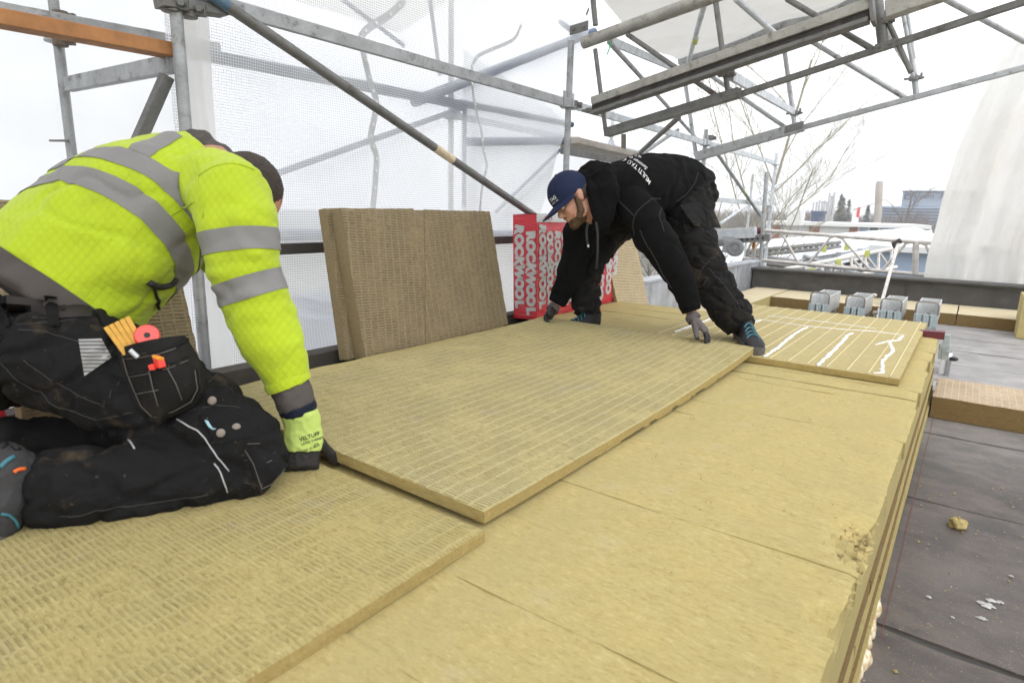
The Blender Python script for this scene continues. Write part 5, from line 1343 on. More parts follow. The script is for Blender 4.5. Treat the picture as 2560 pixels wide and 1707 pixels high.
def head_mb(c, F, U, L, k=1.0):
    """head about .23 high: cranium, brow, cheeks, nose, lips, chin, jaw, ears, neck. F forward, U up, L to its left"""
    c, F, U, L = map(np.asarray, (c, F, U, L)); P = lambda f, u, l: c+(F*f+U*u+L*l)*k
    mb = MB(); E = lambda p, f, u, l, n=18: mb.ellip(p, L*l*k, F*f*k, U*u*k, n, 12)
    E(P(-.012, .035, 0), .098, .088, .077); E(P(.018, -.03, 0), .078, .085, .064); E(P(.035, -.078, 0), .05, .036, .045)   # cranium, face, jaw
    E(P(.068, -.098, 0), .022, .018, .022); E(P(.066, .025, 0), .028, .016, .055)                # chin, brow
    for s in (-1, 1):
        E(P(.058, -.022, s*.036), .028, .026, .024); E(P(.022, -.07, s*.048), .045, .03, .016)   # cheek, jaw angle
        mb.loft([(P(-.012, -.035, s*.074), L*.005*k, F*.010*k), (P(-.010, -.02, s*.080), L*.008*k, F*.017*k), (P(-.014, .0, s*.083), L*.008*k, F*.022*k), (P(-.018, .018, s*.083), L*.006*k, F*.019*k), (P(-.018, .028, s*.080), L*.003*k, F*.008*k)], 12)
    mb.loft([(P(.082, .016, 0), L*.008*k, F*.010*k), (P(.094, -.006, 0), L*.010*k, F*.014*k), (P(.104, -.026, 0), L*.014*k, F*.016*k), (P(.096, -.038, 0), L*.016*k, F*.012*k)], 12)   # nose
    E(P(.084, -.056, 0), .012, .007, .024); E(P(.082, -.068, 0), .012, .008, .021)               # lips
    mb.loft([(P(-.025, -.02, 0), L*.058*k, F*.062*k), (P(-.035, -.09, 0), L*.056*k, F*.058*k), (P(-.055, -.15, 0), L*.062*k, F*.060*k)], 18)
    return mb

def boot(person, heel, toe, up=(0, 0, 1), ankle=None, k=1.0, name='boot', L=.29, accent=True):
    """safety shoe: sole, upper, collar, lace bars, toe cap. heel, toe: ends of the sole on the ground"""
    heel, toe, up = map(lambda q: np.asarray(q, float), (heel, toe, up)); D = nrm(toe-heel); up = nrm(up-D*np.dot(up, D)); S = np.cross(D, up); L = np.linalg.norm(toe-heel)
    P = lambda x, y, z: heel+D*x*L+S*y+up*z
    prof = [(0, .026), (.03, .034), (.15, .038), (.35, .034), (.55, .040), (.72, .048), (.86, .046), (.95, .034), (1.0, .014)]
    so = MB(); so.loft([(P(x, 0, .004), S*w, up*.0) for x, w in prof][:0] + [(P(x, 0, .017), S*(w+.003), up*.017) for x, w in prof], 16, ex=4)
    u = MB(); hz = [(.015, .10), (.06, .125), (.18, .135), (.33, .125), (.45, .098), (.58, .078), (.72, .066), (.85, .056), (.94, .044), (.985, .03)]
    wz = np.interp([h[0] for h in hz], [p[0] for p in prof], [p[1] for p in prof])
    u.loft([(P(x, 0, .02+(h-.02)/2), S*w, up*(h-.02)/2*1.02) for (x, h), w in zip(hz, wz)], 20, ex=2.5)
    if ankle is not None: u.loft([(P(.17, 0, .09), S*.042, D*.055), (P(.16, 0, .13)*.6+np.asarray(ankle)*.4, S*.042, D*.052), (np.asarray(ankle), S*.04, D*.046)], 18)
    um = fuse(u, .006, 4); um.materials.append(M['shoe'])
    b = link(name, um, None, person); link('sole', so, M['sole'], b, smooth=True, sharp=40)
    if accent:
        for j, x in enumerate((.44, .53, .62, .71)):
            h = np.interp(x, [q[0] for q in hz], [q[1] for q in hz]); w = np.interp(x, [q[0] for q in prof], [q[1] for q in prof]); mb = MB()
            pts = [P(x+.09*abs(t)**1.5, t*w*1.04, .02+(h-.012)*max(.25, 1-abs(t)**2.4)) for t in np.linspace(-1, 1, 11)]
            mb.path(pts, .0038, 6); link('lace_bar', mb, M['teal'], b, smooth=True)
        mb = MB(); mb.path([P(.0, -.012, .10), P(-.02, 0, .128), P(.0, .012, .10)], .006, 8); link('heel_loop', mb, M['orange_loop'], b, smooth=True)
    return b

def m_cloth(name, col, rough=.85, weave=700, wamp=.25, fold=.3, dirt=None, dlo=.58, dhi=.75, damt=.6, var=.12, quilt=None, sheen=.0, fold_scale=9, spec=.22):
    T = NT(name); v = T.coord('Object'); n1 = T.noise(v, 6, 5, .6)
    c = T.ramp(n1, [(.3, tuple(k*(1-var) for k in col)), (.7, tuple(min(1, k*(1+var)) for k in col))])
    if dirt:
        d = T.noise(v, 7, 8, .7); c = T.mix(T.math('MULTIPLY', T.ramp(d, [(dlo, 0.), (dhi, 1.)]), damt), c, dirt)
        d2 = T.noise(v, 90, 2, .5); c = T.mix(T.math('MULTIPLY', T.ramp(d2, [(.70, 0.), (.75, 1.)]), damt*.7), c, dirt)
    h = T.bump(T.noise(v, fold_scale, 4, .5, 1.2), fold, .02)
    if quilt:
        x, y, z = T.sep(v)[0:3]
        k = math.pi/quilt*.577; a = T.math('SINE', T.math('MULTIPLY', T.math('ADD', T.math('ADD', x, y), z), k)); b = T.math('SINE', T.math('MULTIPLY', T.math('SUBTRACT', T.math('ADD', x, y), z), k))
        q = T.math('MULTIPLY', T.math('ABSOLUTE', a), T.math('ABSOLUTE', b)); h = T.bump(T.math('POWER', q, .5), .42, .0022, h); c = T.mix(T.math('MULTIPLY', T.math('SUBTRACT', 1.0, T.math('POWER', q, .5)), .22), c, tuple(k2*.7 for k2 in col))
    h = T.bump(T.noise(v, weave, 2), wamp, .0012, h)
    b = T.bsdf(c, rough, 0, h, Specular__IOR__Level=spec)
    if sheen: T.set(b, 'Sheen__Weight', sheen)
    return T.done(b)
M['hivis'] = m_cloth('hi_vis_fleece', (.42, .545, .022), .8, quilt=.015, dirt=(.20, .23, .03), dlo=.54, dhi=.78, damt=.55, var=.06, sheen=.15)
M['hivis_knit'] = m_cloth('hi_vis_knit', (.46, .58, .15), .9, weave=350, wamp=.6, var=.06)
M['refl'] = m_cloth('reflective_tape', (.215, .212, .21), .45, weave=900, wamp=.1, fold=.25, var=.05)
M['grey_cl'] = m_cloth('dark_grey_softshell', (.085, .075, .07), .75, var=.12, fold=.25)
M['navy_cl'] = m_cloth('navy_knit', (.010, .014, .030), .85, weave=300, wamp=.5)
M['trousers'] = m_cloth('black_work_trousers', (.0068, .0068, .0075), .85, dirt=(.13, .092, .05), dlo=.565, dhi=.73, damt=.6, var=.2, fold=.6)
M['trousers2'] = m_cloth('dirty_black_trousers', (.0075, .0072, .007), .85, dirt=(.095, .066, .036), dlo=.54, dhi=.72, damt=.6, var=.25, fold=.7)
M['hoodie'] = m_cloth('black_hoodie', (.0045, .0045, .0050), .95, var=.12, fold=.18, spec=.12)
M['hood_seam'] = m_cloth('charcoal_seam', (.035, .035, .036), .9)
M['cap'] = m_cloth('navy_cap', (.012, .019, .055), .8, weave=500, var=.08, fold=.12)
M['latex'] = m_cloth('black_latex_glove', (.026, .024, .024), .5, weave=160, wamp=.4, var=.2)
M['knit_grey'] = m_cloth('grey_knit_glove', (.12, .105, .105), .9, weave=300, wamp=.6)
M['shoe'] = m_cloth('black_shoe', (.022, .022, .024), .6, var=.3, dirt=(.12, .10, .08), dlo=.6, dhi=.75)
M['shoe_grey'] = m_cloth('grey_suede', (.045, .045, .047), .8, weave=120, wamp=.5, var=.3)
M['sole'] = m_plain('grey_black_sole', (.075, .072, .07), .8, var=.3, nscale=20, dirt=(.2, .17, .1), dirt_scale=14)
M['teal'] = m_plain('teal_lace', (.04, .17, .22), .6)
M['orange_loop'] = m_plain('orange_loop', (.70, .13, .02), .6)
M['stitch'] = m_plain('grey_stitch', (.040, .038, .034), .8)
M['piping'] = m_plain('white_piping', (.40, .40, .41), .5, var=.05)
M['stud'] = m_plain('brass_stud', (.20, .165, .14), .45, .35)
T = NT('skin'); v = T.coord('Object'); n1 = T.noise(v, 24, 5, .6); n2 = T.noise(v, 260, 2)
cc = T.ramp(n1, [(.3, (.40, .19, .125)), (.7, (.54, .29, .205))])
M['skin'] = T.done(T.bsdf(cc, .5, 0, T.bump(n2, .2, .001), Subsurface__Weight=.08, Subsurface__Radius=(.01, .004, .002)))
def m_hair(name, a, b):
    T = NT(name); v = T.coord('Object'); n = T.noise(T.mapv(v, (90, 90, 320)), 1.0, 4, .7); return T.done(T.bsdf(T.ramp(n, [(.3, a), (.7, b)]), .6, 0, T.bump(n, .9, .004)))
M['hair'] = m_hair('short_brown_hair', (.012, .008, .006), (.055, .035, .026)); M['beard'] = m_hair('brown_beard', (.035, .019, .009), (.14, .075, .035))
M['eye'] = m_plain('eye_white', (.7, .68, .66), .2, bump=0); M['iris'] = m_plain('dark_iris', (.03, .025, .02), .2, bump=0)

def folds(seed, amp, s=9.0, stretch=(1, 1, 1), fine=.35):
    def f(p, n):
        q = (p[0]*s*stretch[0]+seed, p[1]*s*stretch[1], p[2]*s*stretch[2])
        r = 1-abs(mnoise.fractal(Vector(q), 1.0, 2.0, 2)); r = max(0, r-.55)*2
        return amp*(r-.35)+amp*fine*mnoise.noise((p[0]*38, p[1]*38, p[2]*38+seed))
    return f

def creases(seed, amp, s, stretch=(1, 1, 1), width=.10):
    """narrow valleys between soft cushions of cloth"""
    def f(p, n):
        q = Vector((p[0]*s*stretch[0]+seed, p[1]*s*stretch[1]+.35*math.sin(p[2]*9), p[2]*s*stretch[2]))
        v = abs(mnoise.noise(q)+.35*mnoise.noise(q*2.1)); return -amp*math.exp(-(v/width)**2)+amp*.35
    return f
def seam(me, bvh, pts, r, name, mat, parent, lift=.002):
    """thin raised seam, piping or stitch line pressed onto a garment through the given points"""
    dense = []
    for a, b in zip(pts[:-1], pts[1:]):
        a, b = np.asarray(a), np.asarray(b); n = max(2, int(np.linalg.norm(b-a)/.012))
        for t in range(n): dense.append(a+(b-a)*t/n)
    dense.append(np.asarray(pts[-1])); out = []
    for p in dense:
        h = bvh.find_nearest(Vector(p))
        if h[0] is not None: out.append(np.array(h[0]+h[1]*lift))
    if len(out) < 2: return None
    mb = MB(); mb.path(out, r, 6); return link(name, mb, mat, parent, smooth=True)
def bvh_of(me):
    return BVHTree.FromPolygons([v.co for v in me.vertices], [list(p.vertices) for p in me.polygons])
def sight(bvh, px, py):
    """where the sight line through (px, py) meets a garment"""
    d = Vector(ray(px, py)).normalized(); h = bvh.ray_cast(Vector(CAM), d); return None if h[0] is None else np.array(h[0])
def onto(bvh, pts, lift=0):
    out = []
    for x, y in pts:
        q = sight(bvh, x, y)
        if q is not None: out.append(q)
    return out
def patch(bvh, quad, nu, nv, thick, lift=.004, belly=0.0):
    """sewn-on panel following the garment: quad of four sight points (tl, tr, br, bl), given thickness"""
    tl, tr, br, bl = [np.array(q, float) for q in quad]; mb = MB(); top = []; L = []
    view = None
    for j in range(nv+1):
        for i in range(nu+1):
            u, v = i/nu, j/nv; q = tl*(1-u)*(1-v)+tr*u*(1-v)+br*u*v+bl*(1-u)*v; d = Vector(ray(*q)).normalized(); h = bvh.ray_cast(Vector(CAM), d)
            L.append((q, None if h[0] is None else (np.array(h[0]), h[3])))
    ds = [x[1][1] for x in L if x[1]]; md = float(np.median(ds)) if ds else 1.4
    for k, (q, h) in enumerate(L):
        i, j = k % (nu+1), k//(nu+1); u, v = i/nu, j/nv
        dist = h[1] if h and abs(h[1]-md) < .14 else md
        e = min(1, 6*min(u, 1-u, v, 1-v)); dist -= lift+thick*e*.7+belly*math.sin(math.pi*u)*math.sin(math.pi*v*.9)
        d = nrm(ray(*q)); top.append(CAM+d*dist)
    back = [p+nrm(p-CAM)*(thick+lift*2) for p in top]; n = len(top); W1 = nu+1
    fs = []
    for j in range(nv):
        for i in range(nu):
            a = j*W1+i; fs.append((a, a+W1, a+W1+1, a+1)); fs.append((n+a, n+a+1, n+a+W1+1, n+a+W1))
    rim = [i for i in range(nu+1)]+[j*W1+nu for j in range(1, nv+1)]+[nv*W1+i for i in range(nu-1, -1, -1)]+[j*W1 for j in range(nv-1, 0, -1)]
    for a, b in zip(rim, rim[1:]+rim[:1]): fs.append((a, b, n+b, n+a))
    mb.add(top+back, fs); return mb

# ============ the kneeling worker
def kneeler():
    A = AT
    pel, sho = A(120, 800, 1.50), A(455, 470, 1.68)
    ax = nrm(sho-pel); LAT = nrm(np.array([-.95, .30, .08]))
    tor = [(A(100, 770, 1.49), .205, .185), (A(165, 705, 1.52), .205, .190), (A(245, 625, 1.56), .21, .190), (A(335, 545, 1.60), .215, .185), (A(410, 480, 1.63), .21, .160), (A(470, 430, 1.66), .165, .115), (A(515, 400, 1.68), .10, .085)]
    arm = [(A(520, 455, 1.56), .085), (A(578, 490, 1.49), .093), (A(597, 570, 1.47), .088), (A(613, 680, 1.475), .080), (A(650, 780, 1.49), .077), (A(686, 870, 1.50), .069), (A(716, 945, 1.515), .055), (A(724, 965, 1.52), .050)]
    cuff = [(A(716, 945, 1.515), .046), (A(732, 985, 1.52), .048), (A(745, 1018, 1.525), .045)]
    larm = [(A(430, 450, 1.80), .09), (A(480, 520, 1.90), .085), (A(560, 640, 1.95), .075), (A(640, 760, 1.95), .06), (A(690, 860, 1.93), .05)]
    core = [t[0] for t in tor]; armp = [a[0] for a in arm]
    # body: one continuous skin from head to feet (mostly dressed)
    HC = A(606, 504, 1.70); HU = nrm(np.array([.10, .50, .55])+.0); HF = nrm(np.array([.02, .62, -.62])); HF = nrm(HF-HU*np.dot(HF, HU)); HL = np.cross(HU, HF)
    HU = nrm(nrm(AT(660, 395, 1.72)-AT(585, 470, 1.68))*.75+np.array([-.02, .30, .10])); HF = nrm(np.array([.05, .45, -.85])); HF = nrm(HF-HU*np.dot(HF, HU)); HL = np.cross(HU, HF)
    body = head_mb(HC, HF, HU, HL)
    body.loft(sections([(c, a*.6, b*.5) for c, a, b in tor[1:]], LAT), 20)
    body.path([HC-HU*.09-HF*.03, core[-1], core[-2]], [.06, .065, .07], 14)
    body.path([a[0] for a in arm], [a[1]*.55 for a in arm], 12); body.path([arm[-1][0], cuff[-1][0], A(752, 1035, 1.53), A(758, 1060, 1.53)], [.034, .031, .029, .03], 12)
    body.path([a[0] for a in larm], [a[1]*.55 for a in larm], 12)
    hipR, hipL = A(215, 890, 1.44), A(150, 850, 1.70); kneR, kneL = A(632, 1150, 1.44), A(560, 1080, 1.80); ankR, ankL = A(95, 1225, 1.25), A(60, 1120, 1.52)
    for h_, k_, a_ in ((hipR, kneR, ankR), (hipL, kneL, ankL)):
        body.path([core[1], h_, (h_+k_)/2, k_], [.06, .07, .07, .05], 12); body.path([k_, (k_+a_)/2, a_], [.05, .05, .04], 12)
    bm = fuse(body, .0065, 4); bm.materials.append(M['skin'])
    person = link('person', bm, None); tag(person, 'person kneeling in a yellow hi-vis jacket, gripping the near end of the board', 'person')
    # jacket
    j = MB(); j.loft(sections(tor, LAT), 32, ex=2.2); j.path([a[0] for a in arm], [a[1] for a in arm], 20)
    j.path([a[0] for a in larm], [a[1] for a in larm], 16)
    j.ellip(A(560, 470, 1.55), (.10, 0, 0), (0, .10, 0), (0, 0, .085), 18, 12)
    j.ellip(A(330, 640, 1.50), (.10, 0, .02), (0, .13, .03), (-.02, 0, .10), 18, 12)
    elb = np.array(arm[4][0])
    def jd(p, n):
        ar, dd = poly_param(np.array([p]), armp); w_ = math.sin(ar[0]*120+3*mnoise.noise((p[0]*20, p[1]*20, p[2]*20)))
        e = math.exp(-((ar[0]-.36)/.10)**2)+.6*math.exp(-((ar[0]-.12)/.06)**2)
        return folds(3, .009, 6, fine=.1)(p, n)+creases(5, .007, 5.5, (1, 1, 1), .09)(p, n)*(1 if dd[0] > .13 else .55)+(.0025*w_*e if dd[0] < .12 else 0)
    jm = fuse(j, .0085, 8, .5, jd); co, no = arr(jm)
    tt, dt = poly_param(co, core); ts, dsr = poly_param(co, armp); tl_, dl = poly_param(co, [a[0] for a in larm])
    reg = dt/.19-np.minimum(dsr/.085, dl/.085)            # < 0: trunk, > 0: sleeve
    jm.materials.append(M['hivis']); jacket = link('jacket', jm, None, person)
    off = Vector(jacket.location)+root_loc(person); 
    jw = jm.copy(); jw.transform(Matrix.Translation(off))  # world copy for cutting
    jb = bvh_of(jw); trunk = dt/.19-dsr/.092
    def part(name, conds, mat, lift=.0025):
        mb = clip_part(jw, conds, lift)
        return link(name, mb, mat, jacket, smooth=True) if mb.f else None
    L_ = np.cumsum([0]+[np.linalg.norm(b-a) for a, b in zip(core[:-1], core[1:])])
    def tpar(px, py):
        q = sight(jb, px, py); return float(poly_param(np.array([q]), core)[0][0]) if q is not None else 0
    t1a, t1b = tpar(400, 425)-.0, tpar(445, 405); t2a, t2b = tpar(290, 470), tpar(325, 440)
    c1, c2 = (tpar(420, 430)), (tpar(300, 465))
    vd = nrm(core[3]-CAM); nb_ = nrm(nrm(core[4]-core[1])+.50*vd); ff = co@nb_
    c1, c2 = [float(np.mean([sight(jb, *q)@nb_ for q in qs])) for qs in (((430, 440), (455, 480)), ((318, 478), (360, 530)))]
    part('reflective_band', [(ff, c1-.024, c1+.024), (trunk, None, .15), (tt, float(L_[1])+.03, None)], M['refl'])
    part('reflective_band', [(ff, c2-.024, c2+.024), (trunk, None, .15), (tt, float(L_[1])+.02, None)], M['refl'])
    # brace over the right shoulder blade
    side = (co@np.array([0, 0, 0]))
    br_a = [sight(jb, 372, 362), sight(jb, 455, 330), sight(jb, 545, 368)]
    br_a = [q for q in br_a if q is not None]
    if len(br_a) >= 2:
        pb, db = poly_param(co, br_a); part('reflective_band', [(db, None, .028), (ff, c1+.025, None), (trunk, None, .6), (dsr-dl, None, 0), (tt, None, float(L_[5])+.03)], M['refl'])
    sp1 = float(poly_param(np.array([sight(jb, 590, 595)]), armp)[0][0]); sp2 = float(poly_param(np.array([sight(jb, 612, 718)]), armp)[0][0])
    for s_ in (sp1, sp2): part('reflective_band', [(ts, s_-.026, s_+.026), (trunk, .25, None), (dsr-dl, None, 0)], M['refl'])
    # dark hem
    hz = float(np.mean([tpar(100, 700), tpar(200, 725)]))
    part('hem_panel', [(tt, None, hz), (trunk, None, .5)], M['grey_cl'], .003)
    # dark yoke at the collar / hood
    # armhole seam, yoke seam
    for pts in ([(508, 545), (505, 500), (495, 440), (490, 400)], [(497, 440), (540, 415), (600, 412), (635, 425)], [(410, 548), (450, 525), (487, 505)]):
        q = onto(jb, pts); 
        if len(q) > 1: seam(jw, jb, q, .0016, 'seam', M['hivis'], jacket, .001)
    # side pocket slit with dark zip
    q = onto(jb, [(372, 705), (395, 715), (425, 712), (440, 695)]); 
    if len(q) > 1: seam(jw, jb, q, .009, 'pocket_zip', M['black'], jacket, .002)
    q = onto(jb, [(385, 720), (390, 745), (396, 770), (390, 790)]);
    if len(q) > 1: seam(jw, jb, q, .004, 'zip_pull', M['black'], jacket, .004)
    # cuffs
    mb = MB(); mb.path([A(714, 942, 1.515), A(719, 953, 1.517), A(724, 964, 1.519)], [.0545, .0565, .0545], 24); link('sleeve_hem', mb, M['hivis'], jacket, smooth=True, sharp=60)
    mb = MB(); mb.path([c[0] for c in cuff], [c[1] for c in cuff], 20); cm = fuse(mb, .006, 3, .5, folds(5, .004, 22)); cm.materials.append(M['grey_cl']); link('cuff', cm, None, person)
    mb = MB(); mb.path([A(742, 1010, 1.525), A(750, 1034, 1.53)], [.0465, .044], 20); cm = fuse(mb, .005, 3, .5, folds(6, .003, 25)); cm.materials.append(M['navy_cl']); link('undercuff', cm, None, person)
    # trousers
    t = MB(); t.loft(sections([(A(95, 775, 1.49), .185, .165), (A(80, 830, 1.49), .195, .175), (A(90, 890, 1.48), .19, .17), (A(130, 930, 1.48), .15, .13)], LAT), 28, ex=2.2)
    t.path([A(120, 860, 1.42), A(230, 915, 1.42), A(380, 985, 1.415), A(520, 1055, 1.42), A(628, 1120, 1.43), A(676, 1180, 1.43)], [.135, .125, .112, .098, .080, .046], 22)
    t.path([A(672, 1188, 1.43), A(520, 1180, 1.395), A(380, 1200, 1.35), A(250, 1215, 1.30), A(140, 1222, 1.265), A(85, 1222, 1.25)], [.046, .078, .085, .080, .076, .070], 22)
    t.path([A(100, 850, 1.70), A(330, 970, 1.76), A(560, 1070, 1.80)], [.12, .11, .08], 18); t.path([A(560, 1085, 1.80), A(300, 1105, 1.66), A(90, 1112, 1.54), A(-20, 1112, 1.46)], [.07, .075, .07, .06], 18)
    def td(p, n):
        return folds(11, .010, 8, fine=.1)(p, n)+creases(3, .011, 7, (1, 1, 1.6), .11)(p, n)+creases(9, .005, 16, (1, 1, 1.4), .13)(p, n)
    tm_ = fuse(t, .009, 6, .5, td); tm_.materials.append(M['trousers']); tro = link('trousers', tm_, None, person)
    tw_ = tm_.copy(); tw_.transform(Matrix.Translation(Vector(tro.location)+root_loc(person))); tb_ = bvh_of(tw_)
    def tseam(pts, r, name, mat, lift=.001):
        q = onto(tb_, pts)
        if len(q) > 1: return seam(tw_, tb_, q, r, name, mat, tro, lift)
    for pts in ([(40, 812), (120, 805), (195, 798)], [(45, 824), (120, 830), (230, 865), (310, 890)], [(60, 900), (120, 945), (200, 990), (262, 1018), (300, 950)],
                [(0, 895), (60, 960), (150, 1020), (240, 1050), (330, 1030)], [(520, 955), (548, 935)], [(150, 1290), (240, 1275), (330, 1265), (430, 1250), (520, 1235)], [(610, 1205), (650, 1215), (700, 1185)], [(610, 1150), (660, 1140), (690, 1130)], [(470, 1030), (540, 1012), (600, 1020)], [(530, 1105), (590, 1090)]):
        tseam(pts, .0009, 'stitch_line', M['stitch'])
    tseam([(442, 1047), (492, 1075), (512, 1095), (535, 1130), (572, 1178)], .0018, 'piping', M['piping'], .001); tseam([(535, 1158), (556, 1195), (569, 1230)], .0017, 'piping', M['piping'], .001)
    tseam([(322, 1100), (332, 1112), (337, 1122)], .002, 'piping', M['piping'], .002)
    # belt and loops
    mb = patch(tb_, [(15, 738), (230, 765), (230, 790), (20, 800)], 14, 3, .004, .004); M['belt'] = m_plain('dark_brown_belt', (.012, .008, .007), .7); link('belt', mb, M['belt'], tro, smooth=True, sharp=40)
    for (x0, x1) in ((110, 142), (0, 18)):
        mb = patch(tb_, [(x0, 738), (x1, 742), (x1+6, 812), (x0+10, 816)], 3, 8, .005, .009); link('belt_loop', mb, M['trousers'], tro, smooth=True, sharp=40)
    # reflective ribbed patch
    rp = patch(tb_, [(196, 848), (254, 846), (279, 893), (211, 940)], 8, 12, .002, .004); r_ = link('reflective_patch', rp, M['refl_l'] if 'refl_l' in M else M['piping'], tro, smooth=True, sharp=40)
    for k_ in range(9):
        yk = 853+k_*9.4; a_ = np.array([np.interp(yk, [848, 940], [196, 211]), yk]); b_ = np.array([np.interp(yk, [846, 893, 940], [254, 279, 213]), yk])
        q = onto(tb_, [tuple(a_), tuple(b_)]); 
        if len(q) > 1:
            mb = MB(); dd = [p_+nrm(CAM-p_)*.0085 for p_ in q]; mb.path(dd, .0011, 5); link('rib', mb, M['grey_cl'], r_)
    # knee pad pocket
    def slab(quad, d0, d1, thick, name, parent, mat, bulge=.02):
        tl, tr, br_, bl = [np.array(q, float) for q in quad]; nu, nv = 10, 8; f = []; b = []
        for j_ in range(nv+1):
            for i in range(nu+1):
                u, v = i/nu, j_/nv; q = tl*(1-u)*(1-v)+tr*u*(1-v)+br_*u*v+bl*(1-u)*v; d = d0+(d1-d0)*u-bulge*math.sin(math.pi*u)*math.sin(math.pi*v)+.004*mnoise.noise((u*4, v*4, d0)); f.append(A(*q, d)); b.append(A(*q, d+thick*(.4+.6*math.sin(math.pi*u)*math.sin(math.pi*(.15+.7*v)))))
        n = len(f); fs = []; W1 = nu+1
        for j_ in range(nv):
            for i in range(nu): a = j_*W1+i; fs.append((a, a+W1, a+W1+1, a+1)); fs.append((n+a, n+a+1, n+a+W1+1, n+a+W1))
        rim = [i for i in range(nu+1)]+[q*W1+nu for q in range(1, nv+1)]+[nv*W1+i for i in range(nu-1, -1, -1)]+[q*W1 for q in range(nv-1, 0, -1)]
        for a, c in zip(rim, rim[1:]+rim[:1]): fs.append((a, c, n+c, n+a))
        mb = MB(); mb.add(f+b, fs); return link(name, mb, mat, parent, smooth=True, sharp=60)
    kp_ = slab([(592, 1098), (664, 1098), (722, 1164), (652, 1236)], 1.362, 1.405, .05, 'knee_pocket', tro, M['trousers'], .02)
    for pts in ([(600, 1105), (634, 1160), (655, 1222)], [(655, 1222), (690, 1205), (712, 1172)], [(640, 1168), (680, 1150)], [(600, 1110), (650, 1108)]):
        mb = MB(); mb.path([A(x, y, 1.352+.0006*(x-600)*.35) for x, y in pts], .0009, 5); link('stitch_line', mb, M['stitch_l'], kp_)
    kp = patch(tb_, [(500, 1040), (612, 1030), (640, 1090), (540, 1110)], 8, 6, .004, .004); kf = link('pocket_flap', kp, M['trousers'], tro, smooth=True, sharp=40)
    for (x, y) in ((530, 1001), (591, 1068), (552, 1082)):
        q = sight(tb_, x, y)
        if q is not None:
            n_ = nrm(CAM-q); mb = MB(); mb.lathe(q+n_*.007, n_, [(0, .0092), (.0025, .0092), (.0035, .0075), (.0036, .003)], 16); link('stud', mb, M['stud'], tro, smooth=True, sharp=40)
    q = onto(tb_, [(514, 1048), (524, 1062), (532, 1070), (540, 1068)]); 
    if len(q) > 1: seam(tw_, tb_, q, .006, 'paint_smear', M['lightblue'], tro, .001)
    # holster pocket, a bag hanging over the thigh
    D0 = 1.285; H = lambda x, y, d=D0: A(x, y, d)
    hb = MB(); rows = [(872, 292, 462, .012), (890, 297, 480, .022), (915, 304, 500, .028), (950, 315, 514, .03), (990, 330, 513, .028), (1020, 345, 492, .02), (1045, 372, 440, .010), (1062, 392, 412, .002)]
    nu = 18; front = []; back = []
    for (y, x0, x1, b_) in rows:
        for i in range(nu+1):
            u = i/nu; x = x0+(x1-x0)*u; yy = y-(34 if y < 880 else 26 if y < 900 else 16 if y < 930 else 10)*u-6*math.sin(math.pi*u)*(1 if y < 1000 else -.3); d = D0+.02+.05*(u-.35)**2-.02*math.sin(math.pi*u)-b_*math.sin(math.pi*u)**.7+.0*u
            front.append(H(x, yy, d)); back.append(H(x, yy, d+.012+b_*.8))
    n_ = len(front); fs = []; W1 = nu+1; nr = len(rows)
    for jr in range(nr-1):
        for i in range(nu):
            a = jr*W1+i; fs.append((a, a+W1, a+W1+1, a+1)); fs.append((n_+a, n_+a+1, n_+a+W1+1, n_+a+W1))
        for c_ in (0, nu):
            a = jr*W1+c_; fs.append((a, n_+a, n_+a+W1, a+W1) if c_ == 0 else (a, a+W1, n_+a+W1, n_+a))
    for i in range(nu): a = (nr-1)*W1+i; fs.append((a, n_+a, n_+a+1, a+1))
    hb.add(front+back, fs); hol = link('holster_pocket', hb, M['holster'], tro, smooth=True, sharp=60); hbv = BVHTree.FromPolygons([Vector(p) for p in hb.v], [list(f) for f in hb.f])
    def hseam(pts, r, nm, mat, lift=.001):
        q = onto(hbv, pts)
        if len(q) > 1:
            mb = MB(); mb.path([p+nrm(CAM-p)*lift for p in q], r, 6); link(nm, mb, mat, hol, smooth=True)
    hseam([(300, 892), (350, 888), (400, 878), (440, 865), (468, 848)], .005, 'pocket_rim', M['trousers'], .002)
    hseam([(312, 938), (360, 930), (420, 915), (470, 893)], .0045, 'pocket_rim', M['trousers'], .002)
    hseam([(300, 878), (312, 925), (326, 965), (345, 1012), (375, 1046)], .0045, 'bound_edge', M['holster'], .003)
    hseam([(375, 1046), (392, 1054), (440, 1036), (484, 1012), (503, 975), (494, 925)], .0045, 'bound_edge', M['holster'], .003)
    hseam([(304, 885), (318, 935), (334, 975), (352, 1015), (380, 1042)], .0009, 'stitch_line', M['stitch_l'], .008); hseam([(385, 1044), (435, 1028), (478, 1004), (494, 972), (487, 925)], .0009, 'stitch_line', M['stitch_l'], .008)
    for pts in ([(372, 926), (382, 970), (395, 1015)], [(415, 915), (440, 960), (455, 1000)], [(302, 898), (350, 894), (400, 884), (440, 870)], [(314, 944), (360, 936), (420, 921), (470, 900)], [(340, 985), (395, 975)], [(340, 985), (350, 1030)]):
        hseam(pts, .0011, 'stitch_line', M['stitch_l'], .004)
    # strap up to the waist
    mb = patch(tb_, [(238, 775), (262, 775), (300, 850), (280, 852)], 3, 8, .006, .012); link('strap', mb, M['trousers'], tro, smooth=True, sharp=40)
    # contents of the pocket: folding rule, red disc, pencils (things held in the pocket)
    fr = thing('folding_rule', H(310, 830), 'yellow wooden folding rule sticking out of the pocket of the kneeling worker', 'folding rule'); M['rule'] = m_plain('yellow_rule', (.56, .30, .03), .5, var=.2, nscale=60, dirt=(.35, .06, .02), dirt_scale=50, dirt_lo=.6, dirt_hi=.65)
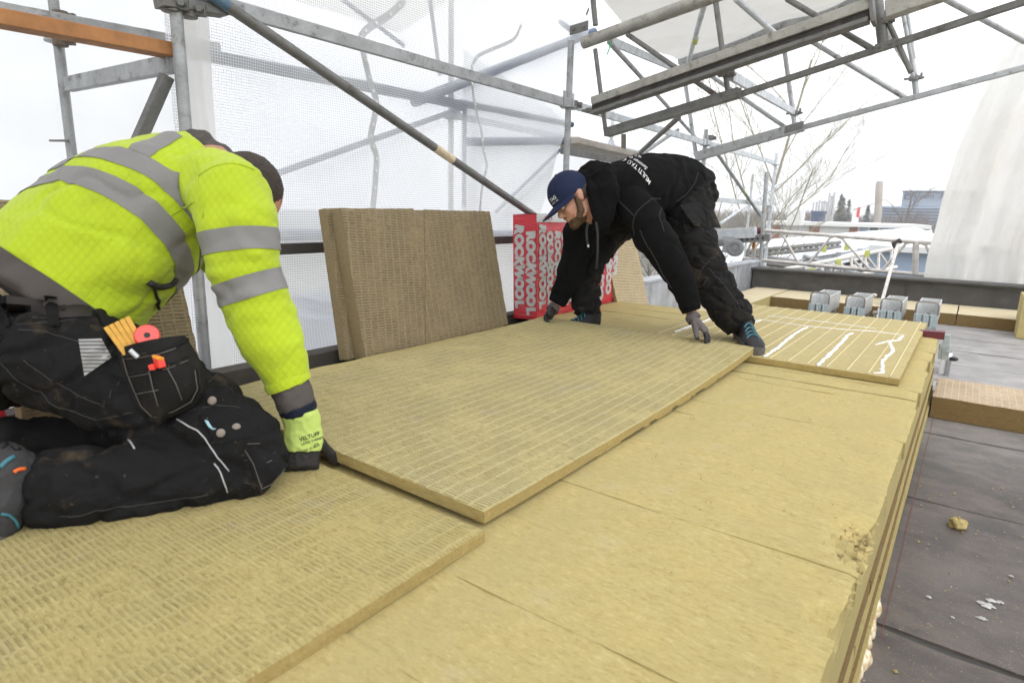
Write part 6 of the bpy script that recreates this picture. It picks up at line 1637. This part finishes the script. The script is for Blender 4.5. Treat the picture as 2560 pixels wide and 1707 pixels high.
    for k_ in range(5):
        o_ = np.array([k_*13.2, -k_*6.0]); mb = MB(); p_, q_ = H(*(np.array([268, 822])+o_), 1.30+.004*k_), H(*(np.array([300, 866])+o_*np.array([1.0, .45])), 1.30+.004*k_); mb.bar(p_-(q_-p_)*.08, q_+(q_-p_)*.5, .0050, .007, up=CAM-p_); link('leaf', mb, M['rule'], fr, bevel=.0015)
    M['redp'] = m_plain('red_plastic', (.78, .06, .045), .35, var=.06)
    c_ = H(368, 842, 1.305); nn_ = nrm(nrm(CAM-c_)+np.array([0, 0, .35])); mb = MB(); mb.lathe(c_-nn_*.012, nn_, [(0, .022), (.003, .0245), (.021, .0245), (.024, .022), (.024, .006), (.020, .005)], 24); o = link('chalk_reel', mb, M['redp'], None, smooth=True, sharp=40); tag(o, 'round red reel sticking out of the pocket of the kneeling worker', 'reel')
    mb = MB(); mb.lathe(c_+nn_*.0115, nn_, [(0, .006), (.0015, .006)], 12); link('hub_hole', mb, M['black'], o)
    mb = MB(); mb.bar(H(395, 893, 1.245), H(402, 918, 1.25), .007, .011, up=(1, 0, 0)); o = link('marker', mb, M['redp'], None, bevel=.002); tag(o, 'red and orange marker standing in the lower pocket row', 'marker')
    mb = MB(); mb.bar(H(396, 890, 1.244), H(394, 898, 1.244), .0074, .0114, up=(1, 0, 0)); link('cap', mb, M['orange'], o, bevel=.002)
    mb = MB(); mb.bar(H(374, 919, 1.245), H(388, 916, 1.245), .005, .006); o = link('knife_end', mb, M['redp'], None, bevel=.002); tag(o, 'small red and yellow knife end lying in the pocket rim', 'knife')
    mb = MB(); mb.tube(H(325, 875, 1.25), H(345, 893, 1.255), .005, 8); o = link('pen', mb, M['steel_l'], None, smooth=True, sharp=50); tag(o, 'blue grey pen clipped in the upper pocket row', 'pen')
    # glove
    W = A(757, 1068, 1.535); Kn = A(752, 1160, 1.525); D = nrm(Kn-W); S = nrm(A(860, 1100, 1.55)-W)
    Nn = nrm(np.array([-.80, .60, -.05])); hm = hand_mb(W, D, Nn, S, 1.0, (.85, .85, .85, .85), (.62, .70, .55), 1.12, spread=.13, tcurl=.2)
    gm = fuse(hm, .0035, 3, .5, folds(9, .0015, 45)); gm.materials.append(M['latex']); gl = link('glove', gm, None, person)
    gw = gm.copy(); gw.transform(Matrix.Translation(Vector(gl.location)+root_loc(person))); gco, gno = arr(gw)
    kn = MB(); rows = [(A(748, 1022, 1.525), .0445, .038), (A(752, 1040, 1.53), .046, .039), (A(757, 1068, 1.533), .0455, .034), (A(758, 1098, 1.53), .0475, .031), (A(757, 1122, 1.527), .0455, .0285)]
    kn.loft([(c_, nrm(S-D*np.dot(S, D))*a, Nn*b) for c_, a, b in rows], 24, ex=2.4); km = fuse(kn, .004, 3, .5, folds(4, .003, 28)); km.materials.append(M['hivis_knit']); kg = link('glove_knit', km, None, person)
    kw = km.copy(); kw.transform(Matrix.Translation(Vector(kg.location)+root_loc(person))); kb_ = bvh_of(kw)
    def print_on(bv, body, c, wpx, ang, name, parent, mat, size_px, bold=.0, lift=.0018):
        tmb = text_mb(body, 1.0, bold); mb = MB(); vs = []
        for (x, y, z) in tmb.v:
            X = x*size_px; Y_ = -y*size_px; q = (c[0]+X*math.cos(ang)-Y_*math.sin(ang), c[1]+X*math.sin(ang)+Y_*math.cos(ang)); p = sight(bv, *q); vs.append(p)
        good = [p for p in vs if p is not None]
        if not good: return
        cen = np.mean(good, 0); vs = [(p if p is not None else cen) for p in vs]; vs = [p+nrm(CAM-p)*lift for p in vs]; mb.add(vs, tmb.f); return link(name, mb, mat, parent)
    for body_, c_, sz in (("VELTUFF", (774, 1091), 14), ("LATEX THERMO", (781, 1102), 8), ("CE", (792, 1112), 11), ("2242  EN 388", (775, 1121), 6)):
        print_on(kb_, body_, c_, 0, -.32, 'lettering', kg, M['black'], sz, .012)
    # head details
    P = lambda f, u, l: HC+(HF*f+HU*u+HL*l)
    hr = MB(); hr.ellip(P(-.020, .040, 0), HL*.0815, HF*.097, HU*.092, 22, 14); hr.ellip(P(-.060, -.01, 0), HL*.066, HF*.05, HU*.07, 18, 10)
    hmesh = fuse(hr, .006, 3, .5, lambda p, n: .003*mnoise.noise((p[0]*120, p[1]*120, p[2]*120))); hco, _ = arr(hmesh)
    f_ = (hco-HC)@HF; u_ = (hco-HC)@HU; hp = clip_part(hmesh, [(f_-.55*u_, None, .030)], .0); link('hair', hp, M['hair'], person, smooth=True)
    for s in (-1, 1):
        mb = MB(); e = P(.074, .0, s*.030); mb.ellip(e, HL*.013, HF*.013, HU*.013, 12, 8); link('eye', mb, M['eye'], person, smooth=True)
        mb = MB(); mb.path([P(.088, .018, s*.012), P(.088, .023, s*.03), P(.074, .019, s*.048)], [.003, .0045, .002], 6); link('eyebrow', mb, M['hair'], person, smooth=True)
    # crumpled hood at the nape
    hd = MB(); hd.path([A(435, 352, 1.72), A(485, 362, 1.74), A(535, 392, 1.74), A(575, 418, 1.72)], [.030, .048, .048, .03], 14); hm_ = fuse(hd, .006, 4, .5, folds(8, .010, 16)); hm_.materials.append(M['grey_cl']); link('hood', hm_, None, jacket)
    # boot out at the left edge, toe down
    bt_ = MB(); bt_.path([A(52, 1200, 1.235), A(10, 1185, 1.215), A(-40, 1175, 1.20)], [.052, .060, .055], 18); bt_.path([A(5, 1195, 1.215), A(-12, 1265, 1.20), A(-20, 1315, 1.20), A(-60, 1340, 1.19)], [.058, .055, .048, .035], 18)
    bmsh = fuse(bt_, .006, 4, .5, folds(2, .003, 30)); bmsh.materials.append(M['shoe_grey']); bo = link('boot', bmsh, None, person)
    bw = bmsh.copy(); bw.transform(Matrix.Translation(Vector(bo.location)+root_loc(person))); bb_ = bvh_of(bw)
    for pts, r, nm, mt in (([(2, 1168), (15, 1155), (35, 1142)], .0045, 'side_panel', M['teal']), ([(34, 1180), (45, 1173), (62, 1172)], .004, 'loop', M['orange_loop']), ([(2, 1283), (20, 1286), (36, 1300), (44, 1318)], .0028, 'lace', M['teal']), ([(0, 1120), (20, 1112), (45, 1125)], .006, 'collar_edge', M['shoe'])):
        q = onto(bb_, pts)
        if len(q) > 1: seam(bw, bb_, q, r, nm, mt, bo, .002)
    so_ = MB(); so_.path([A(-30, 1350, 1.18), A(-5, 1335, 1.2), A(8, 1330, 1.205)], [.03, .03, .02], 12); link('sole', so_, M['sole'], bo, smooth=True)
    return person
M['stitch_l'] = m_plain('pale_stitch', (.11, .10, .09), .8)
M['holster'] = m_cloth('worn_black_cordura', (.0075, .0072, .007), .8, dirt=(.05, .042, .03), dlo=.5, dhi=.75, damt=.45, var=.3, fold=.5)
M['refl_l'] = m_cloth('pale_reflective', (.36, .36, .36), .5, var=.08)
M['lightblue'] = m_plain('light_blue_paint', (.34, .55, .66), .5)
K1 = kneeler()

# ============ the standing worker
def stander():
    A = AT
    LAT = nrm(np.array([.93, -.30, .10]))
    tor = [(A(1712, 470, 3.62), .17, .150), (A(1690, 468, 3.56), .19, .168), (A(1650, 466, 3.46), .20, .172), (A(1600, 468, 3.34), .21, .170), (A(1550, 478, 3.24), .205, .150), (A(1512, 488, 3.17), .15, .11), (A(1485, 492, 3.12), .085, .085)]
    larm = [(A(1570, 500, 3.10), .09), (A(1603, 540, 3.05), .098), (A(1640, 600, 3.02), .095), (A(1680, 660, 3.00), .080), (A(1708, 715, 3.02), .064), (A(1722, 752, 3.035), .050), (A(1727, 772, 3.04), .046)]
    rarm = [(A(1470, 540, 3.34), .09), (A(1448, 590, 3.38), .092), (A(1440, 640, 3.42), .082), (A(1420, 700, 3.46), .070), (A(1400, 742, 3.50), .055), (A(1394, 754, 3.505), .050)]
    HC = A(1432, 500, 3.06); img = lambda x, y, z: CR[0]*x+CR[1]*y-CR[2]*z
    HF = nrm(img(-.74, -.62, .16)); HU = nrm(img(-.66, .74, .10)); HU = nrm(HU-HF*np.dot(HU, HF)); HL = np.cross(HU, HF)
    P = lambda f, u, l: HC+(HF*f+HU*u+HL*l)
    body = head_mb(HC, HF, HU, HL)
    body.loft(sections([(c, a*.72, b*.65) for c, a, b in tor], LAT), 20); body.path([HC-HU*.08-HF*.03, tor[-1][0], tor[-2][0]], [.06, .064, .07], 14)
    wl, wr_ = A(1729, 790, 3.04), A(1386, 768, 3.51)
    body.path([a[0] for a in larm]+[wl], [a[1]*.55 for a in larm]+[.027], 12); body.path([a[0] for a in rarm]+[wr_], [a[1]*.55 for a in rarm]+[.027], 12)
    hipL, hipR = A(1706, 520, 3.50), A(1610, 540, 3.72); knL, knR = A(1772, 672, 3.22), A(1478, 660, 3.56); anL, anR = A(1858, 818, 3.19), A(1478, 790, 3.52)
    for h_, k_, a_, m_ in ((hipL, knL, anL, (hipL+knL)/2), (A(1600, 520, 3.70), knR, anR, A(1535, 568, 3.64))):
        body.path([tor[0][0], h_, m_, k_], [.08, .07, .06, .05], 12); body.path([k_, (k_+a_)/2, a_], [.052, .05, .038], 12)
    bm = fuse(body, .0065, 4); bm.materials.append(M['skin'])
    person = link('person', bm, None); tag(person, 'person bending in a black hoodie and navy cap, gripping the far edge of the board', 'person')
    # hoodie
    j = MB(); j.loft(sections(tor, LAT), 30, ex=2.2); j.path([a[0] for a in larm], [a[1] for a in larm], 20); j.path([a[0] for a in rarm], [a[1] for a in rarm], 18)
    j.ellip(A(1578, 500, 3.13), (.10, 0, 0), (0, .10, 0), (0, 0, .10), 16, 10); j.ellip(A(1500, 545, 3.22), (.11, 0, 0), (0, .10, 0), (0, 0, .085), 16, 10); j.ellip(A(1560, 540, 3.25), (.12, 0, 0), (0, .12, 0), (0, 0, .09), 16, 10)
    jm = fuse(j, .009, 6, .5, lambda p, n: folds(13, .009, 6, fine=.08)(p, n)+creases(23, .007, 6, (1, 1, 1), .10)(p, n)); jm.materials.append(M['hoodie']); hoodie = link('hoodie', jm, None, person)
    jw = jm.copy(); jw.transform(Matrix.Translation(Vector(hoodie.location)+root_loc(person))); jb = bvh_of(jw)
    for pts in ([(1585, 588), (1582, 560), (1592, 530), (1620, 505), (1652, 497)], [(1527, 485), (1560, 515), (1585, 540)], [(1640, 500), (1648, 540), (1660, 580)], [(1745, 432), (1735, 460), (1712, 490), (1690, 505)], [(1600, 575), (1640, 650), (1680, 720)]):
        q = onto(jb, pts)
        if len(q) > 1: seam(jw, jb, q, .0028, 'seam', M['hood_seam'], hoodie, .001)
    for rows in ([(larm[-2][0], .053), (larm[-1][0], .049), (A(1729, 778, 3.04), .046)], [(rarm[-2][0], .057), (rarm[-1][0], .053), (A(1392, 758, 3.507), .05)]):
        mb = MB(); mb.path([r[0] for r in rows], [r[1] for r in rows], 18); cm = fuse(mb, .006, 2, .5, folds(6, .003, 30)); cm.materials.append(M['hoodie']); link('cuff', cm, None, hoodie)
    # hood round the neck
    hd = MB(); hd.path([A(1452, 432, 3.14), A(1478, 428, 3.12), A(1506, 440, 3.06), A(1518, 480, 3.02), A(1512, 530, 3.02), A(1502, 570, 3.04), A(1488, 590, 3.08)], [.03, .055, .070, .066, .052, .038, .022], 16)
    hd.path([A(1440, 436, 3.16), A(1462, 440, 3.06), A(1482, 480, 3.0), A(1492, 530, 3.0), A(1494, 570, 3.02)], [.022, .026, .028, .026, .02], 12)
    hm_ = fuse(hd, .007, 4, .5, folds(18, .009, 13)); hm_.materials.append(M['hoodie']); link('hood', hm_, None, hoodie)
    for pts in ([A(1470, 556, 2.98), A(1466, 575, 3.0), A(1467, 598, 3.0), A(1470, 612, 3.0)], [A(1490, 555, 2.98), A(1494, 585, 2.98), A(1494, 630, 2.99), A(1491, 672, 3.0)]):
        mb = MB(); mb.path(pts[1:] if pts[1][2] < pts[0][2]-.0 and False else pts, .0062, 8); link('drawstring', mb, M['hood_seam'], hoodie, smooth=True)
    mb = MB(); mb.tube(A(1470, 610, 3.0), A(1471, 618, 3.0), .005, 8); link('string_tip', mb, M['steel_l'], hoodie)
    def print_on(bv, body_, c, ang, name, parent, mat, size_px, bold=.0, lift=.003, shear=0, arc=0):
        tmb = text_mb(body_, 1.0, bold, shear); mb = MB(); vs = []
        for (x, y, z) in tmb.v:
            X = x*size_px; Y_ = -y*size_px+arc*X*X; q = (c[0]+X*math.cos(ang)-Y_*math.sin(ang), c[1]+X*math.sin(ang)+Y_*math.cos(ang)); vs.append(sight(bv, *q))
        good = [p for p in vs if p is not None]
        if not good: return
        fs = [f for f in tmb.f if all(vs[i] is not None for i in f)]; vs = [(p if p is not None else good[0]) for p in vs]; mb.add([p+nrm(CAM-p)*lift for p in vs], fs); return link(name, mb, mat, parent)
    M['print_w'] = m_plain('white_print', (.72, .72, .72), .6, var=.05, bump=0)
    # lettering on the back reads from behind, so it is upside down from here
    print_on(jb, "MULTI TAG ENTREPRISE", (1566, 400), math.pi+.50, 'lettering', hoodie, M['print_w'], 15, .012, arc=-.0035)
    print_on(jb, "Sammen om byggeri", (1578, 394), math.pi+.48, 'lettering', hoodie, M['print_w'], 12, .004, shear=.35, arc=-.003)
    print_on(jb, "98 12 40", (1590, 388), math.pi+.30, 'lettering', hoodie, M['print_w'], 8, .004)
    # cap
    cp = MB(); cp.ellip(P(-.008, .048, 0), HL*.086, HF*.106, HU*.096, 26, 16); cm = fuse(cp, .005, 3, .5, lambda p, n: .0015*mnoise.noise((p[0]*30, p[1]*30, p[2]*30)))
    cco, _ = arr(cm); f_ = (cco-HC)@HF; u_ = (cco-HC)@HU; crown = clip_part(cm, [(u_-.12*f_, .018, None)], 0); cap = link('cap', crown, M['cap'], person, smooth=True)
    sd = cap.modifiers.new('thick', 'SOLIDIFY'); sd.thickness = .004; sd.offset = 1
    cwb = BVHTree.FromPolygons([Vector(p) for p in crown.v], [list(f) for f in crown.f])
    br = MB()
    def brim(u, v):
        a = (u-.5)*math.pi*.92; r = .098+.088*v*math.cos(a)**.55 if math.cos(a) > 0 else .098
        f = math.cos(a)*r*1.02; l = math.sin(a)*(.084+.004*v); return tuple(P(f, .030-.020*v*math.cos(a)-.022*(l/.084)**2*(.4+.6*v), l))
    br.grid(brim, 22, 8); bo = link('brim', br, M['cap'], cap, smooth=True); sd = bo.modifiers.new('thick', 'SOLIDIFY'); sd.thickness = .004; sd.offset = 0
    mb = MB(); mb.ellip(P(-.008, .146, 0), HL*.008, HF*.008, HU*.005, 12, 6); link('button', mb, M['cap'], cap, smooth=True)
    for l_ in (-.045, 0, .045):
        pts = []
        for k in range(9):
            a = math.pi*(.02+.48*k/8); pts.append(P(-.008+.108*math.cos(a)*math.cos(l_*14), .048+.098*math.sin(a), l_*1.2*math.cos(a)))
        mb = MB(); mb.path(pts, .0012, 5); link('panel_seam', mb, M['cap'], cap)
    for (f0, u0, l0) in ((.06, .11, .05), (-.06, .115, .05), (.085, .09, 0)):
        q = cwb.find_nearest(Vector(P(f0, u0, l0))); mb = MB(); c_ = np.array(q[0]); n_ = nrm(c_-P(-.008, .03, 0)); mb.lathe(c_+n_*.003, n_, [(0, .003), (.0015, .003)], 8); link('eyelet', mb, M['black'], cap)
    def cap_print(body_, u0, sz, l0=.0):
        tmb = text_mb(body_, sz, .02*sz); vs = []
        for (x, y, z) in tmb.v:
            a = x/.09+l0; p = P(.10*math.cos(a), u0+y, .084*math.sin(a)+0); q = cwb.find_nearest(Vector(p)); n_ = nrm(np.array(q[0])-P(-.008, .03, 0)); vs.append(np.array(q[0])+n_*.0055)
        mb = MB(); mb.add(vs, tmb.f); link('lettering', mb, M['print_w'], cap)
    cap_print("TAG", .062, .024, .42); cap_print("MULTI  AG", .044, .010, .42)
    # hair, beard, ear, eyes
    hr = MB(); hr.ellip(P(-.030, .010, 0), HL*.0795, HF*.088, HU*.075, 20, 12); hm2 = fuse(hr, .006, 2, .5, lambda p, n: .003*mnoise.noise((p[0]*110, p[1]*110, p[2]*110))); hco, _ = arr(hm2); f_ = (hco-HC)@HF; u_ = (hco-HC)@HU; hp = clip_part(hm2, [(f_+.25*u_, None, .018), (u_, -.035, None)], 0); link('hair', hp, M['hair'], person, smooth=True)
    bd = MB(); bd.ellip(P(.030, -.082, 0), HL*.050, HF*.062, HU*.040, 18, 12); bd.ellip(P(.070, -.098, 0), HL*.028, HF*.028, HU*.026, 14, 8); bd.ellip(P(.086, -.0465, 0), HL*.028, HF*.012, HU*.007, 12, 6)
    for s in (-1, 1):
        bd.path([P(.006, .01, s*.072), P(.012, -.03, s*.070), P(.024, -.065, s*.058), P(.05, -.085, s*.038)], [.008, .015, .021, .022], 10)
    bm2 = fuse(bd, .005, 2, .5, lambda p, n: .004*mnoise.noise((p[0]*140, p[1]*140, p[2]*140))); bm2.materials.append(M['beard']); link('beard', bm2, None, person)
    for s in (-1, 1):
        mb = MB(); e = P(.076, .002, s*.031); mb.ellip(e, HL*.0125, HF*.0125, HU*.0095, 12, 8); ey = link('eye', mb, M['eye'], person, smooth=True)
        mb = MB(); mb.ellip(e+HF*.0095, HL*.006, HF*.004, HU*.006, 10, 6); link('iris', mb, M['iris'], ey, smooth=True)
        mb = MB(); mb.ellip(e+HU*.004+HF*.001, HL*.0145, HF*.0135, HU*.0085, 12, 8); link('eyelid', mb, M['skin'], person, smooth=True)
        mb = MB(); mb.path([P(.090, .020, s*.012), P(.089, .025, s*.03), P(.074, .021, s*.048)], [.003, .0045, .002], 6); link('eyebrow', mb, M['beard'], person, smooth=True)
    # trousers
    t = MB(); t.loft(sections([(A(1722, 455, 3.66), .15, .15), (A(1718, 480, 3.62), .175, .165), (A(1700, 520, 3.58), .17, .155)], LAT), 24, ex=2.2)
    t.path([A(1712, 490, 3.52), A(1718, 550, 3.42), A(1738, 620, 3.30), A(1768, 680, 3.22), A(1800, 740, 3.19), A(1838, 795, 3.18), A(1852, 822, 3.18)], [.145, .135, .115, .098, .098, .090, .074], 22)
    t.path([A(1640, 500, 3.70), A(1535, 565, 3.64), A(1478, 645, 3.56), A(1466, 715, 3.54), A(1466, 762, 3.525), A(1467, 785, 3.52)], [.13, .11, .088, .078, .077, .072], 22)
    tm_ = fuse(t, .009, 4, .5, lambda p, n: folds(41, .011, 9, fine=.1)(p, n)+creases(13, .012, 9, (1, 1, 1.7), .12)(p, n)+creases(19, .005, 20, (1, 1, 1.4), .13)(p, n)); tm_.materials.append(M['trousers2']); tro = link('trousers', tm_, None, person)
    tw_ = tm_.copy(); tw_.transform(Matrix.Translation(Vector(tro.location)+root_loc(person))); tb_ = bvh_of(tw_)
    # flapping holster pockets on the thigh
    D0 = 3.20
    def slab(quad, d0, d1, thick, name, parent):
        tl, tr, br_, bl = [np.array(q, float) for q in quad]; nu, nv = 10, 8; f = []; b = []
        for j_ in range(nv+1):
            for i in range(nu+1):
                u, v = i/nu, j_/nv; q = tl*(1-u)*(1-v)+tr*u*(1-v)+br_*u*v+bl*(1-u)*v; d = d0+(d1-d0)*u-.02*math.sin(math.pi*u)*math.sin(math.pi*v)+.006*mnoise.noise((u*5, v*5, d0)); f.append(A(*q, d)); b.append(A(*q, d+thick*(.4+.6*math.sin(math.pi*u)*math.sin(math.pi*(.15+.7*v)))))
        n = len(f); fs = []; W1 = nu+1
        for j_ in range(nv):
            for i in range(nu): a = j_*W1+i; fs.append((a, a+W1, a+W1+1, a+1)); fs.append((n+a, n+a+1, n+a+W1+1, n+a+W1))
        rim = [i for i in range(nu+1)]+[q*W1+nu for q in range(1, nv+1)]+[nv*W1+i for i in range(nu-1, -1, -1)]+[q*W1 for q in range(nv-1, 0, -1)]
        for a, c in zip(rim, rim[1:]+rim[:1]): fs.append((a, c, n+c, n+a))
        mb = MB(); mb.add(f+b, fs); return link(name, mb, M['trousers2'], parent, smooth=True, sharp=60)
    p1 = slab([(1700, 512), (1775, 500), (1803, 570), (1735, 568)], 3.22, 3.36, .05, 'holster_pocket', tro)
    slab([(1712, 533), (1782, 530), (1801, 569), (1738, 566)], 3.20, 3.35, .03, 'pocket_layer', p1)
    slab([(1708, 560), (1760, 568), (1768, 612), (1718, 592)], 3.22, 3.32, .035, 'cargo_pocket', tro)
    q = onto(tb_, [(1738, 720), (1760, 712), (1770, 695), (1752, 700), (1742, 725)]); 
    if len(q) > 1: seam(tw_, tb_, q, .003, 'knee_seam', M['black'], tro, .002)
    for pts in ([(1745, 640), (1800, 700), (1850, 770)], [(1745, 690), (1790, 640)]):
        q = onto(tb_, pts)
        if len(q) > 1: seam(tw_, tb_, q, .002, 'stitch_line', M['stitch'], tro, .001)
    mb = MB(); c_ = A(1757, 608, 3.20); mb.box(c_, CR[0]*.008, CR[1]*.014, CR[2]*.002); link('label_tag', mb, M['piping'], tro)
    # gloves
    for (W, kn_, Nn, S, cur, th, nm) in ((A(1731, 793, 3.04), A(1757, 820, 3.00), img(-.6, -.75, -.2), img(-.3, -.2, .9), (.34, .36, .38, .42), (.85, .30, .45), 'L'),
                                       (A(1384, 770, 3.51), A(1366, 800, 3.47), img(.35, -.6, .5), img(-.7, -.3, .55), (.75, .8, .85, .9), (.65, .6, .3), 'R')):
        D = nrm(kn_-W); hm = hand_mb(W, D, np.asarray(Nn), np.asarray(S), .98, cur, th, 1.14, spread=.0)
        gm = fuse(hm, .0045, 2, .5, folds(9, .0015, 45)); gm.materials.append(M['knit_grey'] if nm == 'L' else M['latex']); gl = link('glove', gm, None, person)
        mb = MB(); mb.path([W-D*.016, W+D*.002, W+D*.02], [.033, .036, .038], 16); cm = fuse(mb, .005, 2, .5, folds(5, .002, 40)); cm.materials.append(M['knit_grey']); link('glove_cuff', cm, None, person)
        if nm == 'L':
            gw = gm.copy(); gw.transform(Matrix.Translation(Vector(gl.location)+root_loc(person))); gco, _ = arr(gw); dd = (gco-W)@D; mbp = clip_part(gw, [(dd, .115, None)], .001); link('dipped_fingers', mbp, M['latex'], gl, smooth=True)
    # shoes
    boot(person, A(1496, 822, 3.56)*np.array([1, 1, 0])+np.array([0, 0, .002]), A(1408, 822, 3.44)*np.array([1, 1, 0])+np.array([0, 0, .002]), ankle=A(1476, 783, 3.525))
    h_ = PZ(1848, 842, .036); t_ = PZ(1893, 888, .036); boot(person, h_, t_, ankle=A(1858, 822, 3.185))
    return person
K2 = stander()
